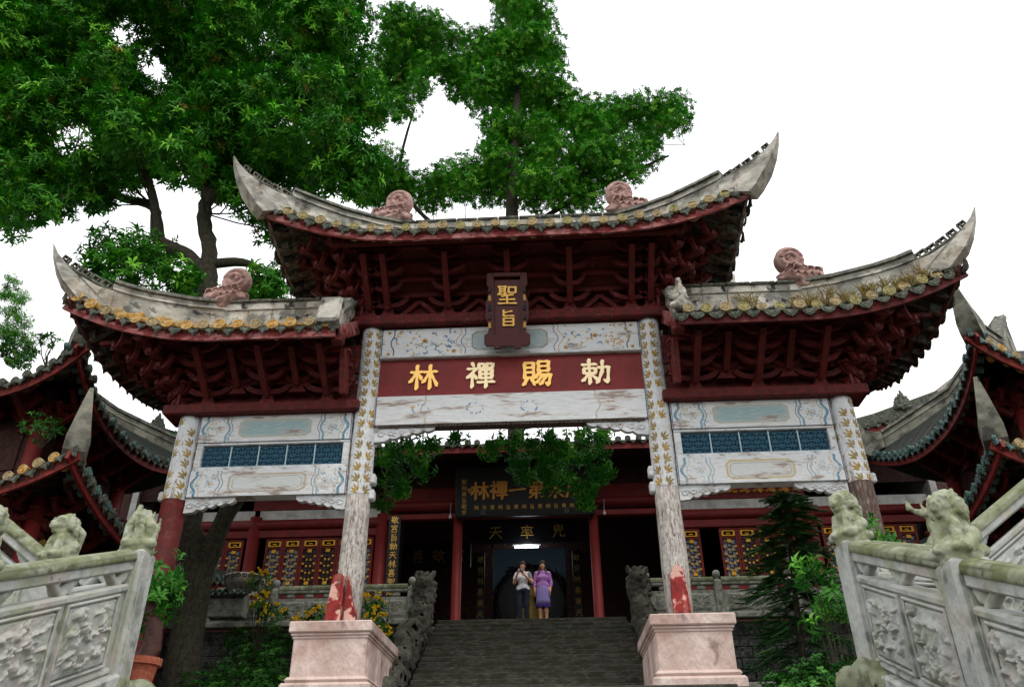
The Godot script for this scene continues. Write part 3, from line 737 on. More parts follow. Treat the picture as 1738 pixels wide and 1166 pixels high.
func paint_beam(im: Image, kind: int) -> void:
	var w := float(im.get_width())
	var h := float(im.get_height())
	var r := RandomNumberGenerator.new()
	r.seed = 40 + kind
	var teal := Color(.38, .56, .62)
	var blue := Color(.16, .27, .45)
	var grey := Color(.6, .66, .68)
	var ochre := Color(.7, .52, .2)
	var cx := w * 0.5
	var half: float = [0.145, 0.12, 0.235, 0.24, 0.2][kind] * w
	var oct := PackedVector2Array()
	var octi := PackedVector2Array()
	for s in [[-1, -.5], [-.86, -.78], [.86, -.78], [1, -.5], [1, .5], [.86, .78], [-.86, .78], [-1, .5]]:
		oct.append(Vector2(cx + s[0] * half, h * .5 + s[1] * h * .44))
		octi.append(Vector2(cx + s[0] * half * .9, h * .5 + s[1] * h * .32))
	var ring := func(p: PackedVector2Array) -> PackedVector2Array:
		var q := p.duplicate()
		q.append(p[0])
		return q
	if kind == 0:
		fill(im, oct, Color(.62, .68, .69))
		stroke(im, ring.call(oct), 3.0, Color(.45, .44, .36))
		stroke(im, ring.call(octi), 1.6, Color(.72, .68, .52))
		for s in [-1.0, 1.0]:
			stroke(im, brace(cx + s * (half + 10), h, s, 30), 2.5, blue, false, .6)
			stroke(im, brace(cx + s * (half + 22), h, s, 34), 2.0, ochre, false, .6)
			stroke(im, brace(cx + s * w * .44, h, s, 22), 3.0, Color(.2, .22, .3), false, .8)
			for k in 46:
				var p := Vector2(cx + s * r.randf_range(half + 46, w * .46), r.randf_range(6, h - 6))
				var a := r.randf() * TAU
				var L := r.randf_range(5, 13)
				var near := 1.0 - clampf((absf(p.x - cx) - half - 40) / (w * .2), 0, 1)
				stroke(im, PackedVector2Array([p, p + Vector2(cos(a), sin(a)) * L, p + Vector2(cos(a + .9), sin(a + .9)) * L * 1.4]), 3.4, blue.lerp(teal, r.randf() * .7) if r.randf() < .3 + near * .6 else ochre, true, .85)
			for q in [[.33, .45, 9], [.215, .86, 8], [.47, .12, 6], [.47, .9, 6]]:
				var p := Vector2(cx + s * q[0] * w, q[1] * h)
				stroke(im, PackedVector2Array([p, p + Vector2(.5, 0)]), q[2] * 1.7, ochre)
				stroke(im, PackedVector2Array([p, p + Vector2(.5, 0)]), q[2] * .7, Color(.38, .24, .1))
		wear(im, 3, 1.8, .26, Color(.66, .65, .63), Color(.44, .4, .38))
	elif kind == 1:
		for s in [-1.0, 0.0, 1.0]:
			for k in 16:
				var a := r.randf() * TAU
				var p := Vector2(cx - w * .13 + s * w * .2, h * .5) + Vector2(cos(a) * 20, sin(a) * 15)
				stroke(im, PackedVector2Array([p, p + Vector2(cos(a + 1), sin(a + 1)) * 10]), 3, Color(.45, .52, .66), true, .7)
		for s in [-1.0, 1.0]:
			stroke(im, brace(cx + s * w * .3, h, s, 30), 3, Color(.66, .6, .46), false, .6)
			var p := Vector2(cx + s * w * .36, h * .4)
			stroke(im, PackedVector2Array([p, p + Vector2(.5, 0)]), 12, Color(.76, .62, .34), false, .9)
		wear(im, 8, 2.6, .02, Color(.73, .7, .675), Color(.52, .45, .41))
	else:
		var pale := kind != 2
		fill(im, oct, Color(.78, .79, .78) if pale else Color(.62, .68, .66))
		if pale:
			stroke(im, ring.call(oct), 6.0, Color(.68, .62, .52) if kind == 3 else Color(.74, .66, .42), false, .85)
			stroke(im, ring.call(octi), 2.0, Color(.62, .6, .55), false, .8)
		else:
			fill(im, octi, Color(.56, .66, .67))
			stroke(im, ring.call(oct), 3.0, Color(.72, .68, .56))
		for s in [-1.0, 1.0]:
			var strong := .9 if kind != 4 else .45
			stroke(im, brace(cx + s * w * .335, h, -s, 26), 7.0 if kind == 2 else 4.0, teal.lerp(grey, .2), false, strong * .65)
			stroke(im, brace(cx + s * w * .43, h, s, 30), 8.0, teal, false, strong * .65)
			stroke(im, brace(cx + s * w * .43, h, s, 36), 2.5, blue, false, strong * .5)
			stroke(im, brace(cx + s * w * .405, h, s, 26), 2.0, Color(.66, .6, .42), false, strong * .7)
			stroke(im, brace(cx + s * w * .31, h, -s, 22), 2.0, Color(.3, .36, .42), false, strong * .7)
			for k in 14:
				var sx := r.randf_range(.28, .47)
				var o := Vector2(cx + s * sx * w, r.randf_range(8, h - 8))
				var curl := PackedVector2Array()
				for e in 9:
					var a := e * .62 + k
					curl.append(o + Vector2(cos(a), sin(a)) * (9.0 - e * .8))
				stroke(im, curl, 2.2, [teal, Color(.45, .52, .58), Color(.7, .6, .4)][k % 3], true, strong * .75)
			var p := Vector2(cx + s * w * .365, h * .5)
			for k in 6:
				var a := TAU * k / 6.0 + .3
				stroke(im, PackedVector2Array([p + Vector2(cos(a), sin(a)) * 5, p + Vector2(cos(a), sin(a)) * 15]), 5, Color(.72, .76, .78).lerp(teal, .3), true, strong)
			stroke(im, PackedVector2Array([p, p + Vector2(.5, 0)]), 9, ochre, false, strong)
			for k in 10:
				var q := p + Vector2(r.randf_range(-34, 34), r.randf_range(-32, 32))
				stroke(im, PackedVector2Array([q, q + Vector2(r.randf_range(-9, 9), r.randf_range(-9, 9))]), 3, [teal, ochre, Color(.6, .5, .35)][k % 3], true, strong * .8)
		wear(im, 12 + kind, 2.2, .14 if kind == 2 else .06, Color(.73, .7, .68), Color(.52, .46, .42))
	# the dark line where each beam ends
	for x in [2.0, w - 3.0]:
		stroke(im, PackedVector2Array([Vector2(x, 0), Vector2(x, h)]), 3.0, Color(.3, .32, .42), false, .7)


func paint_column(im: Image) -> void:
	var w := float(im.get_width())
	var h := float(im.get_height())
	var r := RandomNumberGenerator.new()
	r.seed = 6
	var rows := 17
	for j in rows:
		for i in 6:
			var o := Vector2((i + .5) * w / 6.0, (j + .55) * h / rows + r.randf_range(-2, 2))
			var s := -1.0 if i % 2 else 1.0
			var gilt := Color(.66, .5, .16).lerp(Color(.5, .42, .2), r.randf())
			if r.randf() < .1:
				continue
			var root := o + Vector2(-s * 20, 20)
			for a in [.1, .55, 1.02, 1.46]:
				var L := 52.0 if a > .4 and a < 1.2 else 40.0
				var d := Vector2(s * cos(a), -sin(a))
				stroke(im, PackedVector2Array([root + d * 8, root + d * L]), 10.0, gilt, true, .92)
			stroke(im, PackedVector2Array([root + Vector2(s * 2, 4), root + Vector2(s * 22, 5)]), 5, gilt.darkened(.15), true, .8)
	wear(im, 30, .6, .22, Color(.7, .68, .65), Color(.45, .38, .35))


# ---------------------------------------------------------------- roofs

func lerp_pts(p: PackedVector3Array, f: float) -> Vector3:
	var i := clampi(int(f), 0, p.size() - 2)
	return p[i].lerp(p[i + 1], f - i)


func round_tile_mesh(r: float, back: float) -> ArrayMesh:
	var st := B()
	var xf := frame(Vector3.ZERO, Vector3.RIGHT, Vector3.BACK, Vector3.DOWN)
	lathe(st, PackedVector2Array([Vector2(r * .93, -back), Vector2(r * .93, .0), Vector2(r * 1.04, .0), Vector2(r * 1.04, .05), Vector2(r * .86, .058), Vector2(r * .8, .045), Vector2(r * .55, .045), Vector2(r * .46, .06), Vector2(r * .2, .05), Vector2(0, .066)]), 12, xf)
	return D(st)


func drip_tile_mesh(w: float, h: float, pointed := true) -> ArrayMesh:
	var st := B()
	var p := poly("-.5,.05 -.5,-.3 -.36,-.52 -.2,-.62 0,-1 .2,-.62 .36,-.52 .5,-.3 .5,.05 .26,-.1 0,-.16 -.26,-.1") if pointed else poly("-.52,.1 -.5,-.3 -.42,-.55 -.28,-.78 -.1,-.92 0,-1 .1,-.92 .28,-.78 .42,-.55 .5,-.3 .52,.1 .28,-.12 0,-.2 -.28,-.12")
	for i in p.size():
		p[i] = Vector2(p[i].x * w, p[i].y * h)
	prism(st, p, 0.0, .025)
	var q := PackedVector2Array()
	for v in p:
		q.append((v - Vector2(0, -h * .42)) * .62 + Vector2(0, -h * .45))
	prism(st, q, .02, .036)
	return D(st)


# one slope with all its pieces. eave runs so that (along x upslope) looks outward; top holds the matching upper points
func slope(parent: Node3D, eave: PackedVector3Array, top: PackedVector3Array, o: Dictionary) -> void:
	var n := eave.size()
	var sag: float = o.get("sag", .05)
	var run := PackedFloat32Array([0.0])
	for i in n - 1:
		run.append(run[i] + eave[i].distance_to(eave[i + 1]))
	var total := run[n - 1]
	var row := func(f: float, t: float) -> Vector3:
		var a := lerp_pts(eave, f)
		var b := lerp_pts(top, f)
		return a.lerp(b, t) - UP * sag * 4.0 * t * (1.0 - t) * a.distance_to(b)
	var where := func(s: float) -> float:
		for i in n - 1:
			if s <= run[i + 1]:
				return i + (s - run[i]) / maxf(run[i + 1] - run[i], 1e-6)
		return n - 1.0
	var g := []
	var under := []
	for i in n:
		var r := PackedVector3Array()
		var q := PackedVector3Array()
		for j in 7:
			r.append(row.call(i, j / 6.0))
			q.append(row.call(i, j / 6.0 * .92) - UP * .06)
		g.append(r)
		q.reverse()
		under.append(q)
	var st := B(true)
	patch(st, g)
	part("pan_tiles", D(st), o.tile, parent)
	st = B(true)
	patch(st, under)
	part("soffit_boards", D(st), o.soffit, parent)
	var cnt := maxi(2, roundi(total / float(o.spacing)))
	var rad: float = o.get("radius", .11)
	for k in cnt:
		var f: float = where.call((k + .5) / cnt * total)
		var e: Vector3 = row.call(f, 0.0)
		var e2: Vector3 = row.call(f, minf(.3, .3 / maxf(.3, lerp_pts(eave, f).distance_to(lerp_pts(top, f)))))
		if e.distance_to(e2) < .03:
			continue
		var al := (lerp_pts(eave, minf(f + .3, n - 1.0)) - lerp_pts(eave, maxf(f - .3, 0.0))).normalized()
		var d := (e - e2).normalized()
		d = (al.cross(UP).normalized() + UP * .16).normalized()
		d = (d - al * d.dot(al)).normalized()
		var bs := Basis(al, d.cross(al), d)
		var dm: Array = o.disc
		part("round_tile", o.disc_mesh, dm[(k * 7 + 3) % dm.size()], parent, Transform3D(bs.rotated(al, rng.randf_range(-.1, .1)).rotated(UP, rng.randf_range(-.09, .09)) * rng.randf_range(.9, 1.06), e + bs.y * (.035 + rng.randf_range(-.018, .018)) + d * rng.randf_range(-.05, .03) + al * rng.randf_range(-.018, .018)))
		if o.get("rows", true):
			st = B(true)
			var pts := PackedVector3Array()
			for j in 6:
				pts.append(row.call(f, lerpf(.06, 1.0, j / 5.0)) + bs.y * .02)
			if pts[0].distance_to(pts[5]) > .25:
				tube(st, pts, PackedFloat32Array([rad, rad, rad, rad, rad, rad]), 6)
				part("tile_row", D(st), dm[(k * 7 + 3) % dm.size()] if o.get("row_like_disc", false) else o.tile, parent)
		if o.get("rafters", true):
			st = B()
			var a: Vector3 = row.call(f, .02) - UP * .15
			var b: Vector3 = row.call(f, .8) - UP * .12
			sweep(st, PackedVector3Array([a, b]), PackedVector2Array([Vector2(-.05, -.06), Vector2(.05, -.06), Vector2(.05, .06), Vector2(-.05, .06)]))
			part("rafter", D(st), o.rafter, parent)
	for k in cnt + 1:
		var f: float = where.call(clampf(k / float(cnt), .004, .996) * total)
		var e: Vector3 = row.call(f, 0.0)
		var al := (lerp_pts(eave, minf(f + .3, n - 1.0)) - lerp_pts(eave, maxf(f - .3, 0.0))).normalized()
		var d := al.cross(UP).normalized()
		var u := d.cross(al)
		var tilt := Basis(al, rng.randf_range(-.2, .2)).rotated(d, rng.randf_range(-.14, .14)).scaled(Vector3.ONE * rng.randf_range(.86, 1.08))
		part("drip_tile", o.drip_mesh, o.drip, parent, Transform3D(tilt * Basis(al, u, d), e + d * .015 - u * .02))
	# fascia board under the tiles
	st = B()
	var fp := PackedVector3Array()
	for i in n:
		fp.append(eave[i])
	var fh: float = o.get("fascia_h", .2)
	sweep(st, fp, PackedVector2Array([Vector2(-.1, -fh - .06), Vector2(-.04, -fh - .06), Vector2(-.04, -.06), Vector2(-.1, -.06)]))
	part("fascia_board", D(st), o.fascia, parent)


# a plate in the vertical plane of a hip: x along the hip, y up; half thickness from a function of the point
func plate(st: SurfaceTool, p: PackedVector2Array, half: Callable, xf: Transform3D) -> void:
	if Geometry2D.is_polygon_clockwise(p) == false:
		p = p.duplicate()
		p.reverse()
	var idx := Geometry2D.triangulate_polygon(p)
	for k in range(0, idx.size(), 3):
		for s in [-1.0, 1.0]:
			var v: Array[Vector3] = []
			for e in 3:
				var q := p[idx[k + e]]
				v.append(xf * Vector3(q.x, q.y, s * float(half.call(q))))
			if (v[1] - v[0]).cross(v[2] - v[0]).dot(xf.basis.z * s) < 0.0:
				tri(st, v[0], v[2], v[1])
			else:
				tri(st, v[0], v[1], v[2])
	var mid := Vector2.ZERO
	for q in p:
		mid += q / p.size()
	for j in p.size():
		var a := p[j]
		var b := p[(j + 1) % p.size()]
		var out := Vector3(a.y - b.y, b.x - a.x, 0)
		var ha := float(half.call(a))
		var hb := float(half.call(b))
		quad_out(st, xf * Vector3(a.x, a.y, -ha), xf * Vector3(b.x, b.y, -hb), xf * Vector3(b.x, b.y, hb), xf * Vector3(a.x, a.y, ha), xf.basis * out)


func fret_mesh(w: float) -> ArrayMesh:
	var st := B()
	var t := w * .17
	for q in [[0, .42, .5, 0], [-.42, 0, 0, .5], [.42, .12, 0, .36], [.14, -.2, .36, 0], [-.1, .0, 0, .26]]:
		box(st, Vector3(q[0] * w, q[1] * w * .9, 0), Vector3(t if q[2] == 0 else q[2] * w * 1.9, t if q[3] == 0 else q[3] * w * 1.9, .11), .008)
	return D(st)


# hip ridge that ends in an upswept horn. shape: s along the hip; y0 heights of the roof under it; pts are world numbers in the hip's plane
func hip_and_horn(parent: Node3D, from: Vector3, to: Vector3, ridge: String, horn: String, fret_from: Vector2, fret_to: Vector2, frets := 5, scale_t := 1.0, pm: Material = null) -> void:
	pm = pm if pm else M.plaster
	var x := Vector3(to.x - from.x, 0, to.z - from.z).normalized()
	var xf := frame(Vector3(from.x, 0, from.z), x, UP, x.cross(UP))
	var st := B()
	var rp := poly(ridge)
	plate(st, rp, func(_q: Vector2) -> float: return .1 * scale_t, xf)
	part("hip_ridge", D(st), pm, parent)
	# the dark coping and a moulded band along the top of the hip
	var top := PackedVector3Array()
	var band := PackedVector3Array()
	for i in rp.size():
		if i < rp.size() / 2:
			top.append(xf * Vector3(rp[i].x, rp[i].y + .015, 0))
			band.append(xf * Vector3(rp[i].x, rp[i].y - .17, 0))
	st = B()
	sweep(st, top, PackedVector2Array([Vector2(-.17, -.04), Vector2(.17, -.04), Vector2(.13, .06), Vector2(-.13, .06)]))
	part("ridge_coping", D(st), M.ridge_cap, parent)
	st = B()
	sweep(st, band, PackedVector2Array([Vector2(-.14, -.02), Vector2(.14, -.02), Vector2(.125, .035), Vector2(-.125, .035)]))
	part("ridge_moulding", D(st), pm, parent)
	var hp := poly(horn)
	var tip := hp[0]
	for q in hp:
		if q.x > tip.x:
			tip = q
	st = B()
	plate(st, hp, func(q: Vector2) -> float: return (.03 + .15 * clampf(q.distance_to(tip) / 1.0, 0, 1)) * scale_t, xf)
	part("flying_horn", D(st), pm, parent)
	st = B()
	var lip := PackedVector3Array()
	for i in 6:
		lip.append(xf * Vector3(lerpf(fret_from.x, fret_to.x, i / 5.0), lerpf(fret_from.y, fret_to.y, i / 5.0) - .06 * sin(PI * i / 5.0) - .03, 0))
	sweep(st, lip, PackedVector2Array([Vector2(-.17, -.02), Vector2(.17, -.02), Vector2(.17, .02), Vector2(-.17, .02)]), PackedFloat32Array([1, .95, .85, .75, .6, .4]))
	part("horn_moulding", D(st), M.ridge_cap, parent)
	for i in frets:
		var t := (i + .5) / frets
		var d := (fret_to - fret_from).normalized()
		var c := fret_from.lerp(fret_to, t) + Vector2(0, .09 - .06 * sin(PI * t))
		var w := lerpf(.25, .16, t) * scale_t
		part("fret_block", fret_mesh(w), M.ridge_cap, parent, xf * frame(Vector3(c.x, c.y, 0), Vector3(d.x, d.y, 0), Vector3(-d.y, d.x, 0), Vector3.BACK))


func curled_finial(parent: Node3D, pos: Vector3, toward: float) -> void:
	var xf := frame(pos + UP * .04, Vector3(toward, 0, 0) * .96, UP * 1.03, Vector3(0, 0, toward) * 1.6)
	var st := B(true)
	var bones := [[Vector3(.5, .12, 0), Vector3(.15, .14, 0), .05, .1], [Vector3(.52, .2, 0), Vector3(.2, .26, 0), .04, .1], [Vector3(.2, .16, 0), Vector3(-.3, .08, 0), .15, .18], [Vector3(-.05, .3, 0), Vector3(-.42, .24, 0), .12, .13], [Vector3(-.4, .2, 0), Vector3(-.45, -.05, 0), .14, .15], [Vector3(.1, .05, 0), Vector3(-.1, -.12, 0), .15, .15], [Vector3(.0, .3, 0), Vector3(.12, .48, 0), .12, .12],
		[Vector3(.3, .34, .1), Vector3(.02, .3, .14), .03, .05], [Vector3(.3, .34, -.1), Vector3(.02, .3, -.14), .03, .05], [Vector3(-.05, .2, .13), Vector3(-.3, .02, .15), .04, .06], [Vector3(.1, .1, .13), Vector3(-.12, -.06, .15), .04, .05]]
	blob(st, bones, .05, .03, .03, 7.0, 4)
	part("dragon_body", D(st), M.scroll_stone, parent, xf)
	st = B(true)
	var ring := PackedVector3Array()
	var rad := PackedFloat32Array()
	for i in 40:
		var t := i / 39.0
		var a := -2.2 - t * TAU * 1.75
		var r := lerpf(.29, .05, t)
		ring.append(Vector3(.17 + cos(a) * r, .6 + sin(a) * r, .02 + .07 * t))
		rad.append(lerpf(.085, .06, t))
	tube(st, ring, rad, 8)
	var ring2 := PackedVector3Array()
	for p in ring:
		ring2.append(Vector3(p.x, p.y, -p.z))
	tube(st, ring2, rad, 8)
	lathe(st, PackedVector2Array([Vector2(0, -.1), Vector2(.3, -.09), Vector2(.34, -.05), Vector2(.34, .05), Vector2(.3, .09), Vector2(0, .1)]), 20, frame(Vector3(.17, .6, 0), Vector3.RIGHT, Vector3.BACK, Vector3.DOWN))
	for sz in [-1.0, 1.0]:
		for k in 5:
			var b0 := Vector3(.34 - k * .15, .3 - k * .03, sz * .13)
			tube(st, rows_of([b0, b0 + Vector3(-.06, .07, sz * .03), b0 + Vector3(-.15, .05, sz * .03), b0 + Vector3(-.19, -.02, sz * .02)]), PackedFloat32Array([.02, .028, .024, .008]), 5)
			tube(st, rows_of([b0 + Vector3(-.02, -.13, sz * .02), b0 + Vector3(-.1, -.1, sz * .04), b0 + Vector3(-.16, -.2, sz * .03)]), PackedFloat32Array([.018, .026, .01]), 5)
		lathe(st, PackedVector2Array([Vector2(0, .03), Vector2(.03, .02), Vector2(.035, 0), Vector2(0, 0)]), 8, frame(Vector3(.34, .27, sz * .1), Vector3.RIGHT, Vector3(0, 0, sz), Vector3(0, -sz, 0)))
	part("curled_tail", D(st), M.scroll_stone, parent, xf)


# a stepped bracket set that leans out from a beam; local z is outward
func bracket_mesh(tiers: int, out: float, rise: float, arm: float, post := true) -> ArrayMesh:
	var st := B()
	var trap := poly("-.2,0 .2,0 .12,.1 .1,.2 -.1,.2 -.12,.1")
	prism(st, trap, -.02, .16)
	for i in tiers:
		var z := .16 + out * i
		var y := .18 + rise * i
		# arm that reaches out, with a rounded nose
		var nose := PackedVector2Array([Vector2(-.2, 0), Vector2(z - .02, 0), Vector2(z + .1, .05), Vector2(z + .13, .13), Vector2(z + .1, .17), Vector2(-.2, .17)])
		prism(st, nose, -.065, .065, frame(Vector3(0, y, 0), Vector3.BACK, UP, Vector3.LEFT))
		var L := arm * (1.12 if i % 2 == 0 else .86)
		var p := PackedVector2Array()
		for q in [[-.12, 0], [.12, 0], [.26, .03], [.4, .12], [.46, .22], [.5, .24], [.5, .34], [.38, .32], [.26, .2], [.12, .15], [-.12, .15], [-.26, .2], [-.38, .32], [-.5, .34], [-.5, .24], [-.46, .22], [-.4, .12], [-.26, .03]]:
			p.append(Vector2(q[0] * L, q[1] * .72))
		prism(st, p, z - .04 + .003 * i, z + .05 + .003 * i, Transform3D(Basis(), Vector3(0, y + .02, 0)))
		for s in [-1.0, 1.0]:
			box(st, Vector3(s * L * .47, y + .29, z + .005), Vector3(.14, .08, .15), .015)
	if post:
		sweep(st, PackedVector3Array([Vector3(0, .16, .24), Vector3(0, .2 + rise * (tiers - .8), .3 + out * (tiers - .8))]), PackedVector2Array([Vector2(-.062, -.05), Vector2(.062, -.05), Vector2(.062, .05), Vector2(-.062, .05)]))
	return D(st)


func rows_of(a: Array) -> PackedVector3Array:
	var p := PackedVector3Array()
	for v in a:
		p.append(v)
	return p


# hipped slopes: half length X and depth Z of the corners, ridge half length R, heights, lift of the corners. Returns front, right, back, left as [eave, top]
func hip_slopes(X: float, Z: float, R: float, ye: float, yc: float, yr: float, zin: float, xin: float, flat: float) -> Array:
	var hip := func(k: float) -> Vector3:
		return Vector3(lerpf(R, X, k), lerpf(yr, yc, k) - .1 * sin(PI * k), Z * k)
	var fe := PackedVector3Array()
	var ft := PackedVector3Array()
	for i in 33:
		var x := lerpf(-X, X, i / 32.0)
		var s := clampf((absf(x) - flat) / (X - flat), 0, 1)
		fe.append(Vector3(x, lerpf(ye, yc, pow(s, 2.2)), lerpf(zin, Z, s * s)))
		if absf(x) <= R:
			ft.append(Vector3(x, yr, 0))
		else:
			var h: Vector3 = hip.call((absf(x) - R) / (X - R))
			ft.append(Vector3(x, h.y, h.z))
	var se := PackedVector3Array()
	var te := PackedVector3Array()
	for i in 17:
		var z := lerpf(Z, -Z, i / 16.0)
		var s := absf(z) / Z
		se.append(Vector3(lerpf(xin, X, s * s), lerpf(ye, yc, pow(s, 2.2)), z))
		var h: Vector3 = hip.call(absf(z) / Z)
		te.append(Vector3(h.x, h.y, z))
	var m := func(p: PackedVector3Array, k: Vector3) -> PackedVector3Array:
		var q := PackedVector3Array()
		for v in p:
			q.append(v * k)
		return q
	var flip := func(p: PackedVector3Array) -> PackedVector3Array:
		p.reverse()
		return p
	return [[fe, ft], [se, te], [m.call(fe, Vector3(-1, 1, -1)), m.call(ft, Vector3(-1, 1, -1))], [m.call(se, Vector3(-1, 1, -1)), m.call(te, Vector3(-1, 1, -1))]]


# a ridge wall between two heights: plastered blocks, a moulding and a dark coping
func ridge_wall(R: Node3D, x0: float, x1: float, y0: float, y1: float, pm: Material) -> void:
	var n := maxi(1, roundi(absf(x1 - x0) / .52))
	for i in n:
		var a := lerpf(x0, x1, i / float(n))
		var b := lerpf(x0, x1, (i + 1) / float(n))
		part("ridge_block", box_mesh(Vector3(absf(b - a) - .006, y1 - y0 - .2, .22), .012), pm, R, at((a + b) * .5, (y0 + y1 - .2) * .5, rng.randf_range(-.006, .006)))
		part("ridge_block", box_mesh(Vector3(absf(b - a) - .006, .17, .26), .014), pm, R, at((a + b) * .5 , y1 - .11, rng.randf_range(-.005, .005)))
		part("coping_block", box_mesh(Vector3(absf(b - a) - .008, .08, .36), .025), M.ridge_cap, R, at((a + b) * .5, y1 + .012 + rng.randf_range(-.006, .006), 0))
	part("ridge_moulding", box_mesh(Vector3(absf(x1 - x0), .035, .31), .012), pm, R, at((x0 + x1) * .5, y1 - .205, 0))


# ---------------------------------------------------------------- the gate

const LIN := "8,32 48,30|29,6 29,96|28,34 6,70|30,36 46,58|50,32 96,30|73,6 73,96|72,34 50,72|74,36 98,84"
const CHAN := "22,4 30,14|8,26 38,24|38,24 8,60|24,42 24,96|28,50 40,62|46,8 64,8|46,8 46,24|64,8 64,24|46,24 64,24|72,8 92,8|72,8 72,24|92,8 92,24|72,24 92,24|50,32 90,32|50,32 50,62|90,32 90,62|50,47 90,47|50,62 90,62|70,32 70,98|42,78 98,76"
const CI := "10,10 40,10|10,10 10,68|40,10 40,68|10,28 40,28|10,46 40,46|10,66 40,66|18,70 6,94|32,70 44,92|56,6 90,6|56,6 56,42|90,6 90,42|56,24 90,24|56,42 90,42|60,46 44,70|58,56 96,56|96,56 88,96|88,96 78,88|70,58 48,88|84,58 62,94"
const CHI := "6,24 54,22|30,4 30,96|12,38 50,38|12,38 12,56|50,38 50,56|12,56 50,56|28,58 6,86|32,58 54,80|58,36 94,34|94,34 88,92|88,92 76,84|74,10 72,50|72,50 54,94"
const SHENG := "6,8 48,8|14,8 14,46|40,8 40,54|14,20 40,20|14,32 40,32|4,48 48,44|58,12 92,12|58,12 58,40|92,12 92,40|58,40 92,40|80,50 22,58|14,74 88,74|50,56 50,94|6,94 96,94"
const ZHI := "24,6 24,40|72,12 26,22|24,40 84,40|24,54 80,54|24,54 24,96|80,54 80,96|24,74 80,74|24,95 80,95"
const YI := "8,54 92,46"
const DI := "28,4 12,24|24,14 46,14|34,16 40,26|66,4 54,22|62,14 92,14|74,16 82,26|18,36 80,36|80,36 80,52|22,52 80,52|22,52 18,70|18,70 86,70|86,70 80,92|50,36 50,98|48,70 14,94"
const DONG := "10,18 90,18|50,2 50,98|20,32 80,32|20,32 20,62|80,32 80,62|20,47 80,47|20,62 80,62|48,64 8,92|52,64 94,92"
const CHUAN := "22,10 22,60|22,60 8,96|50,14 50,84|82,6 82,98"
const TIAN := "16,16 84,14|6,46 94,44|50,16 48,48|48,48 8,94|50,48 94,92"
const LV := "50,2 50,14|8,18 92,18|52,20 34,36|34,36 62,40|62,34 36,56|36,56 66,58|14,28 24,40|84,28 74,40|12,58 26,48|88,58 74,48|6,74 94,74|50,62 50,98"
const DOU := "44,4 22,12|22,12 22,44|22,28 36,28|78,8 56,10|78,8 78,44|62,28 78,28|22,44 78,44|44,10 56,10|44,10 44,34|56,10 56,34|44,34 56,34|40,46 12,94|60,46 62,84|62,84 94,86|94,86 94,72"
const XI := "14,12 86,12|50,2 50,26|22,26 78,26|28,34 72,34|28,34 28,46|72,34 72,46|28,46 72,46|36,48 42,58|64,48 58,58|6,62 94,62|24,70 76,70|24,70 24,96|76,70 76,96|24,94 76,94"
const JING := "8,20 50,20|20,6 20,30|38,6 38,30|20,36 8,54|18,42 48,42|48,42 44,90|16,54 34,54|16,54 16,74|34,54 34,74|16,74 34,74|68,4 54,40|62,26 96,24|86,26 54,96|60,44 96,94"
const GONG := "50,2 50,12|12,14 12,28|12,14 88,14|88,14 84,28|30,30 70,30|30,30 30,52|70,30 70,52|30,52 70,52|22,62 78,62|22,62 22,96|78,62 78,96|22,96 78,96"


func uv_column(r0: float, r1: float, h: float, v1: float) -> ArrayMesh:
	var st := B(true)
	var n := 24
	for i in n:
		for j in 4:
			var p: Array[Vector3] = []
			var uv: Array[Vector2] = []
			for k in [[0, 0], [1, 0], [1, 1], [0, 1]]:
				var a: float = TAU * (i + k[0]) / n
				var t: float = (j + k[1]) / 4.0
				var r := lerpf(r0, r1, t)
				p.append(Vector3(sin(a) * r, t * h, cos(a) * r))
				uv.append(Vector2((i + k[0]) / float(n), (1.0 - t) * v1))
			for e in [0, 2, 1, 0, 3, 2]:
				vuv(st, p[e], uv[e])
	for e in n:
		var a0 := TAU * e / n
		var a1 := TAU * (e + 1) / n
		for q in [Vector3(0, h, 0), Vector3(sin(a1) * r1, h, cos(a1) * r1), Vector3(sin(a0) * r1, h, cos(a0) * r1)]:
			vuv(st, q, Vector2(.02, .005))
	st.generate_normals()
	st.generate_tangents()
	return st.commit()


func uv_box(s: Vector3) -> ArrayMesh:
	var st := B()
	var h := s * .5
	for f in [[2, 1.0], [2, -1.0], [1, 1.0], [1, -1.0], [0, 1.0], [0, -1.0]]:
		var a: int = f[0]
		var u := (a + 1) % 3
		var v := (a + 2) % 3
		var p: Array[Vector3] = []
		for k in [[-1, -1], [1, -1], [1, 1], [-1, 1]]:
			var w := Vector3.ZERO
			w[a] = f[1] * h[a]
			w[u] = k[0] * h[u]
			w[v] = k[1] * h[v]
			p.append(w)
		var order := [0, 2, 1, 0, 3, 2] if f[1] > 0.0 else [0, 1, 2, 0, 2, 3]
		for e in order:
			var w := p[e]
			var uv := Vector2(w.x / s.x + .5, .5 - w.y / s.y)
			if a == 1:
				uv.y = .03 + .1 * (w.z / s.z + .5)
			elif a == 0:
				uv.x = .01 + .03 * (w.z / s.z + .5)
			vuv(st, w, uv)
	st.generate_normals()
	st.generate_tangents()
	return st.commit()


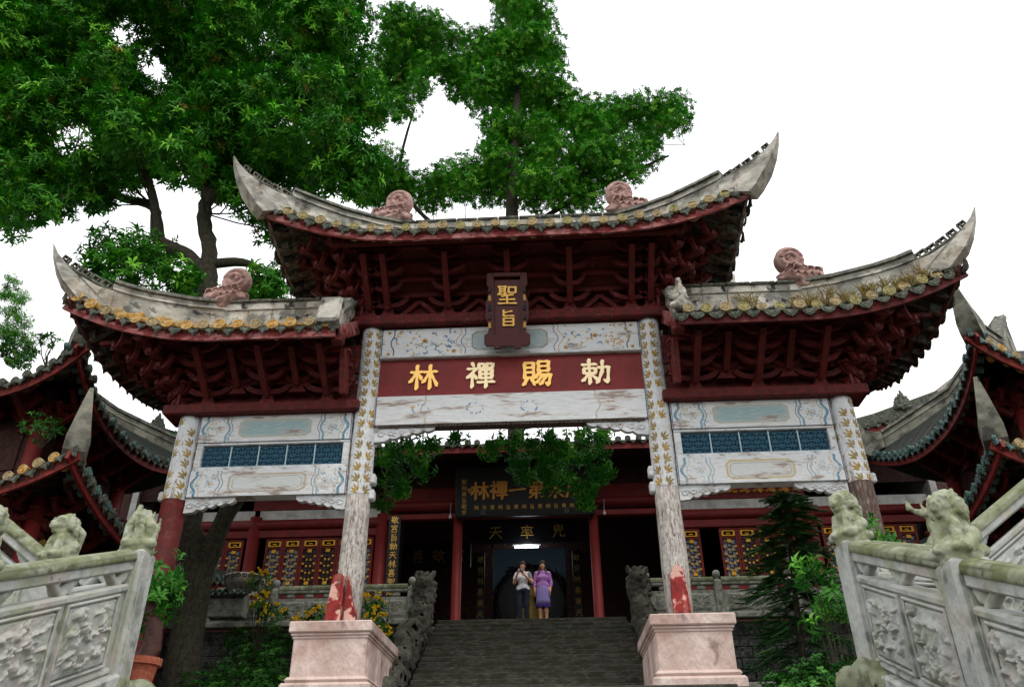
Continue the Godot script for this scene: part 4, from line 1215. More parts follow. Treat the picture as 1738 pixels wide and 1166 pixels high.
func spandrel_mesh(L: float, h: float) -> ArrayMesh:
	var st := B()
	var p := PackedVector2Array([Vector2(0, 0), Vector2(L, 0), Vector2(L, -.07)])
	var n := 5
	for i in n:
		for k in 4:
			var t := (i + k / 4.0) / n
			var x := L * (1.0 - t * .92)
			p.append(Vector2(x, -.07 - (h - .1) * pow(t, 1.25) - .045 * sin(PI * k / 4.0)))
	p.append(Vector2(.06, -h))
	p.append(Vector2(0, -h))
	prism(st, p, -.06, .06)
	for i in 5:
		var c := Vector3(L * (.12 + .17 * i), -.07 - (h - .1) * .42 * (1.0 - i / 5.0), .06)
		for side in [1.0, -1.0]:
			var pts := PackedVector3Array()
			var rr := PackedFloat32Array()
			for k in 12:
				var a := k / 11.0 * TAU * 1.2
				var r := (.1 - .014 * i) * (1.0 - k / 16.0)
				pts.append(Vector3(c.x + cos(a) * r, c.y + sin(a) * r * .7, .06 * side))
				rr.append(.022)
			tube(st, pts, rr, 5)
	return D(st)


func lattice_square(w: float, h: float) -> ArrayMesh:
	var st := B()
	var bar := PackedVector2Array([Vector2(-.009, -.012), Vector2(.009, -.012), Vector2(.009, .012), Vector2(-.009, .012)])
	for i in 5:
		for j in 4:
			var c := Vector3((i - 2) * w * .2, (j - 1.5) * h * .25, 0)
			var pts := PackedVector3Array()
			for k in 9:
				var a := TAU * k / 8.0 + (i + j) * .3
				pts.append(c + Vector3(cos(a) * w * .115, sin(a) * h * .15, 0))
			sweep(st, pts, bar, PackedFloat32Array(), Vector3.BACK, false)
			var a2 := 1.0 if (i + j) % 2 else -1.0
			box(st, c, Vector3(w * .17, .014, .02), 0.0, Transform3D(Basis(Vector3.BACK, a2 * .8), c - Basis(Vector3.BACK, a2 * .8) * c))
	return D(st)


func gate() -> void:
	var G := thing("memorial_gate", "weathered three-bay memorial gate with white painted beams and upswept tiled roofs", "gate")
	# plinths
	for s in [-1.0, 1.0]:
		var pl := part("plinth", box_mesh(Vector3(1.3, .9, 2.46), .02, Vector3(0, .45, 0)), M.pink_stone, G, at(s * 3.13, 3.62, -.49))
		part("base_moulding", box_mesh(Vector3(1.56, .35, 2.74), .04, Vector3(0, .175, 0)), M.pink_stone, pl, at(0, -.27, 0))
		part("base_moulding", box_mesh(Vector3(1.44, .1, 2.62), .045, Vector3(0, .05, 0)), M.pink_stone, pl, at(0, .081, 0))
		var st := B()
		for k in [[1.34, .05, .8], [1.39, .05, .849]]:
			box(st, Vector3(0, k[2] + .025, 0), Vector3(k[0], k[1], k[0] + 1.16), .012)
		part("cavetto", D(st), M.pink_stone, pl)
		part("cap_slab", box_mesh(Vector3(1.46, .19, 2.64), .02, Vector3(0, .095, 0)), M.pink_stone, pl, at(0, .9, 0))
		# framed panels on the sides that face the stair
		for e in 3:
			part("side_panel", box_mesh(Vector3(.05, .66, .7), .022), M.pink_stone, pl, at(-s * .65, .42, (e - 1) * .8))
	# columns
	for s in [-1.0, 1.0]:
		var c := part("column", uv_column(.245, .23, 4.05, 1.0), M.column_gilt, G, at(s * 3.05, 7.25, 0, .35 if s < 0 else -.25))
		var st := B(true)
		lathe(st, PackedVector2Array([Vector2(.238, 0), Vector2(.245, .01), Vector2(.245, .05), Vector2(.238, .06)]), 24)
		part("painted_band", D(st), M.ridge_cap, c, at(0, 3.82, 0))
		st = B(true)
		lathe(st, PackedVector2Array([Vector2(0, 0), Vector2(.23, 0), Vector2(.255, 1.0), Vector2(.24, 2.2), Vector2(.24, 2.6), Vector2(0, 2.6)]), 20)
		part("bare_shaft", D(st), M.bare_wood, c, at(0, -2.59, 0))
		for y in [.35, .02]:
			part("shoulder_block", box_mesh(Vector3(.12, .22, .2), .03), M.white_paint, c, Transform3D(Basis(UP, -(.35 if s < 0 else -.25)), Basis(UP, -(.35 if s < 0 else -.25)) * Vector3(-s * .27, y, .02)))
		c = part("column", uv_column(.25, .235, 1.82, .46), M.column_gilt, G, at(s * 6.78, 7.25, 0, 1.1 if s < 0 else .2))
		st = B(true)
		lathe(st, PackedVector2Array([Vector2(0, 0), Vector2(.24, 0), Vector2(.25, 1.6), Vector2(.245, 3.75), Vector2(0, 3.75)]), 20)
		part("lower_shaft", D(st), M.red_paint if s < 0 else M.brown_wood, c, at(0, -3.75, 0))
		part("shoulder_block", box_mesh(Vector3(.1, .2, .2), .03), M.white_paint, c, Transform3D(Basis(UP, -(1.1 if s < 0 else .2)), Basis(UP, -(1.1 if s < 0 else .2)) * Vector3(s * .28, .1, 0)))
		# broken clamping stones at the foot of the inner columns
		st = B()
		prism(st, poly("-.14,0 .12,0 .13,.55 .1,.98 .02,1.05 -.1,1.0 -.13,.5") if s < 0 else poly("-.15,0 .14,0 .13,.5 .12,.95 -.02,1.08 -.13,.92 -.16,.5"), -.07, .07, Transform3D(Basis(Vector3.RIGHT, -.17), Vector3.ZERO))
		var w := part("clamp_stone", D(st), M.peeling_red, G, at(s * 3.05 - .14 if s < 0 else s * 3.05 - .02, 4.615, .48))
		tag(w, "peeling red and pink slab leaning on the %s inner column" % ("left" if s < 0 else "right"))
		if s < 0:
			st = B()
			prism(st, poly("0,0 .2,0 .22,.3 .17,.42 .1,.62 .05,.9 0,1.0"), -.06, .06)
			part("clamp_stone", D(st), M.peeling_red, G, at(-3.03, 4.615, .31))
	# centre bay
	part("painted_beam", uv_box(Vector3(5.64, .68, .3)), M.beam_top, G, at(0, 10.71, 0))
	part("beam_ledge", box_mesh(Vector3(5.64, .07, .4), .015), M.white_paint, G, at(0, 10.345, 0))
	var ib := part("inscription_board", box_mesh(Vector3(5.62, .92, .16), .0), M.red_board, G, at(0, 9.85, 0))
	var chars := [[LIN, -1.86, M.gold], [CHAN, -.64, M.gold_pale], [CI, .57, M.gold], [CHI, 1.82, M.gold_pale]]
	for q in chars:
		part("character", glyph(q[0], .64, .035, 14.0), q[2], ib, at(q[1], .02, .079))
	part("painted_beam", uv_box(Vector3(5.66, .65, .34)), M.beam_low, G, at(0, 9.065, 0))
	part("beam_soffit", box_mesh(Vector3(5.5, .05, .24)), M.brown_wood, G, at(0, 8.722, 0))
	var sp := spandrel_mesh(1.25, .34)
	for s in [-1.0, 1.0]:
		part("spandrel", sp, M.white_paint, G, frame(Vector3(s * -2.82, 8.735, .02), Vector3(s, 0, 0), UP, Vector3(0, 0, s)))
	# side bays
	var sp2 := spandrel_mesh(1.0, .3)
	var lat := lattice_square(.56, .39)
	for s in [-1.0, 1.0]:
		var cx: float = s * 4.9
		part("painted_beam", uv_box(Vector3(3.22, .58, .3)), M.beam_side_top, G, at(cx, 8.76, 0))
		part("painted_beam", uv_box(Vector3(3.24, .54, .32)), M.beam_side_low if s < 0 else M.beam_side_pale, G, at(cx, 7.56, 0))
		var fz := part("openwork_frieze", box_mesh(Vector3(3.2, .05, .26), .01), M.white_paint, G, at(cx, 8.43, 0))
		part("frame_rail", box_mesh(Vector3(3.2, .1, .26), .01), M.white_paint, fz, at(0, -.548, 0))
		for e in [-1.0, 1.0]:
			part("frame_stile", box_mesh(Vector3(.14, .47, .25), .01), M.white_paint, fz, at(e * 1.53, -.262, 0))
		for k in 5:
			var x := (k - 2) * .583
			part("lattice_panel", lat, M.blue_lattice, fz, at(x, -.262, .05))
			part("panel_back", box_mesh(Vector3(.57, .44, .02)), M.blue_back, fz, at(x, -.262, -.02))
			if k:
				part("mullion", box_mesh(Vector3(.022, .45, .12), .004), M.teal_frame, fz, at(x - .2915, -.262, .03))
		for e in [-1.0, 1.0]:
			part("spandrel", sp2, M.white_paint, G, frame(Vector3(cx + e * 1.62, 7.285, .03), Vector3(-e, 0, 0), UP, Vector3(0, 0, -e)))
		part("wall_plate", box_mesh(Vector3(4.15, .22, .7), .02), M.red_paint, G, at(s * 5.22, 9.17, 0))
	part("wall_plate", box_mesh(Vector3(6.9, .24, .7), .02), M.red_paint, G, at(0, 11.22, 0))
	main_roof(G)
	for s in [-1.0, 1.0]:
		side_roof(G, s)
	# the imperial plaque hung under the main eave
	var P := thing("hanging_plaque", "dark red upright plaque with two gold characters hung under the main gate roof", "plaque", Vector3(-.02, 11.2, .62))
	P.rotation = Vector3(deg_to_rad(18), 0, deg_to_rad(-1.0))
	part("board", box_mesh(Vector3(.62, 1.3, .06), .01), M.plaque_red, P)
	for s in [-1.0, 1.0]:
		var st := B()
		prism(st, poly("0,.78 .14,.78 .15,.52 .09,.44 .11,.3 .17,.12 .17,-.2 .1,-.4 .12,-.55 .2,-.6 .2,-.8 0,-.8"), -.05, .05, frame(Vector3(s * .29, 0, .05), Vector3(s, 0, 0), UP, Vector3(0, 0, s)))
		part("frame_side", D(st), M.plaque_frame, P)
		for k in 5:
			part("carved_boss", blob_mesh([[Vector3(0, -.04, 0), Vector3(0, .05, 0), .035, .03]], .01, .014, .01, 20.0, k), [M.carving_dark, M.gold_dim, M.blue_back][k % 3], P, at(s * .375, .4 - k * .2, .11))
	var st2 := B()
	box(st2, Vector3(0, .74, .06), Vector3(.6, .1, .12), .015)
	part("frame_top", D(st2), M.plaque_frame, P)
	st2 = B()
	prism(st2, poly("-.48,-.7 -.46,-.84 -.3,-.84 -.28,-.9 -.16,-.9 -.14,-.85 .14,-.85 .16,-.9 .28,-.9 .3,-.84 .46,-.84 .48,-.7 .3,-.6 .15,-.64 0,-.61 -.15,-.64 -.3,-.6"), .0, .13)
	part("frame_bottom", D(st2), M.plaque_frame, P)
	part("character", glyph(SHENG, .44, .03, 12.0), M.gold, P, at(.0, .3, .03))
	part("character", glyph(ZHI, .38, .03, 13.0), M.gold, P, at(.02, -.21, .03))


func main_roof(G: Node3D) -> void:
	var R := Node3D.new()
	R.name = "main_roof"
	G.add_child(R)
	var sl := hip_slopes(5.2, 2.05, 2.7, 12.5, 13.2, 13.66, 1.85, 5.08, 2.0)
	var o := {"tile": M.tile_grey, "soffit": M.red_paint, "spacing": .385, "radius": .1, "disc": [M.tile_buff, M.tile_buff, M.tile_olive], "disc_mesh": round_tile_mesh(.11, .32), "drip_mesh": drip_tile_mesh(.26, .2), "drip": M.tile_grey, "fascia": M.red_fascia, "rafter": M.red_paint, "sag": .04, "fascia_h": .2}
	slope(R, sl[0][0], sl[0][1], o)
	o.soffit = M.grey_wood
	o.rafter = M.grey_wood
	o.disc = [M.tile_dark, M.tile_grey]
	o.fascia = M.grey_wood
	o.fascia_h = .12
	slope(R, sl[1][0], sl[1][1], o)
	slope(R, sl[3][0], sl[3][1], o)
	o.rafters = false
	slope(R, sl[2][0], sl[2][1], o)
	ridge_wall(R, -2.75, 2.75, 13.5, 14.1, M.plaster)
	for sx in [-1.0, 1.0]:
		for sz in [1.0, -1.0]:
			hip_and_horn(R, Vector3(sx * 2.6, 0, 0), Vector3(sx * 5.2, 0, sz * 2.05), "0,14.12 .7,13.95 1.5,13.82 2.1,13.79 2.74,13.78 2.74,13.1 2.1,13.1 1.5,13.2 .7,13.36 0,13.55", "2.7,13.2 2.7,13.52 3.1,13.5 3.45,13.57 3.78,13.74 4.02,13.97 4.13,14.14 4.06,13.86 3.93,13.55 3.74,13.25 3.5,12.98 3.34,12.86", Vector2(2.78, 13.55), Vector2(3.92, 13.86))
		curled_finial(R, Vector3(sx * 2.85, 14.14, .02), -sx)
	# the bracket frieze
	part("frieze_board", box_mesh(Vector3(6.5, .62, .06)), M.red_paint, R, at(0, 11.65, .02))
	for k in 6:
		part("frieze_board", box_mesh(Vector3(.8, .5, .05)), M.red_paint, R, at((k - 2.5) * 1.12, 12.21, .02))
	part("frieze_board", box_mesh(Vector3(6.5, .5, .06)), M.red_paint, R, at(0, 12.73, .02))
	var bm := bracket_mesh(4, .29, .235, .8)
	for k in 5:
		part("bracket_set", bm, M.red_paint, R, at((k - 2) * 1.35, 11.34, .1))
		part("bracket_set", bm, M.red_paint, R, at((k - 2) * 1.35, 11.34, -.1, PI))
	var bs := bracket_mesh(4, .29, .235, .42)
	for s in [-1.0, 1.0]:
		part("bracket_set", bs, M.red_paint, R, at(s * 3.12, 11.34, .1))
		part("corner_bracket", bracket_mesh(5, .36, .22, .5, false), M.red_paint, R, at(s * 3.3, 11.34, .1, s * .75))
		part("bracket_set", bs, M.red_paint, R, at(s * 3.35, 11.34, 0, s * PI * .5))
		part("corner_bracket", bracket_mesh(5, .36, .22, .5, false), M.red_paint, R, at(s * 3.3, 11.34, -.1, s * (PI - .75)))
		part("end_board", box_mesh(Vector3(.06, 1.7, .7)), M.red_paint, R, at(s * 3.28, 12.16, 0))
		for a in [.35, 1.15]:
			part("corner_bracket", bracket_mesh(5, .32, .23, .42, false), M.red_paint, R, at(s * 3.3, 11.36, .1, s * a))
	# triangular struts between the sets
	for k in 4:
		var st := B()
		prism(st, poly("-.5,0 -.4,0 0,.36 .4,0 .5,0 .06,.46 -.06,.46"), -.03, .04)
		part("inverted_v_strut", D(st), M.red_paint, R, at((k - 1.5) * 1.35, 11.34, .14))
	for i in 4:
		part("tie_beam", box_mesh(Vector3(6.5 + .55 * i, .11, .1), .012), M.red_paint, R, at(0, 11.86 + .235 * i, .27 + .29 * i))
		part("tie_beam", box_mesh(Vector3(6.5 + .55 * i, .11, .1), .012), M.red_paint, R, at(0, 11.86 + .235 * i, -.27 - .29 * i))
	for sz in [1.0, -1.0]:
		var cv := B()
		prism(cv, PackedVector2Array([Vector2(0, 11.76), Vector2(1.15, 12.68), Vector2(1.15, 12.74), Vector2(0, 11.84)]), -3.75, 3.75, frame(Vector3.ZERO, Vector3(0, 0, sz), UP, Vector3(-sz, 0, 0)))
		part("cove_board", D(cv), M.red_paint, R)
	part("eave_purlin", box_mesh(Vector3(7.6, .14, .14), .03), M.red_paint, R, at(0, 12.46, 1.48))


func side_roof(G: Node3D, s: float) -> void:
	var R := Node3D.new()
	R.name = "left_roof" if s < 0 else "right_roof"
	G.add_child(R)
	# eave from the inner verge to the outer corner
	var X0 := 3.42
	var X := 9.05
	var Z := 1.8
	var Zb := 3.2
	var Rg := 6.5
	var ye := 10.29
	var yc := 11.1
	var yr := 11.32
	var hip := func(k: float) -> Vector3: return Vector3(lerpf(Rg, X, k), lerpf(yr, yc, k) - .1 * sin(PI * k), Z * k)
	var fe := PackedVector3Array()
	var ft := PackedVector3Array()
	for i in 25:
		var x := lerpf(X0, X, i / 24.0)
		var t := clampf((x - 6.0) / (X - 6.0), 0, 1)
		fe.append(Vector3(x, lerpf(ye, yc, pow(t, 2.0)), lerpf(1.7, Z, t)))
		var h := Vector3(x, yr, 0)
		if x > Rg:
			h = hip.call((x - Rg) / (X - Rg))
		ft.append(Vector3(x, h.y, h.z))
	var se := PackedVector3Array()
	var te := PackedVector3Array()
	for i in 17:
		var z := lerpf(Z, -Zb, i / 16.0)
		var t := z / Z if z > 0.0 else -z / Zb
		se.append(Vector3(lerpf(8.82, X, t * t), lerpf(ye + .05, yc, pow(t, 2.2)), z))
		var h: Vector3 = hip.call(t)
		te.append(Vector3(h.x, h.y, z))
	var mir := func(p: PackedVector3Array, k: Vector3, rev: bool) -> PackedVector3Array:
		var q := PackedVector3Array()
		for v in p:
			q.append(v * k)
		if rev:
			q.reverse()
		return q
	var k := Vector3(s, 1, 1)
	var kb := Vector3(s, 1, -Zb / Z)
	var o := {"tile": M.tile_grey, "soffit": M.red_paint, "spacing": .37 if s > 0 else .35, "radius": .1, "disc": [M.tile_amber, M.tile_amber, M.tile_buff] if s < 0 else [M.tile_olive, M.tile_buff], "disc_mesh": round_tile_mesh(.118 if s < 0 else .115, .32), "drip_mesh": drip_tile_mesh(.25, .2) if s < 0 else drip_tile_mesh(.31, .2, false), "drip": M.tile_grey, "fascia": M.red_fascia if s < 0 else M.red_paint, "rafter": M.red_paint, "sag": .05, "fascia_h": .21, "row_like_disc": s < 0}
	slope(R, mir.call(fe, k, s < 0), mir.call(ft, k, s < 0), o)
	o.disc = [M.tile_dark, M.tile_grey]
	o.soffit = M.soffit_dark
	o.rafter = M.grey_wood
	o.fascia = M.soffit_dark
	o.fascia_h = .12
	o.row_like_disc = false
	slope(R, mir.call(se, k, s < 0), mir.call(te, k, s < 0), o)
	o.rafters = false
	slope(R, mir.call(fe, kb, s > 0), mir.call(ft, kb, s > 0), o)
	# ridge wall, its coping and the verge that dies into the inner column
	ridge_wall(R, s * 3.75, s * Rg, 11.12, 11.95, M.plaster)
	for sz in [1.0, -1.0]:
		hip_and_horn(R, Vector3(s * Rg, 0, 0), Vector3(s * X, 0, Z if sz > 0.0 else -Zb), "0,11.97 .8,11.79 1.6,11.68 2.1,11.66 2.4,11.68 2.4,10.9 2.1,10.9 1.6,10.92 .8,11.0 0,11.15", "2.36,11.0 2.36,11.42 2.7,11.44 3.05,11.56 3.35,11.77 3.58,12.02 3.72,12.26 3.64,11.95 3.5,11.62 3.33,11.36 3.1,11.14 2.95,11.0", Vector2(2.42, 11.47), Vector2(3.5, 11.92))
		var st := B()
		sweep(st, rows_of([Vector3(s * 3.62, 12.0, sz * .05), Vector3(s * 3.6, 11.5, sz * .5), Vector3(s * 3.58, 10.92, sz * 1.1), Vector3(s * 3.56, 10.5, sz * 1.6)]), PackedVector2Array([Vector2(-.17, -.24), Vector2(.17, -.24), Vector2(.17, .06), Vector2(.1, .14), Vector2(-.1, .14), Vector2(-.17, .06)]))
		part("verge_ridge", D(st), M.plaster, R)
		st = B()
		sweep(st, rows_of([Vector3(s * 3.58, 11.72, sz * .32), Vector3(s * 3.57, 11.22, sz * .85), Vector3(s * 3.55, 10.75, sz * 1.42)]), PackedVector2Array([Vector2(-.2, -.03), Vector2(.2, -.03), Vector2(.2, .03), Vector2(-.2, .03)]))
		part("verge_moulding", D(st), M.ridge_cap, R)
	# end block of the verge
	if s < 0:
		part("verge_block", box_mesh(Vector3(.46, .74, .3), .05), M.plaster, R, Transform3D(Basis(Vector3.RIGHT, -.3), Vector3(s * 3.57, 10.6, 1.62)))
	else:
		part("verge_finial", blob_mesh([[Vector3(0, 0, 0), Vector3(0, .3, 0), .13, .1], [Vector3(0, .3, .02), Vector3(0, .62, .05), .1, .06], [Vector3(-.14, .1, .03), Vector3(-.1, .3, .03), .07, .05], [Vector3(.14, .1, .03), Vector3(.1, .36, .03), .06, .05], [Vector3(-.18, -.12, .02), Vector3(.18, -.12, .02), .1, .1]], .04, .025, .03, 9.0, 2), M.plaster, R, Transform3D(Basis().scaled(Vector3.ONE * .8), Vector3(s * 3.5, 10.58, 1.62)))
	part("verge_board", box_mesh(Vector3(.05, .3, 1.75), .01), M.red_fascia, R, Transform3D(Basis(Vector3.RIGHT, .62), Vector3(s * 3.36, 10.66, .85)))
	part("verge_beam", box_mesh(Vector3(.24, .2, .26), .03), M.red_paint, R, at(s * 3.42, 10.08, 1.42))
	curled_finial(R, Vector3(s * 6.55, 11.95, .02), -s)
	# bracket frieze
	part("frieze_board", box_mesh(Vector3(3.95, .5, .06)), M.red_paint, R, at(s * 5.25, 9.5, .02))
	for i in 4:
		part("frieze_board", box_mesh(Vector3(.62, .3, .05)), M.red_paint, R, at(s * (3.7 + i * 1.02), 9.9, .02))
	part("frieze_board", box_mesh(Vector3(3.95, .7, .06)), M.red_paint, R, at(s * 5.25, 10.4, .02))
	var bm := bracket_mesh(4, .28, .2, .95)
	for i in 3:
		part("bracket_set", bm, M.red_paint, R, at(s * (3.85 + i * 1.28), 9.27, .1))
		part("bracket_set", bm, M.red_paint, R, at(s * (3.85 + i * 1.28), 9.27, -.1, PI))
	part("corner_bracket", bracket_mesh(5, .34, .17, .6, false), M.red_paint, R, at(s * 7.05, 9.27, .1, s * .75))
	part("bracket_set", bracket_mesh(5, .3, .18, .5, false), M.red_paint, R, at(s * 7.1, 9.27, 0, s * PI * .5))
	part("corner_bracket", bracket_mesh(5, .34, .17, .6, false), M.red_paint, R, at(s * 7.05, 9.27, -.1, s * (PI - .75)))
	part("end_board", box_mesh(Vector3(.06, 1.5, .7)), M.red_paint, R, at(s * 7.0, 10.0, 0))
	part("end_beam", box_mesh(Vector3(.16, .16, 3.6), .02), M.red_paint, R, at(s * 7.9, 10.36, -.6))
	part("verge_post", box_mesh(Vector3(.14, .95, .3), .02), M.red_paint, R, Transform3D(Basis(Vector3.RIGHT, .35), Vector3(s * 3.42, 9.72, .72)))
	for i in 4:
		part("tie_beam", box_mesh(Vector3(3.9 + .45 * i, .1, .1), .012), M.red_paint, R, at(s * (5.25 + .225 * i), 9.76 + .2 * i, .26 + .28 * i))
		part("tie_beam", box_mesh(Vector3(3.9 + .45 * i, .1, .1), .012), M.red_paint, R, at(s * (5.25 + .225 * i), 9.76 + .2 * i, -.26 - .28 * i))
	for a in [.3, 1.15]:
		part("corner_bracket", bracket_mesh(5, .32, .17, .5, false), M.red_paint, R, at(s * 7.02, 9.29, .1, s * a))
	for i in 2:
		part("bracket_set", bracket_mesh(3, .28, .22, .6), M.red_paint, R, at(s * (4.49 + i * 1.28), 9.5, .16))
	for sz in [1.0, -1.0]:
		var cv := B()
		var xa := minf(s * 3.5, s * 7.35)
		prism(cv, PackedVector2Array([Vector2(0, 9.72), Vector2(1.1, 10.47), Vector2(1.1, 10.53), Vector2(0, 9.8)]), xa, xa + 3.85, frame(Vector3.ZERO, Vector3(0, 0, sz), UP, Vector3(-sz, 0, 0)) if sz < 0 else frame(Vector3.ZERO, Vector3(0, 0, 1), UP, Vector3(-1, 0, 0)) * Transform3D(Basis(), Vector3(0, 0, -2 * xa - 3.85)))
		part("cove_board", D(cv), M.red_paint, R)
	if s > 0:
		# dry weeds rooted between the tiles
		var W := thing("roof_weeds", "dry yellow weeds growing along the tiles of the right gate roof", "weeds")
		for i in 80:
			var x := rng.randf_range(5.6, 8.5) if i > 6 else rng.randf_range(4.7, 5.0)
			var t := clampf((x - 6.0) / (X - 6.0), 0, 1)
			var b := Vector3(x, lerpf(ye, yc, t * t) + .05, lerpf(1.7, Z, t) - rng.randf_range(.0, .2))
			var ws := B()
			var h := rng.randf_range(.15, .5)
			for j in 5:
				var d := Vector3(rng.randf_range(-.4, .4), 1, rng.randf_range(-.25, .4)) * h * rng.randf_range(.6, 1.0)
				tube(ws, rows_of([b, b + d * .6, b + d + Vector3(d.x * .5, -h * .1, 0)]), PackedFloat32Array([.011, .009, .005]), 3)
				for q in 4:
					var p := b + d * (.45 + .14 * q)
					var e := Vector3(rng.randf_range(-1, 1), rng.randf_range(-.1, .6), rng.randf_range(-1, 1)).normalized() * .05
					tri(ws, p, p + e + UP * .012, p + e * .6 - UP * .016)
			part("weed_tuft", D(ws), M.weed, W)


# ---------------------------------------------------------------- ground, terraces and steps

func terrain() -> void:
	var st := B()
	quad(st, Vector3(-700, 0, 700), Vector3(700, 0, 700), Vector3(700, 0, -700), Vector3(-700, 0, -700))
	struct("ground", D(st), M.earth)
	struct("gate_terrace", box_mesh(Vector3(50, 3.45, 8.7), .03, Vector3(0, 1.625, -2.12)), M.paving)
	struct("hall_terrace", box_mesh(Vector3(60, 6.18, 40), .03, Vector3(0, 2.99, -26.5)), M.paving)
	struct("lower_terrace", box_mesh(Vector3(50, 2.45, 6.0), .03, Vector3(0, 1.125, 5.2)), M.paving)


func flight(called: String, x0: float, x1: float, z0: float, y0: float, z1: float, y1: float, n: int, m: Material) -> Node3D:
	var o := Node3D.new()
	o.name = numbered(called)
	add_child(o)
	o.set_meta("kind", "structure")
	var dz := (z1 - z0) / n
	var dy := (y1 - y0) / n
	for i in n:
		var h := dy + .03
		part("step", box_mesh(Vector3(x1 - x0 - rng.randf() * .02, h, absf(dz) + .06), .018), m, o, Transform3D(Basis(Vector3.BACK, rng.randf_range(-.0015, .0015)), Vector3((x0 + x1) * .5, y0 + dy * (i + 1) - h * .5, z0 + dz * (i + .5) - .0 + rng.randf_range(-.006, .006))))
	var st := B()
	prism(st, PackedVector2Array([Vector2(-z0 + .02, y0 - .3), Vector2(-z0 + .1, y0 - .02), Vector2(-z1, y1 - .12), Vector2(-z1, y0 - .3)]), x0 + .01, x1 - .01, frame(Vector3.ZERO, Vector3(0, 0, -1), UP, Vector3.RIGHT))
	part("stair_core", D(st), m, o)
	return o


func post_bud() -> PackedVector2Array:
	return PackedVector2Array([Vector2(.085, 0), Vector2(.07, .03), Vector2(.05, .05), Vector2(.075, .08), Vector2(.1, .15), Vector2(.095, .21), Vector2(.06, .26), Vector2(0, .28)])


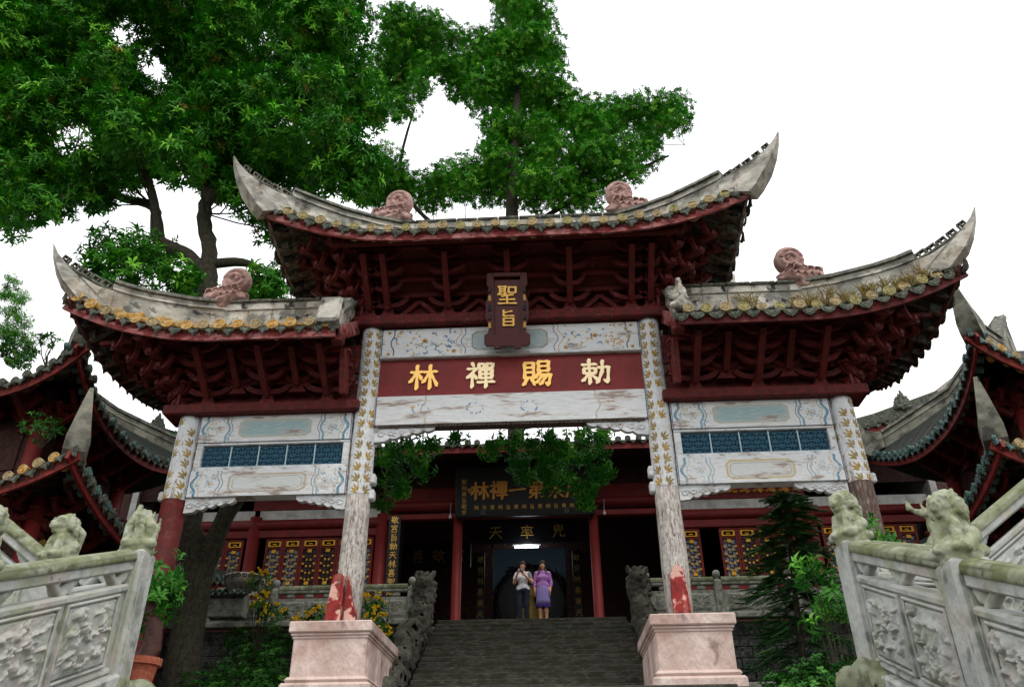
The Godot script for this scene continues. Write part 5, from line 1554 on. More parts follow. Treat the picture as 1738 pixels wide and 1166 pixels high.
func stair_and_terrace() -> void:
	flight("stone_steps", -2.2, 2.6, -1.0, 3.35, -6.1, 6.08, 17, M.step_stone)
	flight("middle_steps", -3.2, 3.4, 4.0, 2.35, 2.2, 3.35, 7, M.step_stone)
	flight("front_steps", -2.6, 3.1, 14.9, .0, 8.2, 2.35, 15, M.step_stone)
	# dark carved parapets on both sides of the steps, each ending in a beast
	for s in [-1.0, 1.0]:
		var x := -2.55 if s < 0 else 2.95
		var P := thing("stair_parapet", "dark mossy carved parapet with a beast at its top, %s side of the steps" % ("left" if s < 0 else "right"), "parapet", Vector3(x, 0, 0), 0, "carved parapets beside the steps")
		var bones := []
		for i in 9:
			var t := i / 8.0
			var c := Vector3(0, lerpf(6.0, 3.6, t), lerpf(-5.5, -1.0, t))
			bones.append([c + Vector3(0, -.25, 0), c + Vector3(0, .28 + .12 * sin(i * 2.3), .1), .27, .2])
			bones.append([c + Vector3(.12 * sin(i * 1.7), .2, .1), c + Vector3(-.14 * cos(i * 2.1), .1, .34), .17, .12])
		part("carved_body", blob_mesh(bones, .12, .05, .11, 3.2, 5 if s < 0 else 8), M.dark_stone, P)
		var w := Vector3(0, 6.1, -5.85)
		part("beast", blob_mesh([[w, w + Vector3(0, .5, .05), .25, .24], [w + Vector3(0, .6, .04), w + Vector3(0, .95, .1), .22, .23], [w + Vector3(0, .95, .2), w + Vector3(0, .9, .33), .16, .12], [w + Vector3(-.1, 1.1, .22), w + Vector3(-.09, 1.13, .25), .06, .06], [w + Vector3(.1, 1.1, .22), w + Vector3(.09, 1.13, .25), .06, .06], [w + Vector3(-.2, 1.12, 0), w + Vector3(-.22, 1.2, -.03), .08, .06], [w + Vector3(.2, 1.12, 0), w + Vector3(.22, 1.2, -.03), .08, .06],
			[w + Vector3(-.22, .9, .02), w + Vector3(-.2, .5, .02), .1, .1], [w + Vector3(.22, .9, .02), w + Vector3(.2, .5, .02), .1, .1], [w + Vector3(-.14, .45, .2), w + Vector3(-.15, .1, .3), .1, .09], [w + Vector3(.14, .45, .2), w + Vector3(.15, .1, .3), .1, .09]], .05, .035, .06, 8.0, 3 if s < 0 else 6), M.dark_stone, P)
	# stone-block retaining walls under the hall terrace
	var block := []
	for i in 3:
		block.append(box_mesh(Vector3(.585, .262, .2), .02))
	for s in [-1.0, 1.0]:
		var W := thing("retaining_wall", "dark grey stone-block retaining wall below the %s terrace balustrade" % ("left" if s < 0 else "right"), "wall", Vector3.ZERO, 0, "retaining walls below the terrace")
		var x0 := -9.6 if s < 0 else 3.3
		for j in 9:
			for i in 11:
				part("stone_block", block[(i + j) % 3], M.wall_stone, W, Transform3D(Basis(UP, rng.randf_range(-.02, .02)), Vector3(x0 + .3 + i * .6 + (.3 if j % 2 else 0.0), 3.64 + j * .272, -6.44 + rng.randf_range(-.02, .03))))
		part("mortar_bed", box_mesh(Vector3(6.9, 2.5, .1), 0), M.dark_stone, W, at(x0 + 3.4, 4.75, -6.47))
	part("low_kerb", box_mesh(Vector3(4.4, .5, .3), .03), M.grey_stone_shaded, thing("planter_kerb", "low grey stone kerb in front of the conifer at the right foot of the gate", "kerb"), at(6.6, 3.8, -2.6))
	# terrace balustrades
	for s in [-1.0, 1.0]:
		var T := thing("terrace_balustrade", "grey carved stone balustrade along the %s edge of the hall terrace" % ("left" if s < 0 else "right"), "balustrade", Vector3.ZERO, 0, "balustrades on the hall terrace")
		var posts := [-2.95, -4.75, -6.6, -8.45, -10.3] if s < 0 else [3.2, 5.03, 6.86, 8.7, 10.5]
		for i in posts.size():
			var x: float = posts[i]
			var p := part("post", box_mesh(Vector3(.2, .98, .2), .02), M.grey_stone_shaded, T, at(x, 6.55, -6.25))
			var st := B(true)
			lathe(st, post_bud(), 10, at(0, .485, 0))
			part("bud_finial", D(st), M.grey_stone_shaded, p)
			if i == posts.size() - 1:
				continue
			var L: float = absf(posts[i + 1] - x) - .2
			var cx: float = (x + posts[i + 1]) * .5
			st = B(true)
			sweep(st, rows_of([Vector3(-L * .5, 0, 0), Vector3(L * .5, 0, 0)]), circle(.085, 10))
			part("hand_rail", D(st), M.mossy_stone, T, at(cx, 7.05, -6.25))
			part("rail_beam", box_mesh(Vector3(L, .1, .13), .02), M.grey_stone_shaded, T, at(cx, 6.97, -6.25))
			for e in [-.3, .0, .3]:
				part("cloud_support", box_mesh(Vector3(.24, .13, .1), .04), M.grey_stone_shaded, T, at(cx + e * L, 6.86, -6.25))
			var pn := part("panel", box_mesh(Vector3(L, .58, .09), .01), M.grey_stone_shaded, T, at(cx, 6.5, -6.25))
			for e in [-1.0, 1.0]:
				var n := FastNoiseLite.new()
				n.seed = 60 + i * 2 + int(e) + int(s) * 20
				n.frequency = 1.0
				st = B(true)
				relief(st, L * .4, .44, 30, 20, func(u: float, v: float) -> float:
					var b := minf(minf(u, 1 - u), minf(v, 1 - v))
					return -.02 if b < .03 else .004 + .035 * absf(sin(n.get_noise_2d(u * 2.2, v * 2.0) * 9.0)) * smoothstep(.04, .12, b))
				part("carved_relief", D(st), M.grey_stone_shaded, pn, at(e * L * .24, 0, .052))
			part("panel_stile", box_mesh(Vector3(.16, .46, .04), .015), M.grey_stone_shaded, pn, at(0, 0, .045))
		var x_a: float = posts[0]
		var x_b: float = posts[4]
		part("base_course", box_mesh(Vector3(absf(x_b - x_a) + .3, .14, .34), .02), M.grey_stone_shaded, T, at((x_a + x_b) * .5, 6.14, -6.25))


# ---------------------------------------------------------------- the hall

func hall() -> void:
	var H := thing("temple_hall", "red-columned temple hall with yellow-trimmed lattice doors above the steps", "temple", Vector3.ZERO)
	var st: SurfaceTool
	for x in [-2.1, 2.08]:
		st = B(true)
		lathe(st, PackedVector2Array([Vector2(.2, 0), Vector2(.2, .12), Vector2(.15, .16), Vector2(.14, 3.85), Vector2(0, 3.85)]), 16)
		part("porch_column", D(st), M.hall_red, H, at(x, 6.08, -9.0))
	for x in [-12.3, -8.46, -4.45, 4.6, 8.6, 12.3]:
		st = B(true)
		lathe(st, PackedVector2Array([Vector2(.24, 0), Vector2(.24, .12), Vector2(.2, .16), Vector2(.19, 3.9), Vector2(0, 3.9)]), 16)
		part("wall_column", D(st), M.hall_red, H, at(x, 6.08, -9.0))
	# wings: dado, leaves, lintel, purlin, white band
	for q in [[-12.2, -8.6, 6, -12.1], [-8.32, -4.6, 6, -8.05], [4.75, 8.45, 6, 4.68], [8.75, 12.2, 6, 8.85]]:
		var L: float = q[1] - q[0]
		var cx: float = (q[0] + q[1]) * .5
		part("dado", box_mesh(Vector3(L, 1.5, .12), .01), M.hall_red, H, at(cx, 6.82, -9.02))
		part("lintel", box_mesh(Vector3(L, .24, .2), .02), M.hall_red, H, at(cx, 9.43, -9.0))
		st = B(true)
		sweep(st, rows_of([Vector3(-L * .5 - .1, 0, 0), Vector3(L * .5 + .1, 0, 0)]), circle(.17, 12))
		part("round_purlin", D(st), M.hall_red, H, at(cx, 9.73, -8.98))
		part("white_band", box_mesh(Vector3(L + .1, .3, .06)), M.hall_plaster, H, at(cx, 10.06, -9.03))
		for k in int(q[2]):
			var x: float = q[3] + .3 + k * .56
			if q[3] == 4.68 and k == 1:
				continue
			if x + .26 < q[1]:
				lattice_leaf(H, x)
	# gilded carving over the right wing
	for k in 9:
		part("gilt_carving", blob_mesh([[Vector3(-.14, 0, 0), Vector3(.05, .05, 0), .05, .04], [Vector3(.05, -.03, 0), Vector3(.17, .02, 0), .045, .03], [Vector3(-.06, .08, 0), Vector3(.1, .1, 0), .03, .03]], .03, .03, .03, 14.0, k), M.gold_dull, H, at(5.2 + k * .4, 10.42, -8.94))
	part("carved_beam", box_mesh(Vector3(4.0, .42, .1), .01), M.hall_red, H, at(6.6, 10.42, -9.02))
	part("carved_beam", box_mesh(Vector3(4.0, .42, .1), .01), M.hall_red, H, at(-6.6, 10.42, -9.02))
	part("dark_beam", box_mesh(Vector3(25.5, 1.3, .14)), M.dark_timber, H, at(0, 11.28, -9.1))
	# centre bay
	part("porch_beam", box_mesh(Vector3(9.0, .18, .22), .02), M.hall_red, H, at(.05, 9.86, -9.0))
	st = B(true)
	sweep(st, rows_of([Vector3(-4.4, 0, 0), Vector3(4.5, 0, 0)]), circle(.17, 12))
	part("round_purlin", D(st), M.hall_red, H, at(0, 10.22, -9.0))
	part("porch_board", box_mesh(Vector3(9.0, .5, .1)), M.hall_red, H, at(0, 10.55, -9.04))
	# roof: long eave with rising corners, dark tiles
	var e := PackedVector3Array()
	var t := PackedVector3Array()
	for i in 33:
		var x := lerpf(-13.4, 13.4, i / 32.0)
		var s := clampf((absf(x) - 8.5) / 4.9, 0, 1)
		e.append(Vector3(x, 11.5 + 1.05 * pow(s, 1.7), -7.2 + .25 * s))
		t.append(Vector3(clampf(x, -11.5, 11.5), 13.0, -13.0))
	slope(H, e, t, {"tile": M.tile_dark, "soffit": M.soffit_dark, "spacing": .3, "radius": .09, "disc": [M.tile_grey], "disc_mesh": round_tile_mesh(.095, .3), "drip_mesh": drip_tile_mesh(.21, .14), "drip": M.tile_grey, "fascia": M.hall_red, "rafter": M.dark_timber, "sag": .03, "rows": false})
	part("back_roof", box_mesh(Vector3(23, .2, 9.5)), M.tile_dark, H, Transform3D(Basis(Vector3.RIGHT, -.2), Vector3(0, 12.05, -17.6)))
	for s in [-1.0, 1.0]:
		st = B()
		sweep(st, rows_of([Vector3(s * 11.2, 13.0, -12.5), Vector3(s * 11.6, 12.55, -10.0), Vector3(s * 12.4, 12.45, -8.4), Vector3(s * 13.3, 12.9, -7.2)]), PackedVector2Array([Vector2(-.12, -.15), Vector2(.12, -.15), Vector2(.12, .35), Vector2(-.12, .35)]))
		part("hip_ridge", D(st), M.plaster, H)
		st = B()
		sweep(st, rows_of([Vector3(s * 9.0, 12.05, -8.8), Vector3(s * 11.0, 12.35, -8.2), Vector3(s * 13.3, 12.95, -7.6)]), PackedVector2Array([Vector2(-.1, -.25), Vector2(.1, -.25), Vector2(.1, .2), Vector2(-.1, .2)]))
		part("eave_ridge", D(st), M.tile_grey, H)
		part("ridge_ornament", blob_mesh([[Vector3(0, 0, 0), Vector3(0, .4, 0), .16, .08], [Vector3(-.2, 0, 0), Vector3(-.15, .3, 0), .1, .04], [Vector3(.2, 0, 0), Vector3(.15, .34, 0), .1, .04], [Vector3(0, .3, 0), Vector3(.02, .62, 0), .06, .02]], .04, .035, .05, 9.0, 3), M.tile_grey, H, at(s * 11.8, 12.65, -7.9))
	# closed box of the interior
	part("back_wall", box_mesh(Vector3(25, 6, .2)), M.dark_timber, H, at(0, 9.0, -19.0))
	for s in [-1.0, 1.0]:
		part("gable_wall", box_mesh(Vector3(.2, 6.6, 10.2)), M.hall_plaster, H, at(s * 12.5, 9.2, -14.0))
		part("inner_wall", box_mesh(Vector3(.12, 5.0, 4.0)), M.dark_timber, H, at(s * 4.55, 8.5, -11.2))
	part("ceiling", box_mesh(Vector3(25, .1, 10.2)), M.dark_timber, H, at(0, 11.35, -14.0))
	# inner screen with the lit shrine behind it
	part("screen_wall", box_mesh(Vector3(3.2, 5.2, .14)), M.dark_timber, H, at(-2.9, 8.6, -13.0))
	part("screen_wall", box_mesh(Vector3(3.2, 5.2, .14)), M.dark_timber, H, at(2.83, 8.6, -13.0))
	part("screen_wall", box_mesh(Vector3(2.6, 1.3, .14)), M.dark_timber, H, at(-.05, 10.68, -13.0))
	for x in [-1.72, 1.62]:
		var cp := part("couplet_board", box_mesh(Vector3(.3, 3.1, .05), .01), M.black_lacquer, H, at(x, 8.3, -12.88))
		for k in 8:
			part("character", glyph([JING, GONG, LIN, XI, DONG, TIAN, LV, CI][k], .24, .015, 10.0), M.gold_dim, cp, at(0, 1.3 - k * .37, .025))
	part("shrine_wall", box_mesh(Vector3(4.6, 5, .1)), M.interior_wall, H, at(0, 8.5, -16.4))
	for s in [-1.0, 1.0]:
		part("shrine_side", box_mesh(Vector3(.1, 5, 3.4)), M.interior_wall, H, at(s * 2.3, 8.5, -14.75))
	# altar, halo and statue
	var A := thing("altar_statue", "dim gilded seated statue before a dark carved halo inside the hall", "statue", Vector3(-.05, 6.08, -15.2))
	st = B(true)
	for k in 40:
		var a := TAU * k / 40.0 + rng.randf_range(-.05, .05)
		var rr := 1.32 + rng.randf_range(-.1, .12)
		blob(st, [[Vector3(cos(a) * rr, 2.7 + sin(a) * rr, -.5), Vector3(cos(a + .12) * (rr + .14), 2.7 + sin(a + .12) * (rr + .14), -.46), .075, .03]], .02, .05, .03, 9.0, k)
	lathe(st, PackedVector2Array([Vector2(0, -.04), Vector2(1.2, -.05), Vector2(1.42, 0), Vector2(1.2, .05), Vector2(1.05, .02), Vector2(.9, .05), Vector2(.8, .02), Vector2(0, .03)]), 36, frame(Vector3(0, 2.7, -.55), Vector3.RIGHT, Vector3.BACK, Vector3.DOWN))
	part("halo", D(st), M.carving_dark, A)
	st = B(true)
	blob(st, [[Vector3(0, 1.55, 0), Vector3(0, 2.3, 0), .36, .26], [Vector3(0, 2.3, 0), Vector3(0, 2.65, .02), .14, .12], [Vector3(0, 2.85, .03), Vector3(0, 2.95, .03), .2, .18], [Vector3(0, 3.1, 0), Vector3(0, 3.14, 0), .1, .08], [Vector3(-.36, 2.25, 0), Vector3(-.48, 1.8, .1), .14, .11], [Vector3(.36, 2.25, 0), Vector3(.48, 1.8, .1), .14, .11], [Vector3(-.48, 1.8, .1), Vector3(-.1, 1.62, .4), .1, .08], [Vector3(.48, 1.8, .1), Vector3(.1, 1.62, .4), .1, .08], [Vector3(-.3, 1.4, .1), Vector3(-.62, 1.36, .42), .24, .19], [Vector3(.3, 1.4, .1), Vector3(.62, 1.36, .42), .24, .19], [Vector3(-.6, 1.34, .45), Vector3(.25, 1.3, .5), .17, .13], [Vector3(.6, 1.34, .45), Vector3(-.25, 1.3, .5), .17, .13]], .08, .05)
	part("figure", D(st), M.gold_dim, A)
	st = B(true)
	lathe(st, PackedVector2Array([Vector2(.9, 0), Vector2(.95, .2), Vector2(.7, .35), Vector2(.62, .7), Vector2(.8, .95), Vector2(.92, 1.12), Vector2(0, 1.15)]), 24)
	part("lotus_throne", D(st), M.carving_dark, A)
	for s in [-1.0, 1.0]:
		st = B(true)
		for k in 9:
			blob(st, [[Vector3(s * (.95 + .1 * sin(k * 2.0)), .5 + k * .18, .1), Vector3(s * (1.1 + .12 * cos(k * 1.7)), .62 + k * .18, .14), .12, .08]], .02, .06, .05, 6.0, k)
		part("carved_scroll", D(st), M.carving_dark, A)
	var F := thing("offering_flowers", "dim red flowers set before the altar at floor level", "flowers", Vector3(-.95, 6.08, -13.6))
	for k in 9:
		st = B(true)
		var o := Vector3(rng.randf_range(-.35, .35), rng.randf_range(.3, .75), rng.randf_range(-.15, .15))
		tube(st, rows_of([Vector3(o.x * .3, 0, 0), o]), PackedFloat32Array([.012, .008]), 4)
		blob(st, [[o, o + UP * .04, .08, .05]], .02, .03, .03, 12.0, k)
		part("bloom", D(st), M.peeling_red, F)
	var L := thing("fluorescent_tube", "lit white fluorescent tube at the head of the inner doorway", "lamp", Vector3(-.1, 10.0, -12.8))
	st = B(true)
	sweep(st, rows_of([Vector3(-.42, 0, 0), Vector3(.42, 0, 0)]), circle(.035, 10))
	part("glass_tube", D(st), M.lit_tube, L)
	part("batten", box_mesh(Vector3(1.0, .05, .08), .01), M.hall_plaster, L, at(0, .07, 0))
	var lamp := OmniLight3D.new()
	lamp.name = "lamp_light"
	lamp.light_color = Color(.9, .95, 1.0)
	lamp.light_energy = .8
	lamp.light_size = .3
	lamp.omni_range = 12.0
	lamp.omni_attenuation = 2.0
	lamp.shadow_enabled = true
	L.add_child(lamp)
	lamp.position = Vector3(0, -.1, .1)
	# boards with writing
	var S := thing("hall_signboard", "long black signboard with gold characters over the hall entrance", "signboard", Vector3(0, 10.5, -8.62))
	S.rotation.x = .16
	part("board", box_mesh(Vector3(4.2, 1.45, .08), .02), M.black_lacquer, S)
	for q in [[0, .735, 4.3, .08], [0, -.735, 4.3, .08]]:
		part("frame_rail", box_mesh(Vector3(q[2], q[3], .14), .02), M.black_lacquer, S, at(q[0], q[1], .01))
	for s in [-1.0, 1.0]:
		part("frame_stile", box_mesh(Vector3(.08, 1.4, .14), .02), M.black_lacquer, S, at(s * 2.11, 0, .01))
	var sc := [LIN, CHAN, YI, DI, DONG, CHUAN]
	for k in 6:
		part("character", glyph(sc[k], .58, .03, 15.0), M.gold_dull, S, at(-1.4 + k * .585, .04, .04))
	for k in 6:
		part("small_character", glyph([SHENG, LIN, DONG, ZHI, JING, GONG][k], .17, .015, 12.0), M.gold_dim, S, at(-1.88, .32 - k * .19, .04))
	part("small_character", glyph(JING, .16, .015, 12.0), M.gold_dim, S, at(-1.7, .05, .04))
	for k in 13:
		part("fringe_mark", glyph([LIN, ZHI, DONG][k % 3], .15, .012, 12.0), M.gold_dim, S, at(-1.5 + k * .245, -.48, .04))
	for x in [-1.3, 1.27]:
		tag(part("loudspeaker", box_mesh(Vector3(.2, .22, .16), .02), M.black_plastic, self, at(x, 9.86, -8.72)), "small black box speaker under the %s end of the black signboard" % ("left" if x < 0 else "right"), "speaker", "speakers under the signboard")
	for x in [-2.32, 2.42]:
		var b := thing("hanging_bulb", "small white bulb hanging beside the %s porch column" % ("left" if x < 0 else "right"), "bulb", Vector3(x, 9.85, -8.8), 0, "bulbs by the porch columns")
		st = B(true)
		tube(st, rows_of([Vector3(0, 0, 0), Vector3(.01, .4, 0)]), PackedFloat32Array([.008, .008]), 5)
		part("cord", D(st), M.bulb_glass, b)
		st = B(true)
		lathe(st, PackedVector2Array([Vector2(0, -.12), Vector2(.04, -.1), Vector2(.055, -.05), Vector2(.03, .0), Vector2(.02, .03), Vector2(0, .03)]), 10)
		part("glass", D(st), M.bulb_glass, b)
	var I := thing("inner_signboard", "dark inner signboard with three dim characters above the shrine doorway", "signboard", Vector3(-.05, 10.55, -12.85))
	part("board", box_mesh(Vector3(3.4, .8, .06), .02), M.black_lacquer, I)
	for k in 3:
		part("character", glyph([TIAN, LV, DOU][k], .5, .02, 7.0), M.gold_dim, I, at(-1.15 + k * 1.12, 0, .03))
	I = thing("side_signboard", "dark board with dim gold characters on the left inside wall of the hall", "signboard", Vector3(-3.2, 9.75, -12.8))
	part("board", box_mesh(Vector3(2.3, .9, .06), .02), M.black_lacquer, I)
	for k in 3:
		part("character", glyph([XI, JING, GONG][k], .46, .02, 8.0), M.gold_dim, I, at(-.72 + k * .72, 0, .03))
	for s in [-1.0, 1.0]:
		var cb := thing("couplet_board", "tall black board with a column of gold characters by the %s hall door" % ("left" if s < 0 else "right"), "signboard", Vector3(-4.02 if s < 0 else 4.15, 8.5, -8.78), 0, "couplet boards at the hall front")
		part("board", box_mesh(Vector3(.36, 2.75, .05), .015), M.black_lacquer, cb)
		for k in 10:
			part("character", glyph([JING, GONG, ZHI, CHI, TIAN, LIN, XI, SHENG, CI, GONG][k], .24, .02, 12.0), M.gold, cb, at(0, 1.22 - k * .27, .025))


func lattice_leaf(H: Node3D, x: float) -> void:
	if not pic.has("leaf_frame"):
		var st := B()
		for s in [-1.0, 1.0]:
			box(st, Vector3(s * .24, 0, 0), Vector3(.07, 1.62, .08), .008)
		for y in [.8, .52, -.7, -.8]:
			box(st, Vector3(0, y, 0), Vector3(.42, .05, .075), .008)
		pic.leaf_frame = D(st)
		st = B()
		for i in 4:
			box(st, Vector3((i - 1.5) * .115, -.09, 0), Vector3(.016, 1.16, .03))
		for i in 8:
			var w := .12
			box(st, Vector3((i % 3 - 1) * .115, .4 - i * .14, .003), Vector3(w, .016, .03))
			box(st, Vector3(((i + 2) % 3 - 1) * .115, .34 - i * .14, .003), Vector3(w, .016, .03))
		pic.leaf_lattice = D(st)
		st = B()
		for y in [.4, -.58]:
			box(st, Vector3(0, y + .03, .012), Vector3(.13, .1, .04), .006)
		for i in 4:
			for s in [-1.0, 1.0]:
				box(st, Vector3(s * .172, .26 - i * .22, .012), Vector3(.058, .058, .04), .004)
				box(st, Vector3(s * .06, .16 - i * .2, .012), Vector3(.055, .055, .04), .004)
		pic.leaf_boss = D(st)
		st = B()
		for q in [[0, .07, .4, .035], [0, -.07, .4, .035], [-.17, 0, .06, .14], [.17, 0, .06, .14], [0, -.01, .12, .03]]:
			box(st, Vector3(q[0], q[1], 0), Vector3(q[2], q[3], .05), .005)
		pic.leaf_top = D(st)
	var f := part("lattice_door", pic.leaf_frame, M.hall_red, H, at(x, 8.46, -8.98))
	part("lattice_bars", pic.leaf_lattice, M.plaque_frame, f, at(0, 0, .0))
	part("gilt_bosses", pic.leaf_boss, M.yellow_paint, f, at(0, 0, .01))
	part("yellow_panel", pic.leaf_top, M.yellow_paint, f, at(0, .665, .01))
	part("yellow_panel", box_mesh(Vector3(.42, .14, .05), .006), M.yellow_paint, f, at(0, -.745, .02))
	part("pane", box_mesh(Vector3(.42, 1.2, .01)), M.paper_pane if int(absf(x) * 10.0) % 3 else M.black_lacquer, f, at(0, -.09, -.03))


# ---------------------------------------------------------------- the two corner pavilions

func pavilions() -> void:
	pavilion("left", Vector3(-12.9, 0, -2.8), 1.0, 3.6, 3.4, 4.9, 4.6)
	pavilion("right", Vector3(13.6, 0, -3.6), -1.0, 3.6, 3.4, 4.6, 4.7)


# s: the side of the pavilion that faces the gate
func pavilion(side: String, c: Vector3, s: float, Xu: float, Zu: float, Xl: float, Zl: float) -> void:
	var P := thing("corner_pavilion", "dark two-tiered pavilion with upswept eaves at the %s of the gate" % side, "pavilion", c, 0, "pavilions flanking the gate")
	for lev in 2:
		var R := Node3D.new()
		R.name = "upper_roof" if lev else "lower_roof"
		P.add_child(R)
		var X := Xu if lev else Xl
		var Z := Zu if lev else Zl
		var ye := 9.82 if lev else 6.95
		var yc := 10.75 if lev else 7.7
		var yr := (11.7 if s > 0 else 12.1) if lev else 8.4
		var rg := .7 if lev else 2.2
		var sl := hip_slopes(X, Z, rg, ye, yc, yr, Z - .25, X - .3, X * .35)
		if not lev:
			# the lower roof stops at the wall of the upper storey
			for q in sl:
				for i in q[1].size():
					var t: Vector3 = q[1][i]
					var k := clampf(maxf(absf(t.x) / X, absf(t.z) / Z), 0, 1)
					q[1][i] = Vector3(t.x, lerpf(7.95, yc, clampf((k - .5) * 2.0, 0, 1)), clampf(t.z, -Z, Z))
		var o := {"tile": M.tile_dark, "soffit": M.soffit_dark, "spacing": .3, "radius": .09, "disc": [M.tile_teal], "disc_mesh": round_tile_mesh(.1, .34), "drip_mesh": drip_tile_mesh(.22, .17), "drip": M.tile_teal if s < 0 else M.tile_grey, "fascia": M.hall_red, "rafter": M.dark_timber, "sag": .04, "rows": false, "fascia_h": .2}
		if s > 0:
			o.disc = [M.tile_grey, M.tile_teal]
		var inner := 1 if s > 0 else 3
		slope(R, sl[inner][0], sl[inner][1], o)
		o.disc = [M.tile_buff, M.tile_amber] if not lev or s < 0 else [M.tile_grey]
		o.fascia = M.red_roof_edge
		slope(R, sl[0][0], sl[0][1], o)
		for q in [sl[2], sl[4 - inner]]:
			var g := []
			for i in q[0].size():
				g.append(PackedVector3Array([q[0][i], q[0][i].lerp(q[1][i], .5) - UP * .1, q[1][i]]))
			var st := B(true)
			patch(st, g, .12)
			part("pan_tiles", D(st), M.tile_dark, R)
		for sz in ([1.0, -1.0] if lev else [1.0]):
			var a := Vector3(s * rg, 0, 0)
			var b := Vector3(s * X, 0, sz * Z)
			var L := a.distance_to(b)
			var h: Array[String] = []
			for e in [[0.0, yr + (.4 if s > 0 or not lev else 1.0)], [L * .4, lerpf(yr, yc, .4) + .12], [L * .75, lerpf(yr, yc, .75) + .2], [L * .86, yc + .42], [L * .86, yc - .05], [L * .75, lerpf(yr, yc, .75) - .35], [L * .4, lerpf(yr, yc, .4) - .4], [0.0, yr - .1]]:
				h.append("%.2f,%.2f" % [e[0], e[1]])
			var n: Array[String] = []
			for e in [[-.62, -.05], [-.62, .4], [-.35, .45], [-.15, .6], [0.02, .85], [.14, 1.12], [.2, 1.25], [.2, .9], [.14, .5], [.08, .2], [.0, -.05], [-.2, -.18]]:
				n.append("%.2f,%.2f" % [L + e[0], yc + e[1] * (1.0 if lev else .92)])
			hip_and_horn(R, a, b, " ".join(h), " ".join(n), Vector2(L - .58, yc + .46), Vector2(L - .02, yc + .8), 0, 1.15, M.plaster_grey)
	# storeys
	for lev in 2:
		var X := (Xu if lev else Xl) - 1.5
		var Z := (Zu if lev else Zl) - 1.5
		var y0 := 8.0 if lev else 3.5
		var h := 2.4 if lev else 4.2
		part("wall", box_mesh(Vector3(X * 2, h, Z * 2)), M.dark_timber, P, at(0, y0 + h * .5, 0))
		for sx in [-1.0, 1.0]:
			for k in 3:
				var st := B(true)
				lathe(st, PackedVector2Array([Vector2(.17, 0), Vector2(.16, h), Vector2(0, h)]), 12)
				part("column", D(st), M.hall_red, P, at(sx * (X + .1), y0, (k - 1) * Z))
		part("eave_beam", box_mesh(Vector3(X * 2 + .5, .3, Z * 2 + .5), .02), M.dark_timber, P, at(0, y0 + h - .3, 0))
		for sz in [1.0]:
			for k in 4:
				part("window", box_mesh(Vector3(X * .36, h * .5, .06), .01), M.dark_timber, P, at((k - 1.5) * X * .48, y0 + h * .42, Z + .02))
		for k in 5:
			part("bracket_set", bracket_mesh(3, .3, .22, .7), M.red_paint, P, at(s * (X + .05), y0 + h - 1.15, (k - 2) * Z * .48, s * PI * .5))
			part("bracket_set", bracket_mesh(3, .3, .22, .7), M.red_paint, P, at((k - 2) * X * .48, y0 + h - 1.15, Z + .05))
	# added dark wall, invented to hide the bright sky gap towards the hall
	part("backdrop_wall", box_mesh(Vector3(14.0, 7.4, .3)), M.dark_timber, P, at(-s * 7.0, 9.8, -14.0 - c.z))
	part("fret_band", box_mesh(Vector3(.06, .12, Zl * 1.2), .01), M.gold_dim, P, at(s * (Xl - 1.4), 6.55, 0))


# ---------------------------------------------------------------- the pale stone balustrades in the foreground

func carve(seedv: int, kind: int) -> Callable:
	var n := FastNoiseLite.new()
	n.seed = seedv
	n.frequency = 1.0
	n.fractal_octaves = 2
	var r := RandomNumberGenerator.new()
	r.seed = seedv
	# sprays of plumes and petals over a rippled ground, like the birds, figures and flowers on such panels
	var plumes := []
	for i in 30:
		var root := Vector2(r.randf_range(.15, .85), r.randf_range(.12, .88))
		var a := r.randf() * TAU
		plumes.append([root, root + Vector2(cos(a), sin(a)) * r.randf_range(.12, .34), r.randf_range(.022, .055), r.randf_range(-.25, .25)])
	return func(u: float, v: float) -> float:
		var b := minf(minf(u, 1 - u), minf(v, 1 - v))
		if b < .02:
			return -.03
		var p := Vector2(u, v) + Vector2(n.get_noise_2d(u * 3, v * 3), n.get_noise_2d(u * 3 + 9, v * 3)) * .07
		var h := .006 + .008 * absf(n.get_noise_2d(u * 7.0, v * 7.0))
		for q in plumes:
			var d: Vector2 = q[1] - q[0]
			var t := clampf((p - q[0]).dot(d) / d.length_squared(), 0, 1)
			var c: Vector2 = q[0] + d * t + Vector2(-d.y, d.x) * q[3] * sin(PI * t)
			var w: float = q[2] * (1.15 - t) + .008
			var e := p.distance_to(c) / w
			if e < 1.0:
				h = maxf(h, (.016 + .034 * (1.0 - t)) * sqrt(1.0 - e * e) + .005 * sin(t * 34.0 + e * 6.0))
		return h


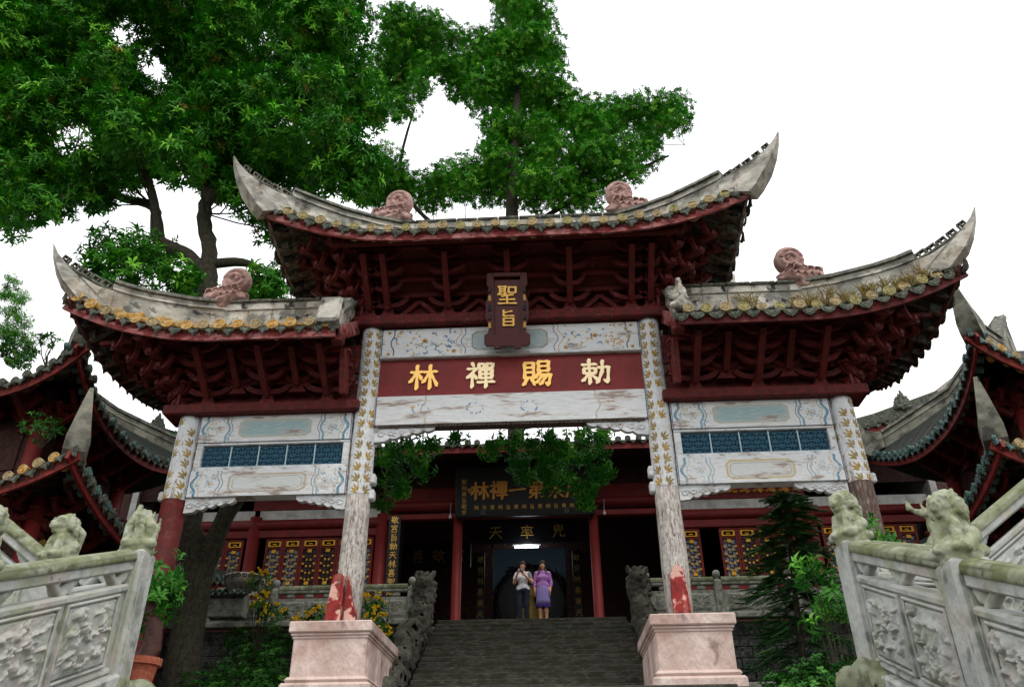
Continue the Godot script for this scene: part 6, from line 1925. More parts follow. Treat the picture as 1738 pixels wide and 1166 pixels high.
func finial(kind: int) -> ArrayMesh:
	var b := [[Vector3(0, .0, 0), Vector3(0, .03, 0), .13, .135], [Vector3(-.1, .04, .1), Vector3(.1, .05, .1), .04, .04], [Vector3(-.1, .04, -.1), Vector3(.1, .05, -.1), .04, .04]]
	var lion := kind == 1 or kind == 2
	if kind == 0:
		# a closed lotus of upright folded petals
		b.append([Vector3(0, .08, 0), Vector3(0, .3, 0), .08, .06])
		for i in 7:
			var a := TAU * i / 7.0
			var o := Vector3(cos(a), 0, sin(a))
			var h := .3 + .08 * sin(i * 2.7)
			b.append([o * .085 + UP * .08, o * .1 + UP * .2, .035, .038])
			b.append([o * .1 + UP * .2, o * .05 + UP * h, .038, .02])
		for i in 6:
			var a := TAU * (i + .5) / 6.0
			var o := Vector3(cos(a), 0, sin(a))
			b.append([o * .11 + UP * .07, o * .135 + UP * .17, .035, .016])
	elif lion:
		b += [[Vector3(0, .11, -.05), Vector3(0, .2, -.02), .1, .09], [Vector3(0, .2, .02), Vector3(0, .26, .03), .085, .07], [Vector3(0, .34, .05), Vector3(0, .35, .06), .072, .068], [Vector3(0, .315, .11), Vector3(0, .305, .135), .042, .034], [Vector3(0, .27, .1), Vector3(0, .265, .12), .03, .022], [Vector3(0, .345, .13), Vector3(0, .33, .155), .014, .016]]
		for q in [-1.0, 1.0]:
			b += [[Vector3(q * .035, .375, .11), Vector3(q * .05, .37, .095), .018, .014], [Vector3(q * .03, .352, .122), Vector3(q * .032, .352, .124), .011, .011], [Vector3(q * .065, .4, .03), Vector3(q * .075, .425, .02), .022, .01], [Vector3(q * .055, .2, .07), Vector3(q * .06, .07, .1), .036, .03], [Vector3(q * .06, .055, .12), Vector3(q * .06, .05, .145), .03, .024], [Vector3(q * .09, .14, -.04), Vector3(q * .1, .07, .04), .055, .04]]
		for i in 13:
			var a := -.5 + i * .345
			b.append([Vector3(cos(a) * .085, .33 + sin(a) * .085, .035), Vector3(cos(a) * .1, .33 + sin(a) * .1, .02), .024, .018])
			b.append([Vector3(cos(a) * .09, .31 + sin(a) * .1, -.02), Vector3(cos(a) * .1, .3 + sin(a) * .11, -.04), .026, .018])
		b += [[Vector3(0, .14, -.13), Vector3(.02, .3, -.14), .04, .035], [Vector3(.02, .3, -.14), Vector3(-.02, .38, -.1), .035, .014]]
	else:
		# a bird with folded wings and a long bill
		b += [[Vector3(.04, .13, 0), Vector3(-.02, .2, 0), .085, .075], [Vector3(-.02, .2, 0), Vector3(-.05, .3, 0), .06, .045], [Vector3(-.06, .31, 0), Vector3(-.08, .32, 0), .045, .042], [Vector3(-.1, .32, 0), Vector3(-.25, .35, 0), .026, .01], [Vector3(-.1, .3, 0), Vector3(-.22, .325, 0), .02, .008], [Vector3(.08, .12, 0), Vector3(.19, .15, 0), .05, .02]]
		for q in [-1.0, 1.0]:
			for i in 4:
				b.append([Vector3(-.01 + i * .02, .2 - i * .02, q * .075), Vector3(.12 + i * .012, .16 - i * .03, q * .07), .02, .012])
	var r := RandomNumberGenerator.new()
	r.seed = 70 + kind
	var core: Array = b.slice(3, 7)
	for i in (0 if lion else 8):
		var q: Array = core[i % core.size()]
		var a := r.randf() * TAU
		var t := r.randf()
		var c: Vector3 = q[0].lerp(q[1], t)
		var rad: float = lerpf(q[2], q[3], t)
		var o := Vector3(cos(a), 0, sin(a)) * rad
		b.append([c + o * .92, c + o * r.randf_range(.8, 1.06) + Vector3(cos(a + 1.5) * .02, r.randf_range(.05, .1), sin(a + 1.5) * .02), r.randf_range(.012, .02), .008])
	return blob_mesh(b, .012, .0095, .006, 22.0, 20 + kind)


func bal_post(T: Node3D, p: Vector3, base: float, kind: int, turn := 0.0) -> void:
	var h := p.y - base
	var st := B()
	box(st, Vector3(0, h * .5, 0), Vector3(.25, h, .25), .022)
	for s in [-1.0, 1.0]:
		box(st, Vector3(s * .122, h * .47, 0), Vector3(.016, h * .72, .15), .006)
		box(st, Vector3(0, h * .47, s * .122), Vector3(.15, h * .72, .016), .006)
	var post := part("post", D(st), M.grey_stone, T, at(p.x, base, p.z))
	part("carved_finial", finial(kind), M.finial_stone, post, at(0, h + .01, 0, turn))


# one length between two posts: o in the middle at the foot, x along it (its rise included), z the side that is looked at
func bal_run(T: Node3D, a: Vector3, b: Vector3, out: Vector3, seedv: int, fields := 2) -> void:
	var d := b - a
	var hd := Vector3(d.x, 0, d.z)
	var L := hd.length() - .24
	var X := d / hd.length()
	var o := (a + b) * .5
	if X.cross(UP).dot(out) < 0.0:
		X = -X
	var xf := frame(o, X, UP, hd.normalized().cross(UP) * signf(hd.cross(UP).dot(out)))
	var put := func(c: Vector3, s: Vector3, bev: float) -> ArrayMesh:
		var st := B()
		box(st, c, s, bev, Transform3D(xf.basis, Vector3.ZERO))
		return D(st)
	var org := Transform3D(Basis(), o)
	part("kerb_stone", put.call(Vector3(0, -.08, 0), Vector3(L + .1, .24, .3), .02), M.grey_stone, T, org)
	var pn := part("panel", put.call(Vector3(0, .36, 0), Vector3(L + .02, .66, .11), .012), M.grey_stone, T, org)
	part("panel_coping", put.call(Vector3(0, .695, 0), Vector3(L + .02, .07, .16), .02), M.grey_stone, pn)
	part("panel_foot", put.call(Vector3(0, .07, 0), Vector3(L + .02, .06, .16), .02), M.grey_stone, pn)
	for k in fields:
		var w := (L - .12 * (fields + 1)) / fields
		var cx := -L * .5 + .12 + w * .5 + k * (w + .12)
		var st := B(true)
		relief(st, w, .5, 76, 60, carve(seedv + k * 3, k), Transform3D(xf.basis, xf.basis * Vector3(cx, .385, .072)))
		part("carved_relief", D(st), M.grey_stone, pn)
		var fr := B()
		for e in [-1.0, 1.0]:
			box(fr, Vector3(cx + e * (w * .5 + .012), .385, .064), Vector3(.024, .55, .05), .008, Transform3D(xf.basis, Vector3.ZERO))
			box(fr, Vector3(cx, .385 + e * .262, .064), Vector3(w + .04, .024, .052), .008, Transform3D(xf.basis, Vector3.ZERO))
		part("field_frame", D(fr), M.grey_stone, pn)
	for k in 3:
		var st := B(true)
		var cx := (k - 1) * (L * .5 - .1)
		var bn := []
		for e in [-1.0, 1.0]:
			bn.append([xf.basis * Vector3(cx, .73, e * .02), xf.basis * Vector3(cx + e * .09, .83, 0), .035, .045])
			bn.append([xf.basis * Vector3(cx + e * .05, .76, .03), xf.basis * Vector3(cx + e * .14, .85, .02), .02, .03])
		blob(st, bn, .02, .016, .008, 20.0, seedv + k)
		part("shell_support", D(st), M.grey_stone, T, org)
	part("rail_beam", put.call(Vector3(0, .88, 0), Vector3(L + .02, .1, .15), .015), M.grey_stone, T, org)
	var rs := B(true)
	var x0 := xf.basis * Vector3(-L * .5 - .01, .945, 0)
	var x1 := xf.basis * Vector3(L * .5 + .01, .945, 0)
	var prof := PackedVector2Array()
	for k in 11:
		var an := PI * k / 10.0
		prof.append(Vector2(cos(an) * .09, sin(an) * .06))
	prof.append(Vector2(-.09, -.03))
	prof.append(Vector2(.09, -.03))
	sweep(rs, PackedVector3Array([x0, x1]), prof)
	part("hand_rail", D(rs), M.mossy_stone, T, org)


func foreground_balustrades() -> void:
	var R := thing("stair_balustrade", "pale carved stone balustrade with mossy rail on the right, its end beside the conifer", "balustrade", Vector3.ZERO, 0, "balustrades along the front steps")
	var drop := .37
	var pr := [Vector3(3.25, 2.62, 8.5), Vector3(3.25, 2.62 - 1.7 * drop, 10.2), Vector3(3.25, 2.62 - 3.4 * drop, 11.9), Vector3(3.25, 2.62 - 5.1 * drop, 13.6)]
	for i in 4:
		bal_post(R, pr[i] + UP * .97, pr[i].y - .4, [1, 2, 0, 1][i], [-1.0, -.9, .4, 0][i])
		if i < 3:
			bal_run(R, pr[i], pr[i + 1], Vector3.LEFT, 100 + i * 11)
	var pb := Vector3(4.12, 2.62, 8.22)
	bal_post(R, pb + UP * .97, 2.4, 3, .2)
	bal_run(R, pr[0], pb, Vector3.FORWARD * -1, 150, 1)
	var up := Vector3(5.9, 2.62 + 1.78 * .68, 8.22)
	bal_run(R, pb, up, Vector3.BACK, 160)
	bal_post(R, up + UP * .97, up.y - .3, 0)
	part("drum_stone", blob_mesh([[Vector3(0, 0, 0), Vector3(0, .05, .25), .16, .12], [Vector3(0, .05, .25), Vector3(0, -.05, .5), .12, .08], [Vector3(.1, .0, 0), Vector3(-.1, .02, .1), .14, .12]], .06, .03, .05, 8.0, 4), M.mossy_stone, R, at(3.12, 2.5, 8.35))
	var Lf := thing("stair_balustrade", "pale carved stone balustrade with mossy rail on the left, its end beside the red column", "balustrade", Vector3.ZERO, 0, "balustrades along the front steps")
	var pl := [Vector3(-2.72, 2.62, 8.72), Vector3(-2.81, 2.62 - 1.74 * drop, 10.46), Vector3(-3.0, 2.62 - 3.5 * drop, 12.2), Vector3(-3.12, 2.62 - 5.0 * drop, 13.7)]
	for i in 4:
		bal_post(Lf, pl[i] + UP * .97, pl[i].y - .4, [0, 2, 1, 0][i], [.5, .9, 0, 0][i])
		if i < 3:
			bal_run(Lf, pl[i], pl[i + 1], Vector3.RIGHT, 200 + i * 11)
	pb = Vector3(-3.56, 2.62, 8.42)
	bal_post(Lf, pb + UP * .97, 2.4, 2, -.4)
	bal_run(Lf, pl[0], pb, Vector3.BACK, 250, 1)
	up = Vector3(-5.3, 2.62 + 1.74 * .68, 8.42)
	bal_run(Lf, pb, up, Vector3.BACK, 260)
	bal_post(Lf, up + UP * .97, up.y - .3, 1)
	part("drum_stone", blob_mesh([[Vector3(0, 0, 0), Vector3(0, .02, .25), .13, .1], [Vector3(.1, .0, 0), Vector3(-.1, .02, .1), .12, .1]], .06, .03, .05, 8.0, 5), M.mossy_stone, Lf, at(-2.62, 2.48, 8.5))
	# side flights behind them, and the pot on the landing
	flight("side_steps", -.8, .8, 0, 2.3, -3.6, 4.8, 12, M.step_stone).transform = Transform3D(Basis(UP, -PI * .5), Vector3(4.2, 0, 7.3))
	flight("side_steps", -.8, .8, 0, 2.3, -3.6, 4.8, 12, M.step_stone).transform = Transform3D(Basis(UP, PI * .5), Vector3(-3.7, 0, 7.5))


# ---------------------------------------------------------------- trees and plants

func sprig(n: int, L: float, w: float, spread: float, droop: float, axis := .12, seedv := 1) -> ArrayMesh:
	var st := B()
	var r := RandomNumberGenerator.new()
	r.seed = seedv
	for i in n:
		var a := i * 2.4 + r.randf_range(-.3, .3)
		var e := r.randf_range(.1, 1.0) * spread
		var o := Vector3(cos(a), 0, sin(a))
		var base := UP * axis * (i / float(n) - .3)
		var l := L * r.randf_range(.75, 1.15)
		var d := (o * cos(e) + UP * sin(e)).normalized()
		var s := d.cross(UP).normalized()
		var nrm := s.cross(d)
		var m := base + d * l * .45
		var t := base + d * l - UP * l * droop * r.randf_range(.5, 1.3)
		var fold := nrm * w * .16
		var q1 := m + s * w * .5 + fold
		var q2 := m - s * w * .5 + fold
		for v in [[base, q1, m], [base, m, q2], [q1, t, m], [m, t, q2]]:
			tri(st, v[0], v[1], v[2])
	return D(st)


func foliage(parent: Node3D, called: String, where: Array, dens: float, mesh: Mesh, m: Material, cols: Array, size := 1.0, up := .6, flat := .85) -> MultiMeshInstance3D:
	var xf: Array[Transform3D] = []
	for w in where:
		var c := Vector3(w.x, w.y, w.z)
		var n := int(dens * w.w * w.w) + 3
		for i in n:
			var d := Vector3(rng.randfn(), rng.randfn(), rng.randfn()).normalized()
			var p: Vector3 = c + d * Vector3(1, flat, 1) * w.w * pow(rng.randf(), .42) * 1.08
			var y := (d * .75 + UP * up + Vector3(rng.randfn(), rng.randfn(), rng.randfn()) * .3).normalized()
			var x := y.cross(Vector3(rng.randfn(), rng.randfn(), rng.randfn())).normalized()
			var k := size * rng.randf_range(.75, 1.2)
			xf.append(Transform3D(Basis(x * k, y * k, x.cross(y) * k), p))
	var mm := MultiMesh.new()
	mm.transform_format = MultiMesh.TRANSFORM_3D
	mm.use_colors = true
	mm.mesh = mesh
	mm.instance_count = xf.size()
	for i in xf.size():
		mm.set_instance_transform(i, xf[i])
		var t := rng.randf()
		var c: Color = cols[0].lerp(cols[1], rng.randf()) if t < .84 else cols[2] if t < .985 else cols[3]
		mm.set_instance_color(i, c)
	var o := MultiMeshInstance3D.new()
	o.name = called
	o.multimesh = mm
	o.material_override = m
	parent.add_child(o, true)
	o.set_meta("kind", "stuff")
	return o


func limb(T: Node3D, pts: Array, r0: float, r1: float, called := "limb") -> void:
	var p := rows_of(pts)
	var fine := PackedVector3Array()
	var rad := PackedFloat32Array()
	var n := p.size()
	for i in n - 1:
		var a := p[maxi(i - 1, 0)]
		var d := p[mini(i + 2, n - 1)]
		for k in 5:
			var t := k / 5.0
			fine.append(p[i].cubic_interpolate(p[i + 1], a, d, t) + Vector3(rng.randfn(), rng.randfn() * .3, rng.randfn()) * r1 * .12)
			rad.append(lerpf(r0, r1, (i + t) / (n - 1)) * rng.randf_range(.93, 1.07))
	fine.append(p[n - 1])
	rad.append(r1)
	var st := B(true)
	tube(st, fine, rad, 9)
	part(called, D(st), M.bark, T)


func twigs(T: Node3D, from: Array, clumps: Array, r: float) -> void:
	var st := B(true)
	for c in clumps:
		var q := Vector3(c.x, c.y, c.z)
		var best := Vector3.ZERO
		var bd := 1e9
		for f in from:
			var d: float = (f - q).length() + (0.0 if f.y < q.y else 1.5)
			if d < bd:
				bd = d
				best = f
		var mid := best.lerp(q, .5) + Vector3(rng.randfn() * .2, -.08 * bd, rng.randfn() * .2)
		if bd < 2.5:
			tube(st, rows_of([best, mid, q, q + (q - mid) * .25]), PackedFloat32Array([r * minf(1.0, .3 + bd * .2), r * .7, r * .4, r * .15]), 5)
		for k in 4:
			var d: Vector3 = Vector3(rng.randfn(), rng.randfn() + .4, rng.randfn()).normalized() * c.w * .8
			tube(st, rows_of([q.lerp(mid, .3), q + d * .5, q + d]), PackedFloat32Array([r * .35, r * .25, r * .1]), 4)
	var o := part("branches", D(st), M.bark, T)
	o.set_meta("kind", "stuff")


func trees() -> void:
	var leaf := sprig(10, .28, .075, .9, .32, .17, 3)
	var cols := [Color(.02, .115, .007), Color(.06, .25, .013), Color(.17, .46, .03), Color(.34, .24, .05)]
	var T := thing("broadleaf_tree", "big dark-trunked broadleaf tree forking behind the left bay of the gate", "tree")
	limb(T, [Vector3(-7.3, 3.4, -3.2), Vector3(-7.42, 5.5, -3.2), Vector3(-7.5, 6.7, -3.2), Vector3(-7.95, 8.1, -3.2), Vector3(-8.26, 9.9, -3.25), Vector3(-8.54, 12.6, -3.2), Vector3(-8.7, 14.5, -3.2), Vector3(-8.9, 16.0, -3.2), Vector3(-9.32, 17.3, -3.2), Vector3(-9.3, 18.4, -3.2)], .37, .19, "trunk")
	limb(T, [Vector3(-7.4, 6.2, -3.2), Vector3(-7.2, 7.4, -3.2), Vector3(-6.75, 8.6, -3.15), Vector3(-5.6, 9.7, -3.3), Vector3(-3.6, 10.5, -3.4), Vector3(-1.2, 10.7, -3.4), Vector3(1.6, 10.5, -3.4)], .27, .06)
	limb(T, [Vector3(-8.75, 15.0, -3.2), Vector3(-9.49, 15.9, -3.2), Vector3(-10.63, 16.7, -3.3), Vector3(-11.23, 18.2, -3.6), Vector3(-12.7, 19.0, -3.9), Vector3(-14.9, 20.8, -4.2), Vector3(-17.2, 22.3, -4.0)], .24, .07)
	limb(T, [Vector3(-10.5, 16.6, -3.25), Vector3(-11.04, 18.3, -3.0), Vector3(-11.9, 20.1, -2.6), Vector3(-13.4, 23.2, -2.4)], .15, .05)
	limb(T, [Vector3(-9.3, 18.2, -3.2), Vector3(-8.66, 18.7, -3.3), Vector3(-7.9, 20.1, -3.6), Vector3(-6.7, 21.9, -4.2), Vector3(-5.6, 23.5, -5.0)], .17, .05)
	limb(T, [Vector3(-9.3, 18.2, -3.2), Vector3(-10.1, 20.0, -3.4), Vector3(-10.4, 23.0, -4.0), Vector3(-10.3, 26.6, -4.4)], .18, .06)
	limb(T, [Vector3(-8.8, 15.6, -3.2), Vector3(-7.9, 15.7, -3.3), Vector3(-7.0, 15.5, -3.6), Vector3(-5.6, 16.4, -4.2)], .16, .05)
	limb(T, [Vector3(-8.6, 13.6, -3.2), Vector3(-9.8, 14.0, -3.1), Vector3(-11.2, 14.7, -3.2), Vector3(-12.6, 14.6, -3.3)], .09, .03)
	var from := []
	for q in [[-9.8, 14, -3.1], [-11.2, 14.7, -3.2], [-12.5, 14.6, -3.3], [-8.55, 13.2, -3.2], [-8.45, 11.8, -3.2], [-8.7, 14.5, -3.2], [-9.3, 17.5, -3.2], [-10.6, 16.7, -3.3], [-11.3, 18.3, -3.6], [-12.7, 19, -3.9], [-14.9, 20.8, -4.2], [-17, 22.2, -4], [-11.5, 19.2, -2.8], [-13.2, 23, -2.4], [-8.2, 19.4, -3.5], [-6.8, 21.8, -4.2], [-5.8, 23.2, -5], [-10.2, 21, -3.6], [-10.4, 24, -4.1], [-10.3, 26.5, -4.4], [-7, 15.6, -3.6], [-5.8, 16.3, -4.2]]:
		from.append(Vector3(q[0], q[1], q[2]))
	twigs(T, from, CROWN_A, .035)
	foliage(T, "crown", CROWN_A, 150.0, leaf, M.leaf, cols, 1.02)
	var hang := []
	for q in [[-3.6, 10.5, -3.4], [-2.4, 10.6, -3.4], [-1.2, 10.7, -3.4], [.4, 10.6, -3.4], [1.5, 10.5, -3.4]]:
		hang.append(Vector3(q[0], q[1], q[2]))
	twigs(T, hang, HANGING, .025)
	foliage(T, "low_bough", HANGING, 120.0, sprig(8, .24, .075, .5, .55, .14, 5), M.leaf, [Color(.018, .11, .01), Color(.04, .2, .015), Color(.12, .36, .04), Color(.14, .38, .05)], .9, -.35)
	var T2 := thing("broadleaf_tree", "lighter green broadleaf tree rising behind the centre of the gate roof", "tree")
	limb(T2, [Vector3(-.7, 6.0, -20.5), Vector3(-.6, 20.0, -17.0), Vector3(-.6, 27.0, -15.5), Vector3(-.5, 30.0, -15.0), Vector3(-.2, 36.0, -15.5), Vector3(0, 41.0, -16.0)], .45, .1, "trunk")
	limb(T2, [Vector3(-.6, 26.0, -15.8), Vector3(2.5, 28.5, -16), Vector3(5.6, 30.6, -16.5), Vector3(7.6, 31.6, -16.5)], .16, .05)
	limb(T2, [Vector3(-.6, 24.5, -16.2), Vector3(-4.5, 27.5, -16.5), Vector3(-6.5, 31, -16.5), Vector3(-6.0, 36, -16.5)], .16, .05)
	from = []
	for q in [[-.6, 27, -15.5], [-.5, 30, -15], [-.3, 33, -15.2], [-.1, 37, -15.6], [2.5, 28.5, -16], [4.5, 30, -16.3], [6, 31, -16.5], [8.5, 32.3, -16.5], [-3, 26.6, -16.3], [-4.5, 27.5, -16.5], [-6, 30, -16.5], [-6, 35, -16.5]]:
		from.append(Vector3(q[0], q[1], q[2]))
	twigs(T2, from, CROWN_B, .03)
	foliage(T2, "crown", CROWN_B, 185.0, leaf, M.leaf, [Color(.035, .18, .01), Color(.085, .31, .015), Color(.2, .48, .04), Color(.2, .25, .06)], .85)
	var T3 := thing("distant_tree", "feathery green tree far off at the left edge behind the pavilion", "tree")
	limb(T3, [Vector3(-38.5, 0, -29), Vector3(-38.2, 20, -29), Vector3(-37.6, 27, -29), Vector3(-37.2, 31, -29)], .5, .08, "trunk")
	twigs(T3, [Vector3(-37.6, 27, -29), Vector3(-37.2, 31, -29)], CROWN_FAR, .05)
	foliage(T3, "crown", CROWN_FAR, 190.0, sprig(9, .3, .05, .9, .2, .2, 9), M.leaf_soft, [Color(.035, .18, .01), Color(.085, .31, .015), Color(.2, .48, .04), Color(.2, .25, .06)])


func shrub(called: String, label: String, cat: String, clumps: Array, dens: float, mesh: Mesh, m: Material, cols: Array, size := 1.0, foot := Vector3.INF, up := .6, group := "") -> Node3D:
	var base := Vector3(clumps[0].x, clumps[0].y - clumps[0].w, clumps[0].z) if foot == Vector3.INF else foot
	var T := thing(called, label, cat, Vector3.ZERO, 0, group)
	var st := B(true)
	for c in clumps:
		var q := Vector3(c.x, c.y, c.z)
		for k in 5:
			var e: Vector3 = q + Vector3(rng.randfn(), rng.randfn(), rng.randfn()) * c.w * .5
			tube(st, rows_of([base, base.lerp(e, .5) + Vector3(rng.randfn(), 0, rng.randfn()) * .05, e]), PackedFloat32Array([.018, .012, .004]), 4)
	part("stems", D(st), M.bark, T)
	foliage(T, "leaves", clumps, dens, mesh, m, cols, size, up)
	return T


func plants() -> void:
	var small := sprig(9, .075, .034, .8, .15, .06, 4)
	var mid := sprig(8, .16, .055, .9, .2, .1, 6)
	var broad := sprig(9, .26, .07, 1.1, .35, .22, 7)
	var dark := [Color(.014, .075, .01), Color(.035, .14, .018), Color(.07, .22, .03), Color(.1, .25, .03)]
	var fresh := [Color(.022, .11, .014), Color(.05, .19, .022), Color(.12, .34, .04), Color(.16, .38, .05)]
	# the bank of hedge plants left of the steps
	var names := ["dense dark hedge shrub filling the bank under the left lattice doors", "hedge shrub directly behind the left pink plinth", "low hedge shrub at the foot of the forked tree trunk", "upper hedge shrub against the left terrace balustrade"]
	var spots := [[Vector4(-6.3, 4.3, -3.9, .8), Vector4(-5.5, 4.1, -3.8, .75), Vector4(-6.0, 4.9, -4.3, .6)], [Vector4(-4.6, 4.2, -4.0, .75), Vector4(-3.9, 4.6, -4.4, .7), Vector4(-4.5, 5.0, -4.6, .5)], [Vector4(-6.6, 3.95, -2.6, .65), Vector4(-5.9, 4.0, -2.5, .65), Vector4(-5.1, 3.95, -2.4, .6), Vector4(-4.4, 3.9, -2.5, .5)], [Vector4(-6.9, 5.5, -5.3, .5), Vector4(-6.1, 5.5, -5.4, .5), Vector4(-5.2, 5.5, -5.4, .5), Vector4(-4.3, 5.4, -5.4, .45)]]
	for i in 4:
		shrub("hedge_shrub", names[i], "shrub", spots[i], 620.0, small, M.leaf_soft, dark, 1.15, Vector3.INF, .6, "shrubs on the left bank")
	var fl := [[[Vector4(-6.5, 6.85, -4.7, .28), Vector4(-6.3, 6.3, -4.7, .3), Vector4(-6.0, 6.0, -4.6, .3)], "yellow-flowered bush in front of the left lattice doors"], [[Vector4(-5.0, 6.0, -4.9, .3), Vector4(-5.3, 5.7, -4.6, .28)], "yellow-flowered bush midway along the left terrace balustrade"], [[Vector4(-3.6, 6.2, -4.6, .3), Vector4(-3.4, 5.8, -4.4, .3), Vector4(-3.2, 5.4, -4.3, .25)], "yellow-flowered bush behind the left inner column"]]
	for q in fl:
		var F := shrub("flowering_bush", q[1], "bush", q[0], 330.0, mid, M.leaf_soft, [Color(.03, .11, .02), Color(.06, .18, .03), Color(.1, .25, .04), Color(.3, .26, .03)], .8, Vector3(q[0][1].x, 4.5, q[0][1].z), .6, "yellow-flowered bushes")
		for c in q[0]:
			for k in 11:
				var p: Vector3 = Vector3(c.x, c.y, c.z) + Vector3(rng.randfn() * .6, rng.randf_range(-.2, 1.0), absf(rng.randfn()) * .8).normalized() * c.w * 1.05
				var st := B(true)
				for e in 4:
					var o := Vector3(rng.randfn(), rng.randfn(), rng.randfn()).normalized() * .035
					lathe(st, PackedVector2Array([Vector2(.008, 0), Vector2(.014, .03), Vector2(.032, .05)]), 6, Transform3D(Basis(Vector3(rng.randfn(), .2, rng.randfn()).normalized(), rng.randf() * 2.0), p + o))
				part("flower_cluster", D(st), M.flower_yellow, F).set_meta("kind", "stuff")
	# potted plant by the left balustrade post
	var P := thing("potted_plant", "terracotta pot with a gnarled dark stem and broad leaves by the left balustrade post", "potted plant", Vector3(-2.98, 2.6, 7.75))
	var st := B()
	lathe(st, PackedVector2Array([Vector2(0, 0), Vector2(.12, 0), Vector2(.17, .26), Vector2(.195, .26), Vector2(.2, .32), Vector2(.18, .32), Vector2(.165, .28), Vector2(0, .27)]), 20)
	part("pot", D(st), M.terracotta, P)
	st = B(true)
	tube(st, rows_of([Vector3(0, .25, 0), Vector3(.07, .42, -.05), Vector3(.02, .62, -.12), Vector3(-.1, .78, -.2), Vector3(-.14, .95, -.3)]), PackedFloat32Array([.09, .085, .075, .06, .04]), 9)
	part("stem", D(st), M.dark_timber, P)
	foliage(P, "leaves", [Vector4(-.2, 1.15, -.35, .26), Vector4(-.12, .85, -.28, .22), Vector4(-.3, .95, -.4, .22)], 420.0, broad, M.leaf, fresh, .62, .2)
	# leafy plants beyond the right balustrade
	shrub("leafy_plant", "bright long-leaved plant left of the right balustrade end post", "plant", [Vector4(4.0, 4.3, 4.9, .22), Vector4(4.15, 3.95, 4.9, .24), Vector4(4.0, 3.65, 5.0, .18)], 190.0, broad, M.leaf, fresh, .7, Vector3(4.1, 2.6, 4.9), .2)
	shrub("leafy_plant", "bright long-leaved plant just behind the horizontal mossy rail on the right", "plant", [Vector4(4.75, 4.75, 4.9, .24), Vector4(5.05, 4.6, 4.8, .22), Vector4(4.6, 4.5, 4.9, .2)], 220.0, broad, M.leaf, fresh, .65, Vector3(4.8, 2.6, 4.9), .3)
	shrub("hedge_shrub", "low rounded clipped shrub at the foot of the right balustrade end post", "shrub", [Vector4(3.7, 2.95, 5.2, .34), Vector4(3.35, 2.86, 5.25, .3), Vector4(4.0, 2.95, 5.2, .32), Vector4(3.55, 2.8, 5.4, .3)], 1300.0, small, M.leaf_soft, dark, .9)
	shrub("creeper", "green creeper on the ground beyond the right mossy rail", "plant", [Vector4(7.4, 5.9, -1.0, .35), Vector4(7.9, 6.0, -1.2, .3), Vector4(8.3, 5.8, -1.0, .3)], 260.0, mid, M.leaf_soft, dark, .9, Vector3(7.8, 3.5, -1.0))
	conifer()
	# small growth on the roofs
	shrub("roof_bush", "bushy green growth on the left pavilion roof at the photo edge", "bush", ROOF_BUSH, 120.0, mid, M.leaf_soft, fresh, 1.5)
	shrub("roof_sprout", "small leafy sprout on the eave of the left pavilion", "plant", [Vector4(-10.2, 10.95, .3, .2)], 220.0, mid, M.leaf_soft, fresh, .8, Vector3(-10.2, 10.3, .2))
	shrub("roof_fern", "dark fern growing on the lower tier roof of the left pavilion", "fern", [Vector4(-9.4, 8.55, 1.0, .3), Vector4(-9.1, 8.5, 1.0, .22)], 160.0, mid, M.leaf_soft, dark, .9, Vector3(-9.3, 8.1, .9))
	shrub("roof_creeper", "green creeper on the hall roof left of the gate column", "plant", [Vector4(-10.6, 11.75, -6.9, .3), Vector4(-10.0, 11.5, -6.9, .3), Vector4(-9.6, 11.0, -6.6, .25)], 200.0, mid, M.leaf_soft, fresh, 1.0, Vector3(-10.2, 11.5, -7.2))
	# stand-in for the far end of the left pavilion's lower roof: green tiles, fretted rim, left of the lattice doors
	var W := thing("lower_roof_end", "stand-in far end of the left pavilion lower roof with green glazed tiles and pale fretted rim beside the forked tree", "shrine", Vector3(-7.4, 6.1, -5.2))
	for k in 6:
		st = B(true)
		tube(st, rows_of([Vector3(-.5 + k * .16, .72, -.1), Vector3(-.5 + k * .16 + .08, .52, .3)]), PackedFloat32Array([.05, .05]), 7)
		part("glazed_tile", D(st), M.green_glaze, W)
	part("tile_bed", box_mesh(Vector3(1.1, .06, .5), .01), M.tile_dark, W, Transform3D(Basis(Vector3.RIGHT, .45), Vector3(-.05, .58, .1)))
	st = B(true)
	lathe(st, PackedVector2Array([Vector2(.36, 0), Vector2(.46, .1), Vector2(.5, .2), Vector2(.5, .38), Vector2(.45, .38), Vector2(.44, .2)]), 24)
	part("fretted_rim", D(st), M.plaster, W, at(.25, .7, -.2))
	for k in 9:
		var a := -1.2 + k * .3
		part("fret_block", fret_mesh(.12), M.dark_stone, W, Transform3D(Basis(UP, a), Vector3(.25 + sin(a) * .46, .99, -.2 + cos(a) * .46)))
	part("pier", box_mesh(Vector3(.9, .6, .4), .03), M.grey_stone_shaded, W, at(0, .3, 0))


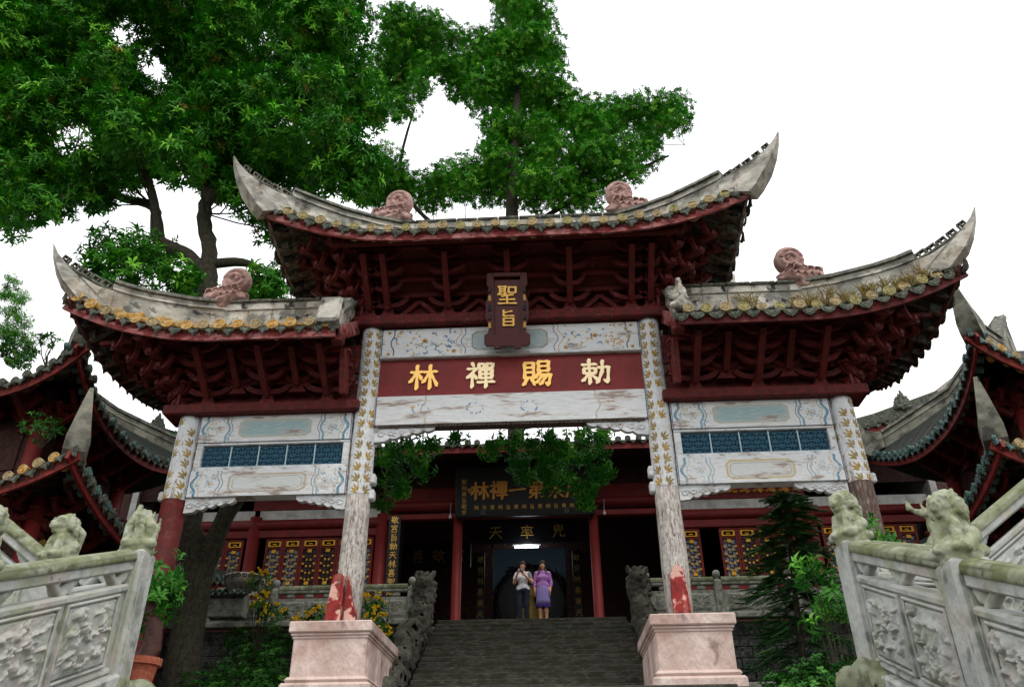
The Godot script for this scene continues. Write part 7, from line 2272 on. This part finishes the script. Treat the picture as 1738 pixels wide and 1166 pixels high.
func conifer() -> void:
	var T := thing("conifer", "dark feathery conifer with drooping branches in front of the right terrace wall", "conifer", Vector3.ZERO)
	limb(T, [Vector3(6.2, 3.4, -4.0), Vector3(6.25, 5.0, -4.0), Vector3(6.35, 6.5, -4.0), Vector3(6.5, 8.6, -4.0)], .1, .025, "trunk")
	var st := B()
	for i in 16:
		var z := (i - 3) * .028
		for s in [-1.0, 1.0]:
			var l := .11 * (1.0 - absf(i - 6) / 14.0)
			var b := Vector3(0, -.02 * z, z)
			var d := Vector3(s * .8, -.12, .6).normalized()
			tri(st, b + Vector3(0, 0, .008), b - Vector3(0, 0, .008), b + d * l)
			tri(st, b + d * l * .4 + Vector3(0, .01, .012), b + d * l * .4 - Vector3(0, 0, .012), b + d * l * .9 + Vector3(s * .02, -.01, .035))
	var spray := D(st)
	var xf: Array[Transform3D] = []
	var br := B(true)
	for i in 74:
		var t := pow(i / 73.0, .85)
		var y := lerpf(3.9, 8.5, t)
		var a := i * 2.4 + rng.randf() * .6
		var L := lerpf(1.75, .4, t) * rng.randf_range(.55, 1.2)
		var o := Vector3(6.22 + .28 * t, y, -4.0)
		var d := Vector3(cos(a), 0, sin(a))
		var p1 := o + d * L * .5 + UP * L * .12
		var p2 := o + d * L - UP * L * rng.randf_range(.05, .28)
		tube(br, rows_of([o, p1, p2]), PackedFloat32Array([.022, .014, .004]), 4)
		for k in 20:
			var u := rng.randf_range(.2, 1.05)
			var p := o.lerp(p1, u * 2) if u < .5 else p1.lerp(p2, u * 2 - 1)
			var side := d.rotated(UP, rng.randf_range(-1.1, 1.1)) - UP * rng.randf_range(0.0, .55)
			var zz := side.normalized()
			var xx := UP.cross(zz).normalized()
			var kk := rng.randf_range(.6, 1.2)
			xf.append(Transform3D(Basis(xx * kk, zz.cross(xx) * kk, zz * kk), p + Vector3(rng.randfn(), rng.randfn() * .5, rng.randfn()) * .05))
	part("branches", D(br), M.bark, T)
	var mm := MultiMesh.new()
	mm.transform_format = MultiMesh.TRANSFORM_3D
	mm.use_colors = true
	mm.mesh = spray
	mm.instance_count = xf.size()
	for i in xf.size():
		mm.set_instance_transform(i, xf[i])
		mm.set_instance_color(i, Color(.016, .07, .02).lerp(Color(.04, .14, .035), rng.randf()) if rng.randf() < .86 else Color(.1, .24, .05))
	var o := MultiMeshInstance3D.new()
	o.name = "needles"
	o.multimesh = mm
	o.material_override = M.needle
	T.add_child(o)
	o.set_meta("kind", "stuff")


# ---------------------------------------------------------------- the two visitors

func hand_bones(wrist: Vector3, along: Vector3, palm: Vector3, thumb_side: float, curl: float) -> Array:
	var y := along.normalized()
	var z := (palm - y * palm.dot(y)).normalized()
	var x := y.cross(z) * thumb_side
	var b := [[wrist, wrist + y * .02, .021, .021]]
	for i in 4:
		var sx := (1.5 - i) * .017
		var root := wrist + y * .085 + x * sx
		b.append([wrist + y * .02 + x * sx * .7, root, .013, .0105])
		var L: float = [.062, .07, .065, .05][i]
		var p := root
		var d := y
		for j in 3:
			d = d.rotated(x * thumb_side, 0).lerp(z, curl * (.35 + .2 * j)).normalized()
			var q: Vector3 = p + d * L * [.45, .32, .23][j]
			b.append([p, q, .009 - j * .0008, .0085 - j * .001])
			p = q
	var t0 := wrist + y * .03 + x * .024
	var t1 := t0 + (x * .8 + y * .6 + z * .35).normalized() * .035
	var t2 := t1 + (x * .25 + y + z * .5).normalized() * .03
	b.append([wrist + y * .015 + x * .012, t0, .014, .012])
	b.append([t0, t1, .012, .0095])
	b.append([t1, t2, .0095, .008])
	return b


func face(st: SurfaceTool, c: Vector3) -> void:
	blob(st, [[c + Vector3(0, .03, -.015), c + Vector3(0, .035, .0), .083, .08], [c + Vector3(0, -.02, .01), c + Vector3(0, -.065, .03), .068, .045], [c + Vector3(0, -.075, .045), c + Vector3(0, -.08, .05), .026, .024], [c + Vector3(-.035, -.02, .048), c + Vector3(.035, -.02, .048), .028, .028], [c + Vector3(0, .015, .078), c + Vector3(0, -.018, .092), .009, .012], [c + Vector3(-.012, -.02, .082), c + Vector3(.012, -.02, .082), .009, .009], [c + Vector3(-.017, -.05, .077), c + Vector3(.017, -.05, .077), .0085, .0085], [c + Vector3(-.078, .0, -.005), c + Vector3(-.08, -.025, .0), .014, .01], [c + Vector3(.078, .0, -.005), c + Vector3(.08, -.025, .0), .014, .01], [c + Vector3(-.04, .033, .066), c + Vector3(.04, .033, .066), .014, .014]], .02, .006)


func head_parts(body: Node3D, c: Vector3, hair: Material, long: bool) -> void:
	for s in [-1.0, 1.0]:
		part("eye", blob_mesh([[c + Vector3(s * .031, .012, .074), c + Vector3(s * .036, .012, .073), .0085, .0075]], .004, .004), M.hair_dark, body)
		part("eyebrow", blob_mesh([[c + Vector3(s * .018, .033, .081), c + Vector3(s * .046, .034, .073), .005, .0035]], .003, .004), M.hair_dark, body)
	part("lips", blob_mesh([[c + Vector3(-.018, -.05, .083), c + Vector3(.018, -.05, .083), .006, .006]], .003, .004), M.lip, body)
	var b := [[c + Vector3(0, .05, -.03), c + Vector3(0, .055, .005), .088, .086], [c + Vector3(0, 0, -.045), c + Vector3(0, -.05, -.05), .082, .066], [c + Vector3(-.06, .05, .045), c + Vector3(.01, .095, .045), .03, .028], [c + Vector3(.06, .05, .045), c + Vector3(.01, .095, .045), .03, .028], [c + Vector3(-.078, .03, .02), c + Vector3(-.08, -.04, .0), .024, .02], [c + Vector3(.078, .03, .02), c + Vector3(.08, -.04, .0), .024, .02]]
	if long:
		b += [[c + Vector3(-.07, -.05, -.03), c + Vector3(-.1, -.26, .045), .038, .03], [c + Vector3(.07, -.05, -.03), c + Vector3(.095, -.25, .045), .038, .028], [c + Vector3(0, -.06, -.06), c + Vector3(0, -.32, -.1), .075, .05]]
	else:
		b += [[c + Vector3(0, -.03, -.08), c + Vector3(.02, -.16, -.09), .05, .025]]
	part("hair", blob_mesh(b, .03, .01, .006, 30.0, 3), hair, body)


func people() -> void:
	var skin_legs := func(bare: bool) -> Array:
		var b := []
		for s in [-1.0, 1.0]:
			b.append([Vector3(s * .085, .8, 0), Vector3(s * .08, .44, .015), .078, .052])
			b.append([Vector3(s * .08, .44, .012), Vector3(s * .08, .3, -.012), .05, .05])
			b.append([Vector3(s * .08, .3, -.012), Vector3(s * .08, .07, -.005), .05, .03])
			b.append([Vector3(s * .08, .05, -.02), Vector3(s * .09, .035, .13), .03, .026])
		return b
	var trunk := [[Vector3(-.06, .84, 0), Vector3(.06, .84, 0), .105, .105], [Vector3(0, .9, 0), Vector3(0, 1.02, .005), .11, .1], [Vector3(-.05, 1.12, .01), Vector3(.05, 1.12, .01), .1, .1], [Vector3(-.06, 1.13, .055), Vector3(-.06, 1.12, .06), .058, .055], [Vector3(.06, 1.13, .055), Vector3(.06, 1.12, .06), .058, .055], [Vector3(-.14, 1.255, 0), Vector3(.14, 1.255, 0), .055, .055], [Vector3(0, 1.26, -.005), Vector3(0, 1.38, .005), .052, .046]]
	# woman with a camera
	var W := thing("person", "woman in white t-shirt and dark jeans raising a small camera at the stair top", "person", Vector3(-.02, 6.085, -6.32), -.05, "visitors at the top of the steps")
	var c := Vector3(0, 1.45, .02)
	var st := B(true)
	var arms := [[Vector3(-.165, 1.25, 0), Vector3(-.225, 1.02, .05), .048, .038], [Vector3(-.225, 1.02, .05), Vector3(-.13, 1.2, .2), .037, .026], [Vector3(.165, 1.25, 0), Vector3(.245, 1.02, .05), .048, .038], [Vector3(.245, 1.02, .05), Vector3(.08, 1.16, .2), .037, .026]]
	blob(st, trunk + skin_legs.call(false) + arms, .035, .015)
	face(st, c)
	blob(st, hand_bones(Vector3(-.13, 1.2, .2), Vector3(.35, 1, .3), Vector3(.9, -.1, .5), 1.0, .65), .008, .005)
	blob(st, hand_bones(Vector3(.08, 1.16, .2), Vector3(-.75, .75, .3), Vector3(-.3, .3, .8), -1.0, .5), .008, .005)
	var body := part("body", D(st), M.skin, W)
	head_parts(body, c, M.hair_auburn, false)
	st = B(true)
	blob(st, [[Vector3(-.065, .86, .0), Vector3(.065, .86, .0), .118, .118], [Vector3(0, .92, 0), Vector3(0, 1.03, .005), .124, .115], [Vector3(-.055, 1.12, .012), Vector3(.055, 1.12, .012), .112, .112], [Vector3(-.06, 1.13, .058), Vector3(.06, 1.13, .058), .066, .066], [Vector3(-.145, 1.245, 0), Vector3(.145, 1.245, 0), .066, .066]], .04, .014, .012, 12.0, 5)
	part("t_shirt", D(st), M.white_cloth, body)
	for s in [-1.0, 1.0]:
		part("sleeve", blob_mesh([[Vector3(s * .155, 1.25, 0), Vector3(s * .2, 1.13, .022), .066, .06]], .02, .012, .006, 14.0, 6), M.white_cloth if s < 0 else M.grey_cloth, body)
	st = B(true)
	var jeans := [[Vector3(-.06, .83, 0), Vector3(.06, .83, 0), .118, .118]]
	for s in [-1.0, 1.0]:
		jeans.append([Vector3(s * .085, .8, 0), Vector3(s * .085, .44, .015), .092, .068])
		jeans.append([Vector3(s * .085, .44, .015), Vector3(s * .088, .06, -.01), .067, .062])
	blob(st, jeans, .03, .014, .01, 14.0, 7)
	part("jeans", D(st), M.denim, body)
	for s in [-1.0, 1.0]:
		part("shoe", blob_mesh([[Vector3(s * .085, .035, -.03), Vector3(s * .1, .03, .14), .04, .034]], .01, .01), M.grey_cloth, body)
	var cam := thing("camera", "small silver and black camera held up by the woman in white", "camera", W.transform * Vector3(-.05, 1.29, .27), -.05)
	part("housing", box_mesh(Vector3(.1, .06, .03), .006), M.silver_plastic, cam)
	st = B(true)
	lathe(st, PackedVector2Array([Vector2(.022, 0), Vector2(.022, .02), Vector2(.016, .022), Vector2(0, .018)]), 14, frame(Vector3(.012, 0, .014), Vector3.RIGHT, Vector3.BACK, Vector3.DOWN))
	part("lens", D(st), M.black_plastic, cam)
	part("grip", box_mesh(Vector3(.11, .02, .034), .006), M.black_plastic, cam, at(.03, -.038, 0))
	# woman in lilac
	W = thing("person", "long-haired woman in lilac top and lavender skirt standing at the stair top", "person", Vector3(.5, 6.085, -6.3), .05, "visitors at the top of the steps")
	st = B(true)
	arms = [[Vector3(-.165, 1.25, 0), Vector3(-.215, 1.0, -.02), .046, .037], [Vector3(-.215, 1.0, -.02), Vector3(-.215, .79, .04), .036, .025], [Vector3(.165, 1.25, 0), Vector3(.215, 1.0, -.02), .046, .037], [Vector3(.215, 1.0, -.02), Vector3(.19, .79, .06), .036, .025]]
	blob(st, trunk + skin_legs.call(true) + arms, .035, .015)
	face(st, c)
	blob(st, hand_bones(Vector3(-.215, .79, .04), Vector3(0, -1, .15), Vector3(1, 0, .1), 1.0, .3), .008, .005)
	blob(st, hand_bones(Vector3(.19, .79, .06), Vector3(-.05, -1, .15), Vector3(-1, 0, .1), -1.0, .3), .008, .005)
	body = part("body", D(st), M.skin, W)
	head_parts(body, c, M.hair_dark, true)
	st = B(true)
	blob(st, [[Vector3(-.055, .93, 0), Vector3(.055, .93, 0), .11, .11], [Vector3(0, .98, 0), Vector3(0, 1.04, .005), .112, .108], [Vector3(-.055, 1.12, .012), Vector3(.055, 1.12, .012), .107, .107], [Vector3(-.06, 1.13, .058), Vector3(.06, 1.13, .058), .064, .064], [Vector3(-.145, 1.25, 0), Vector3(.145, 1.25, 0), .062, .062], [Vector3(0, 1.28, 0), Vector3(0, 1.3, 0), .062, .058]], .04, .014, .008, 14.0, 9)
	part("knit_top", D(st), M.lilac_knit, body)
	for s in [-1.0, 1.0]:
		part("sleeve", blob_mesh([[Vector3(s * .16, 1.25, 0), Vector3(s * .215, 1.0, -.02), .06, .05], [Vector3(s * .215, 1.0, -.02), Vector3(s * .21, .93, .0), .05, .047]], .02, .012, .005, 14.0, 8), M.lilac_knit, body)
	st = B(true)
	var folds := PackedVector2Array([Vector2(0, 1.0), Vector2(.12, .99), Vector2(.165, .88), Vector2(.178, .72), Vector2(.185, .55), Vector2(.2, .43), Vector2(.19, .435), Vector2(0, .5)])
	folds.reverse()
	lathe(st, folds, 28, Transform3D(), Vector2(1.0, .78))
	part("skirt", D(st), M.lavender_skirt, body)
	st = B(true)
	lathe(st, PackedVector2Array([Vector2(.18, .36), Vector2(.195, .37), Vector2(.192, .44), Vector2(.17, .44)]), 28, Transform3D(), Vector2(1.0, .78))
	part("skirt_hem", D(st), M.violet_hem, body)
	for s in [-1.0, 1.0]:
		var sh := part("shoe", blob_mesh([[Vector3(s * .085, .045, -.03), Vector3(s * .1, .04, .14), .042, .036]], .01, .01), M.shoe_white, body)
		part("sole", box_mesh(Vector3(.075, .02, .24), .006), M.shoe_sole, sh, at(s * .092, .008, .055, s * .09))
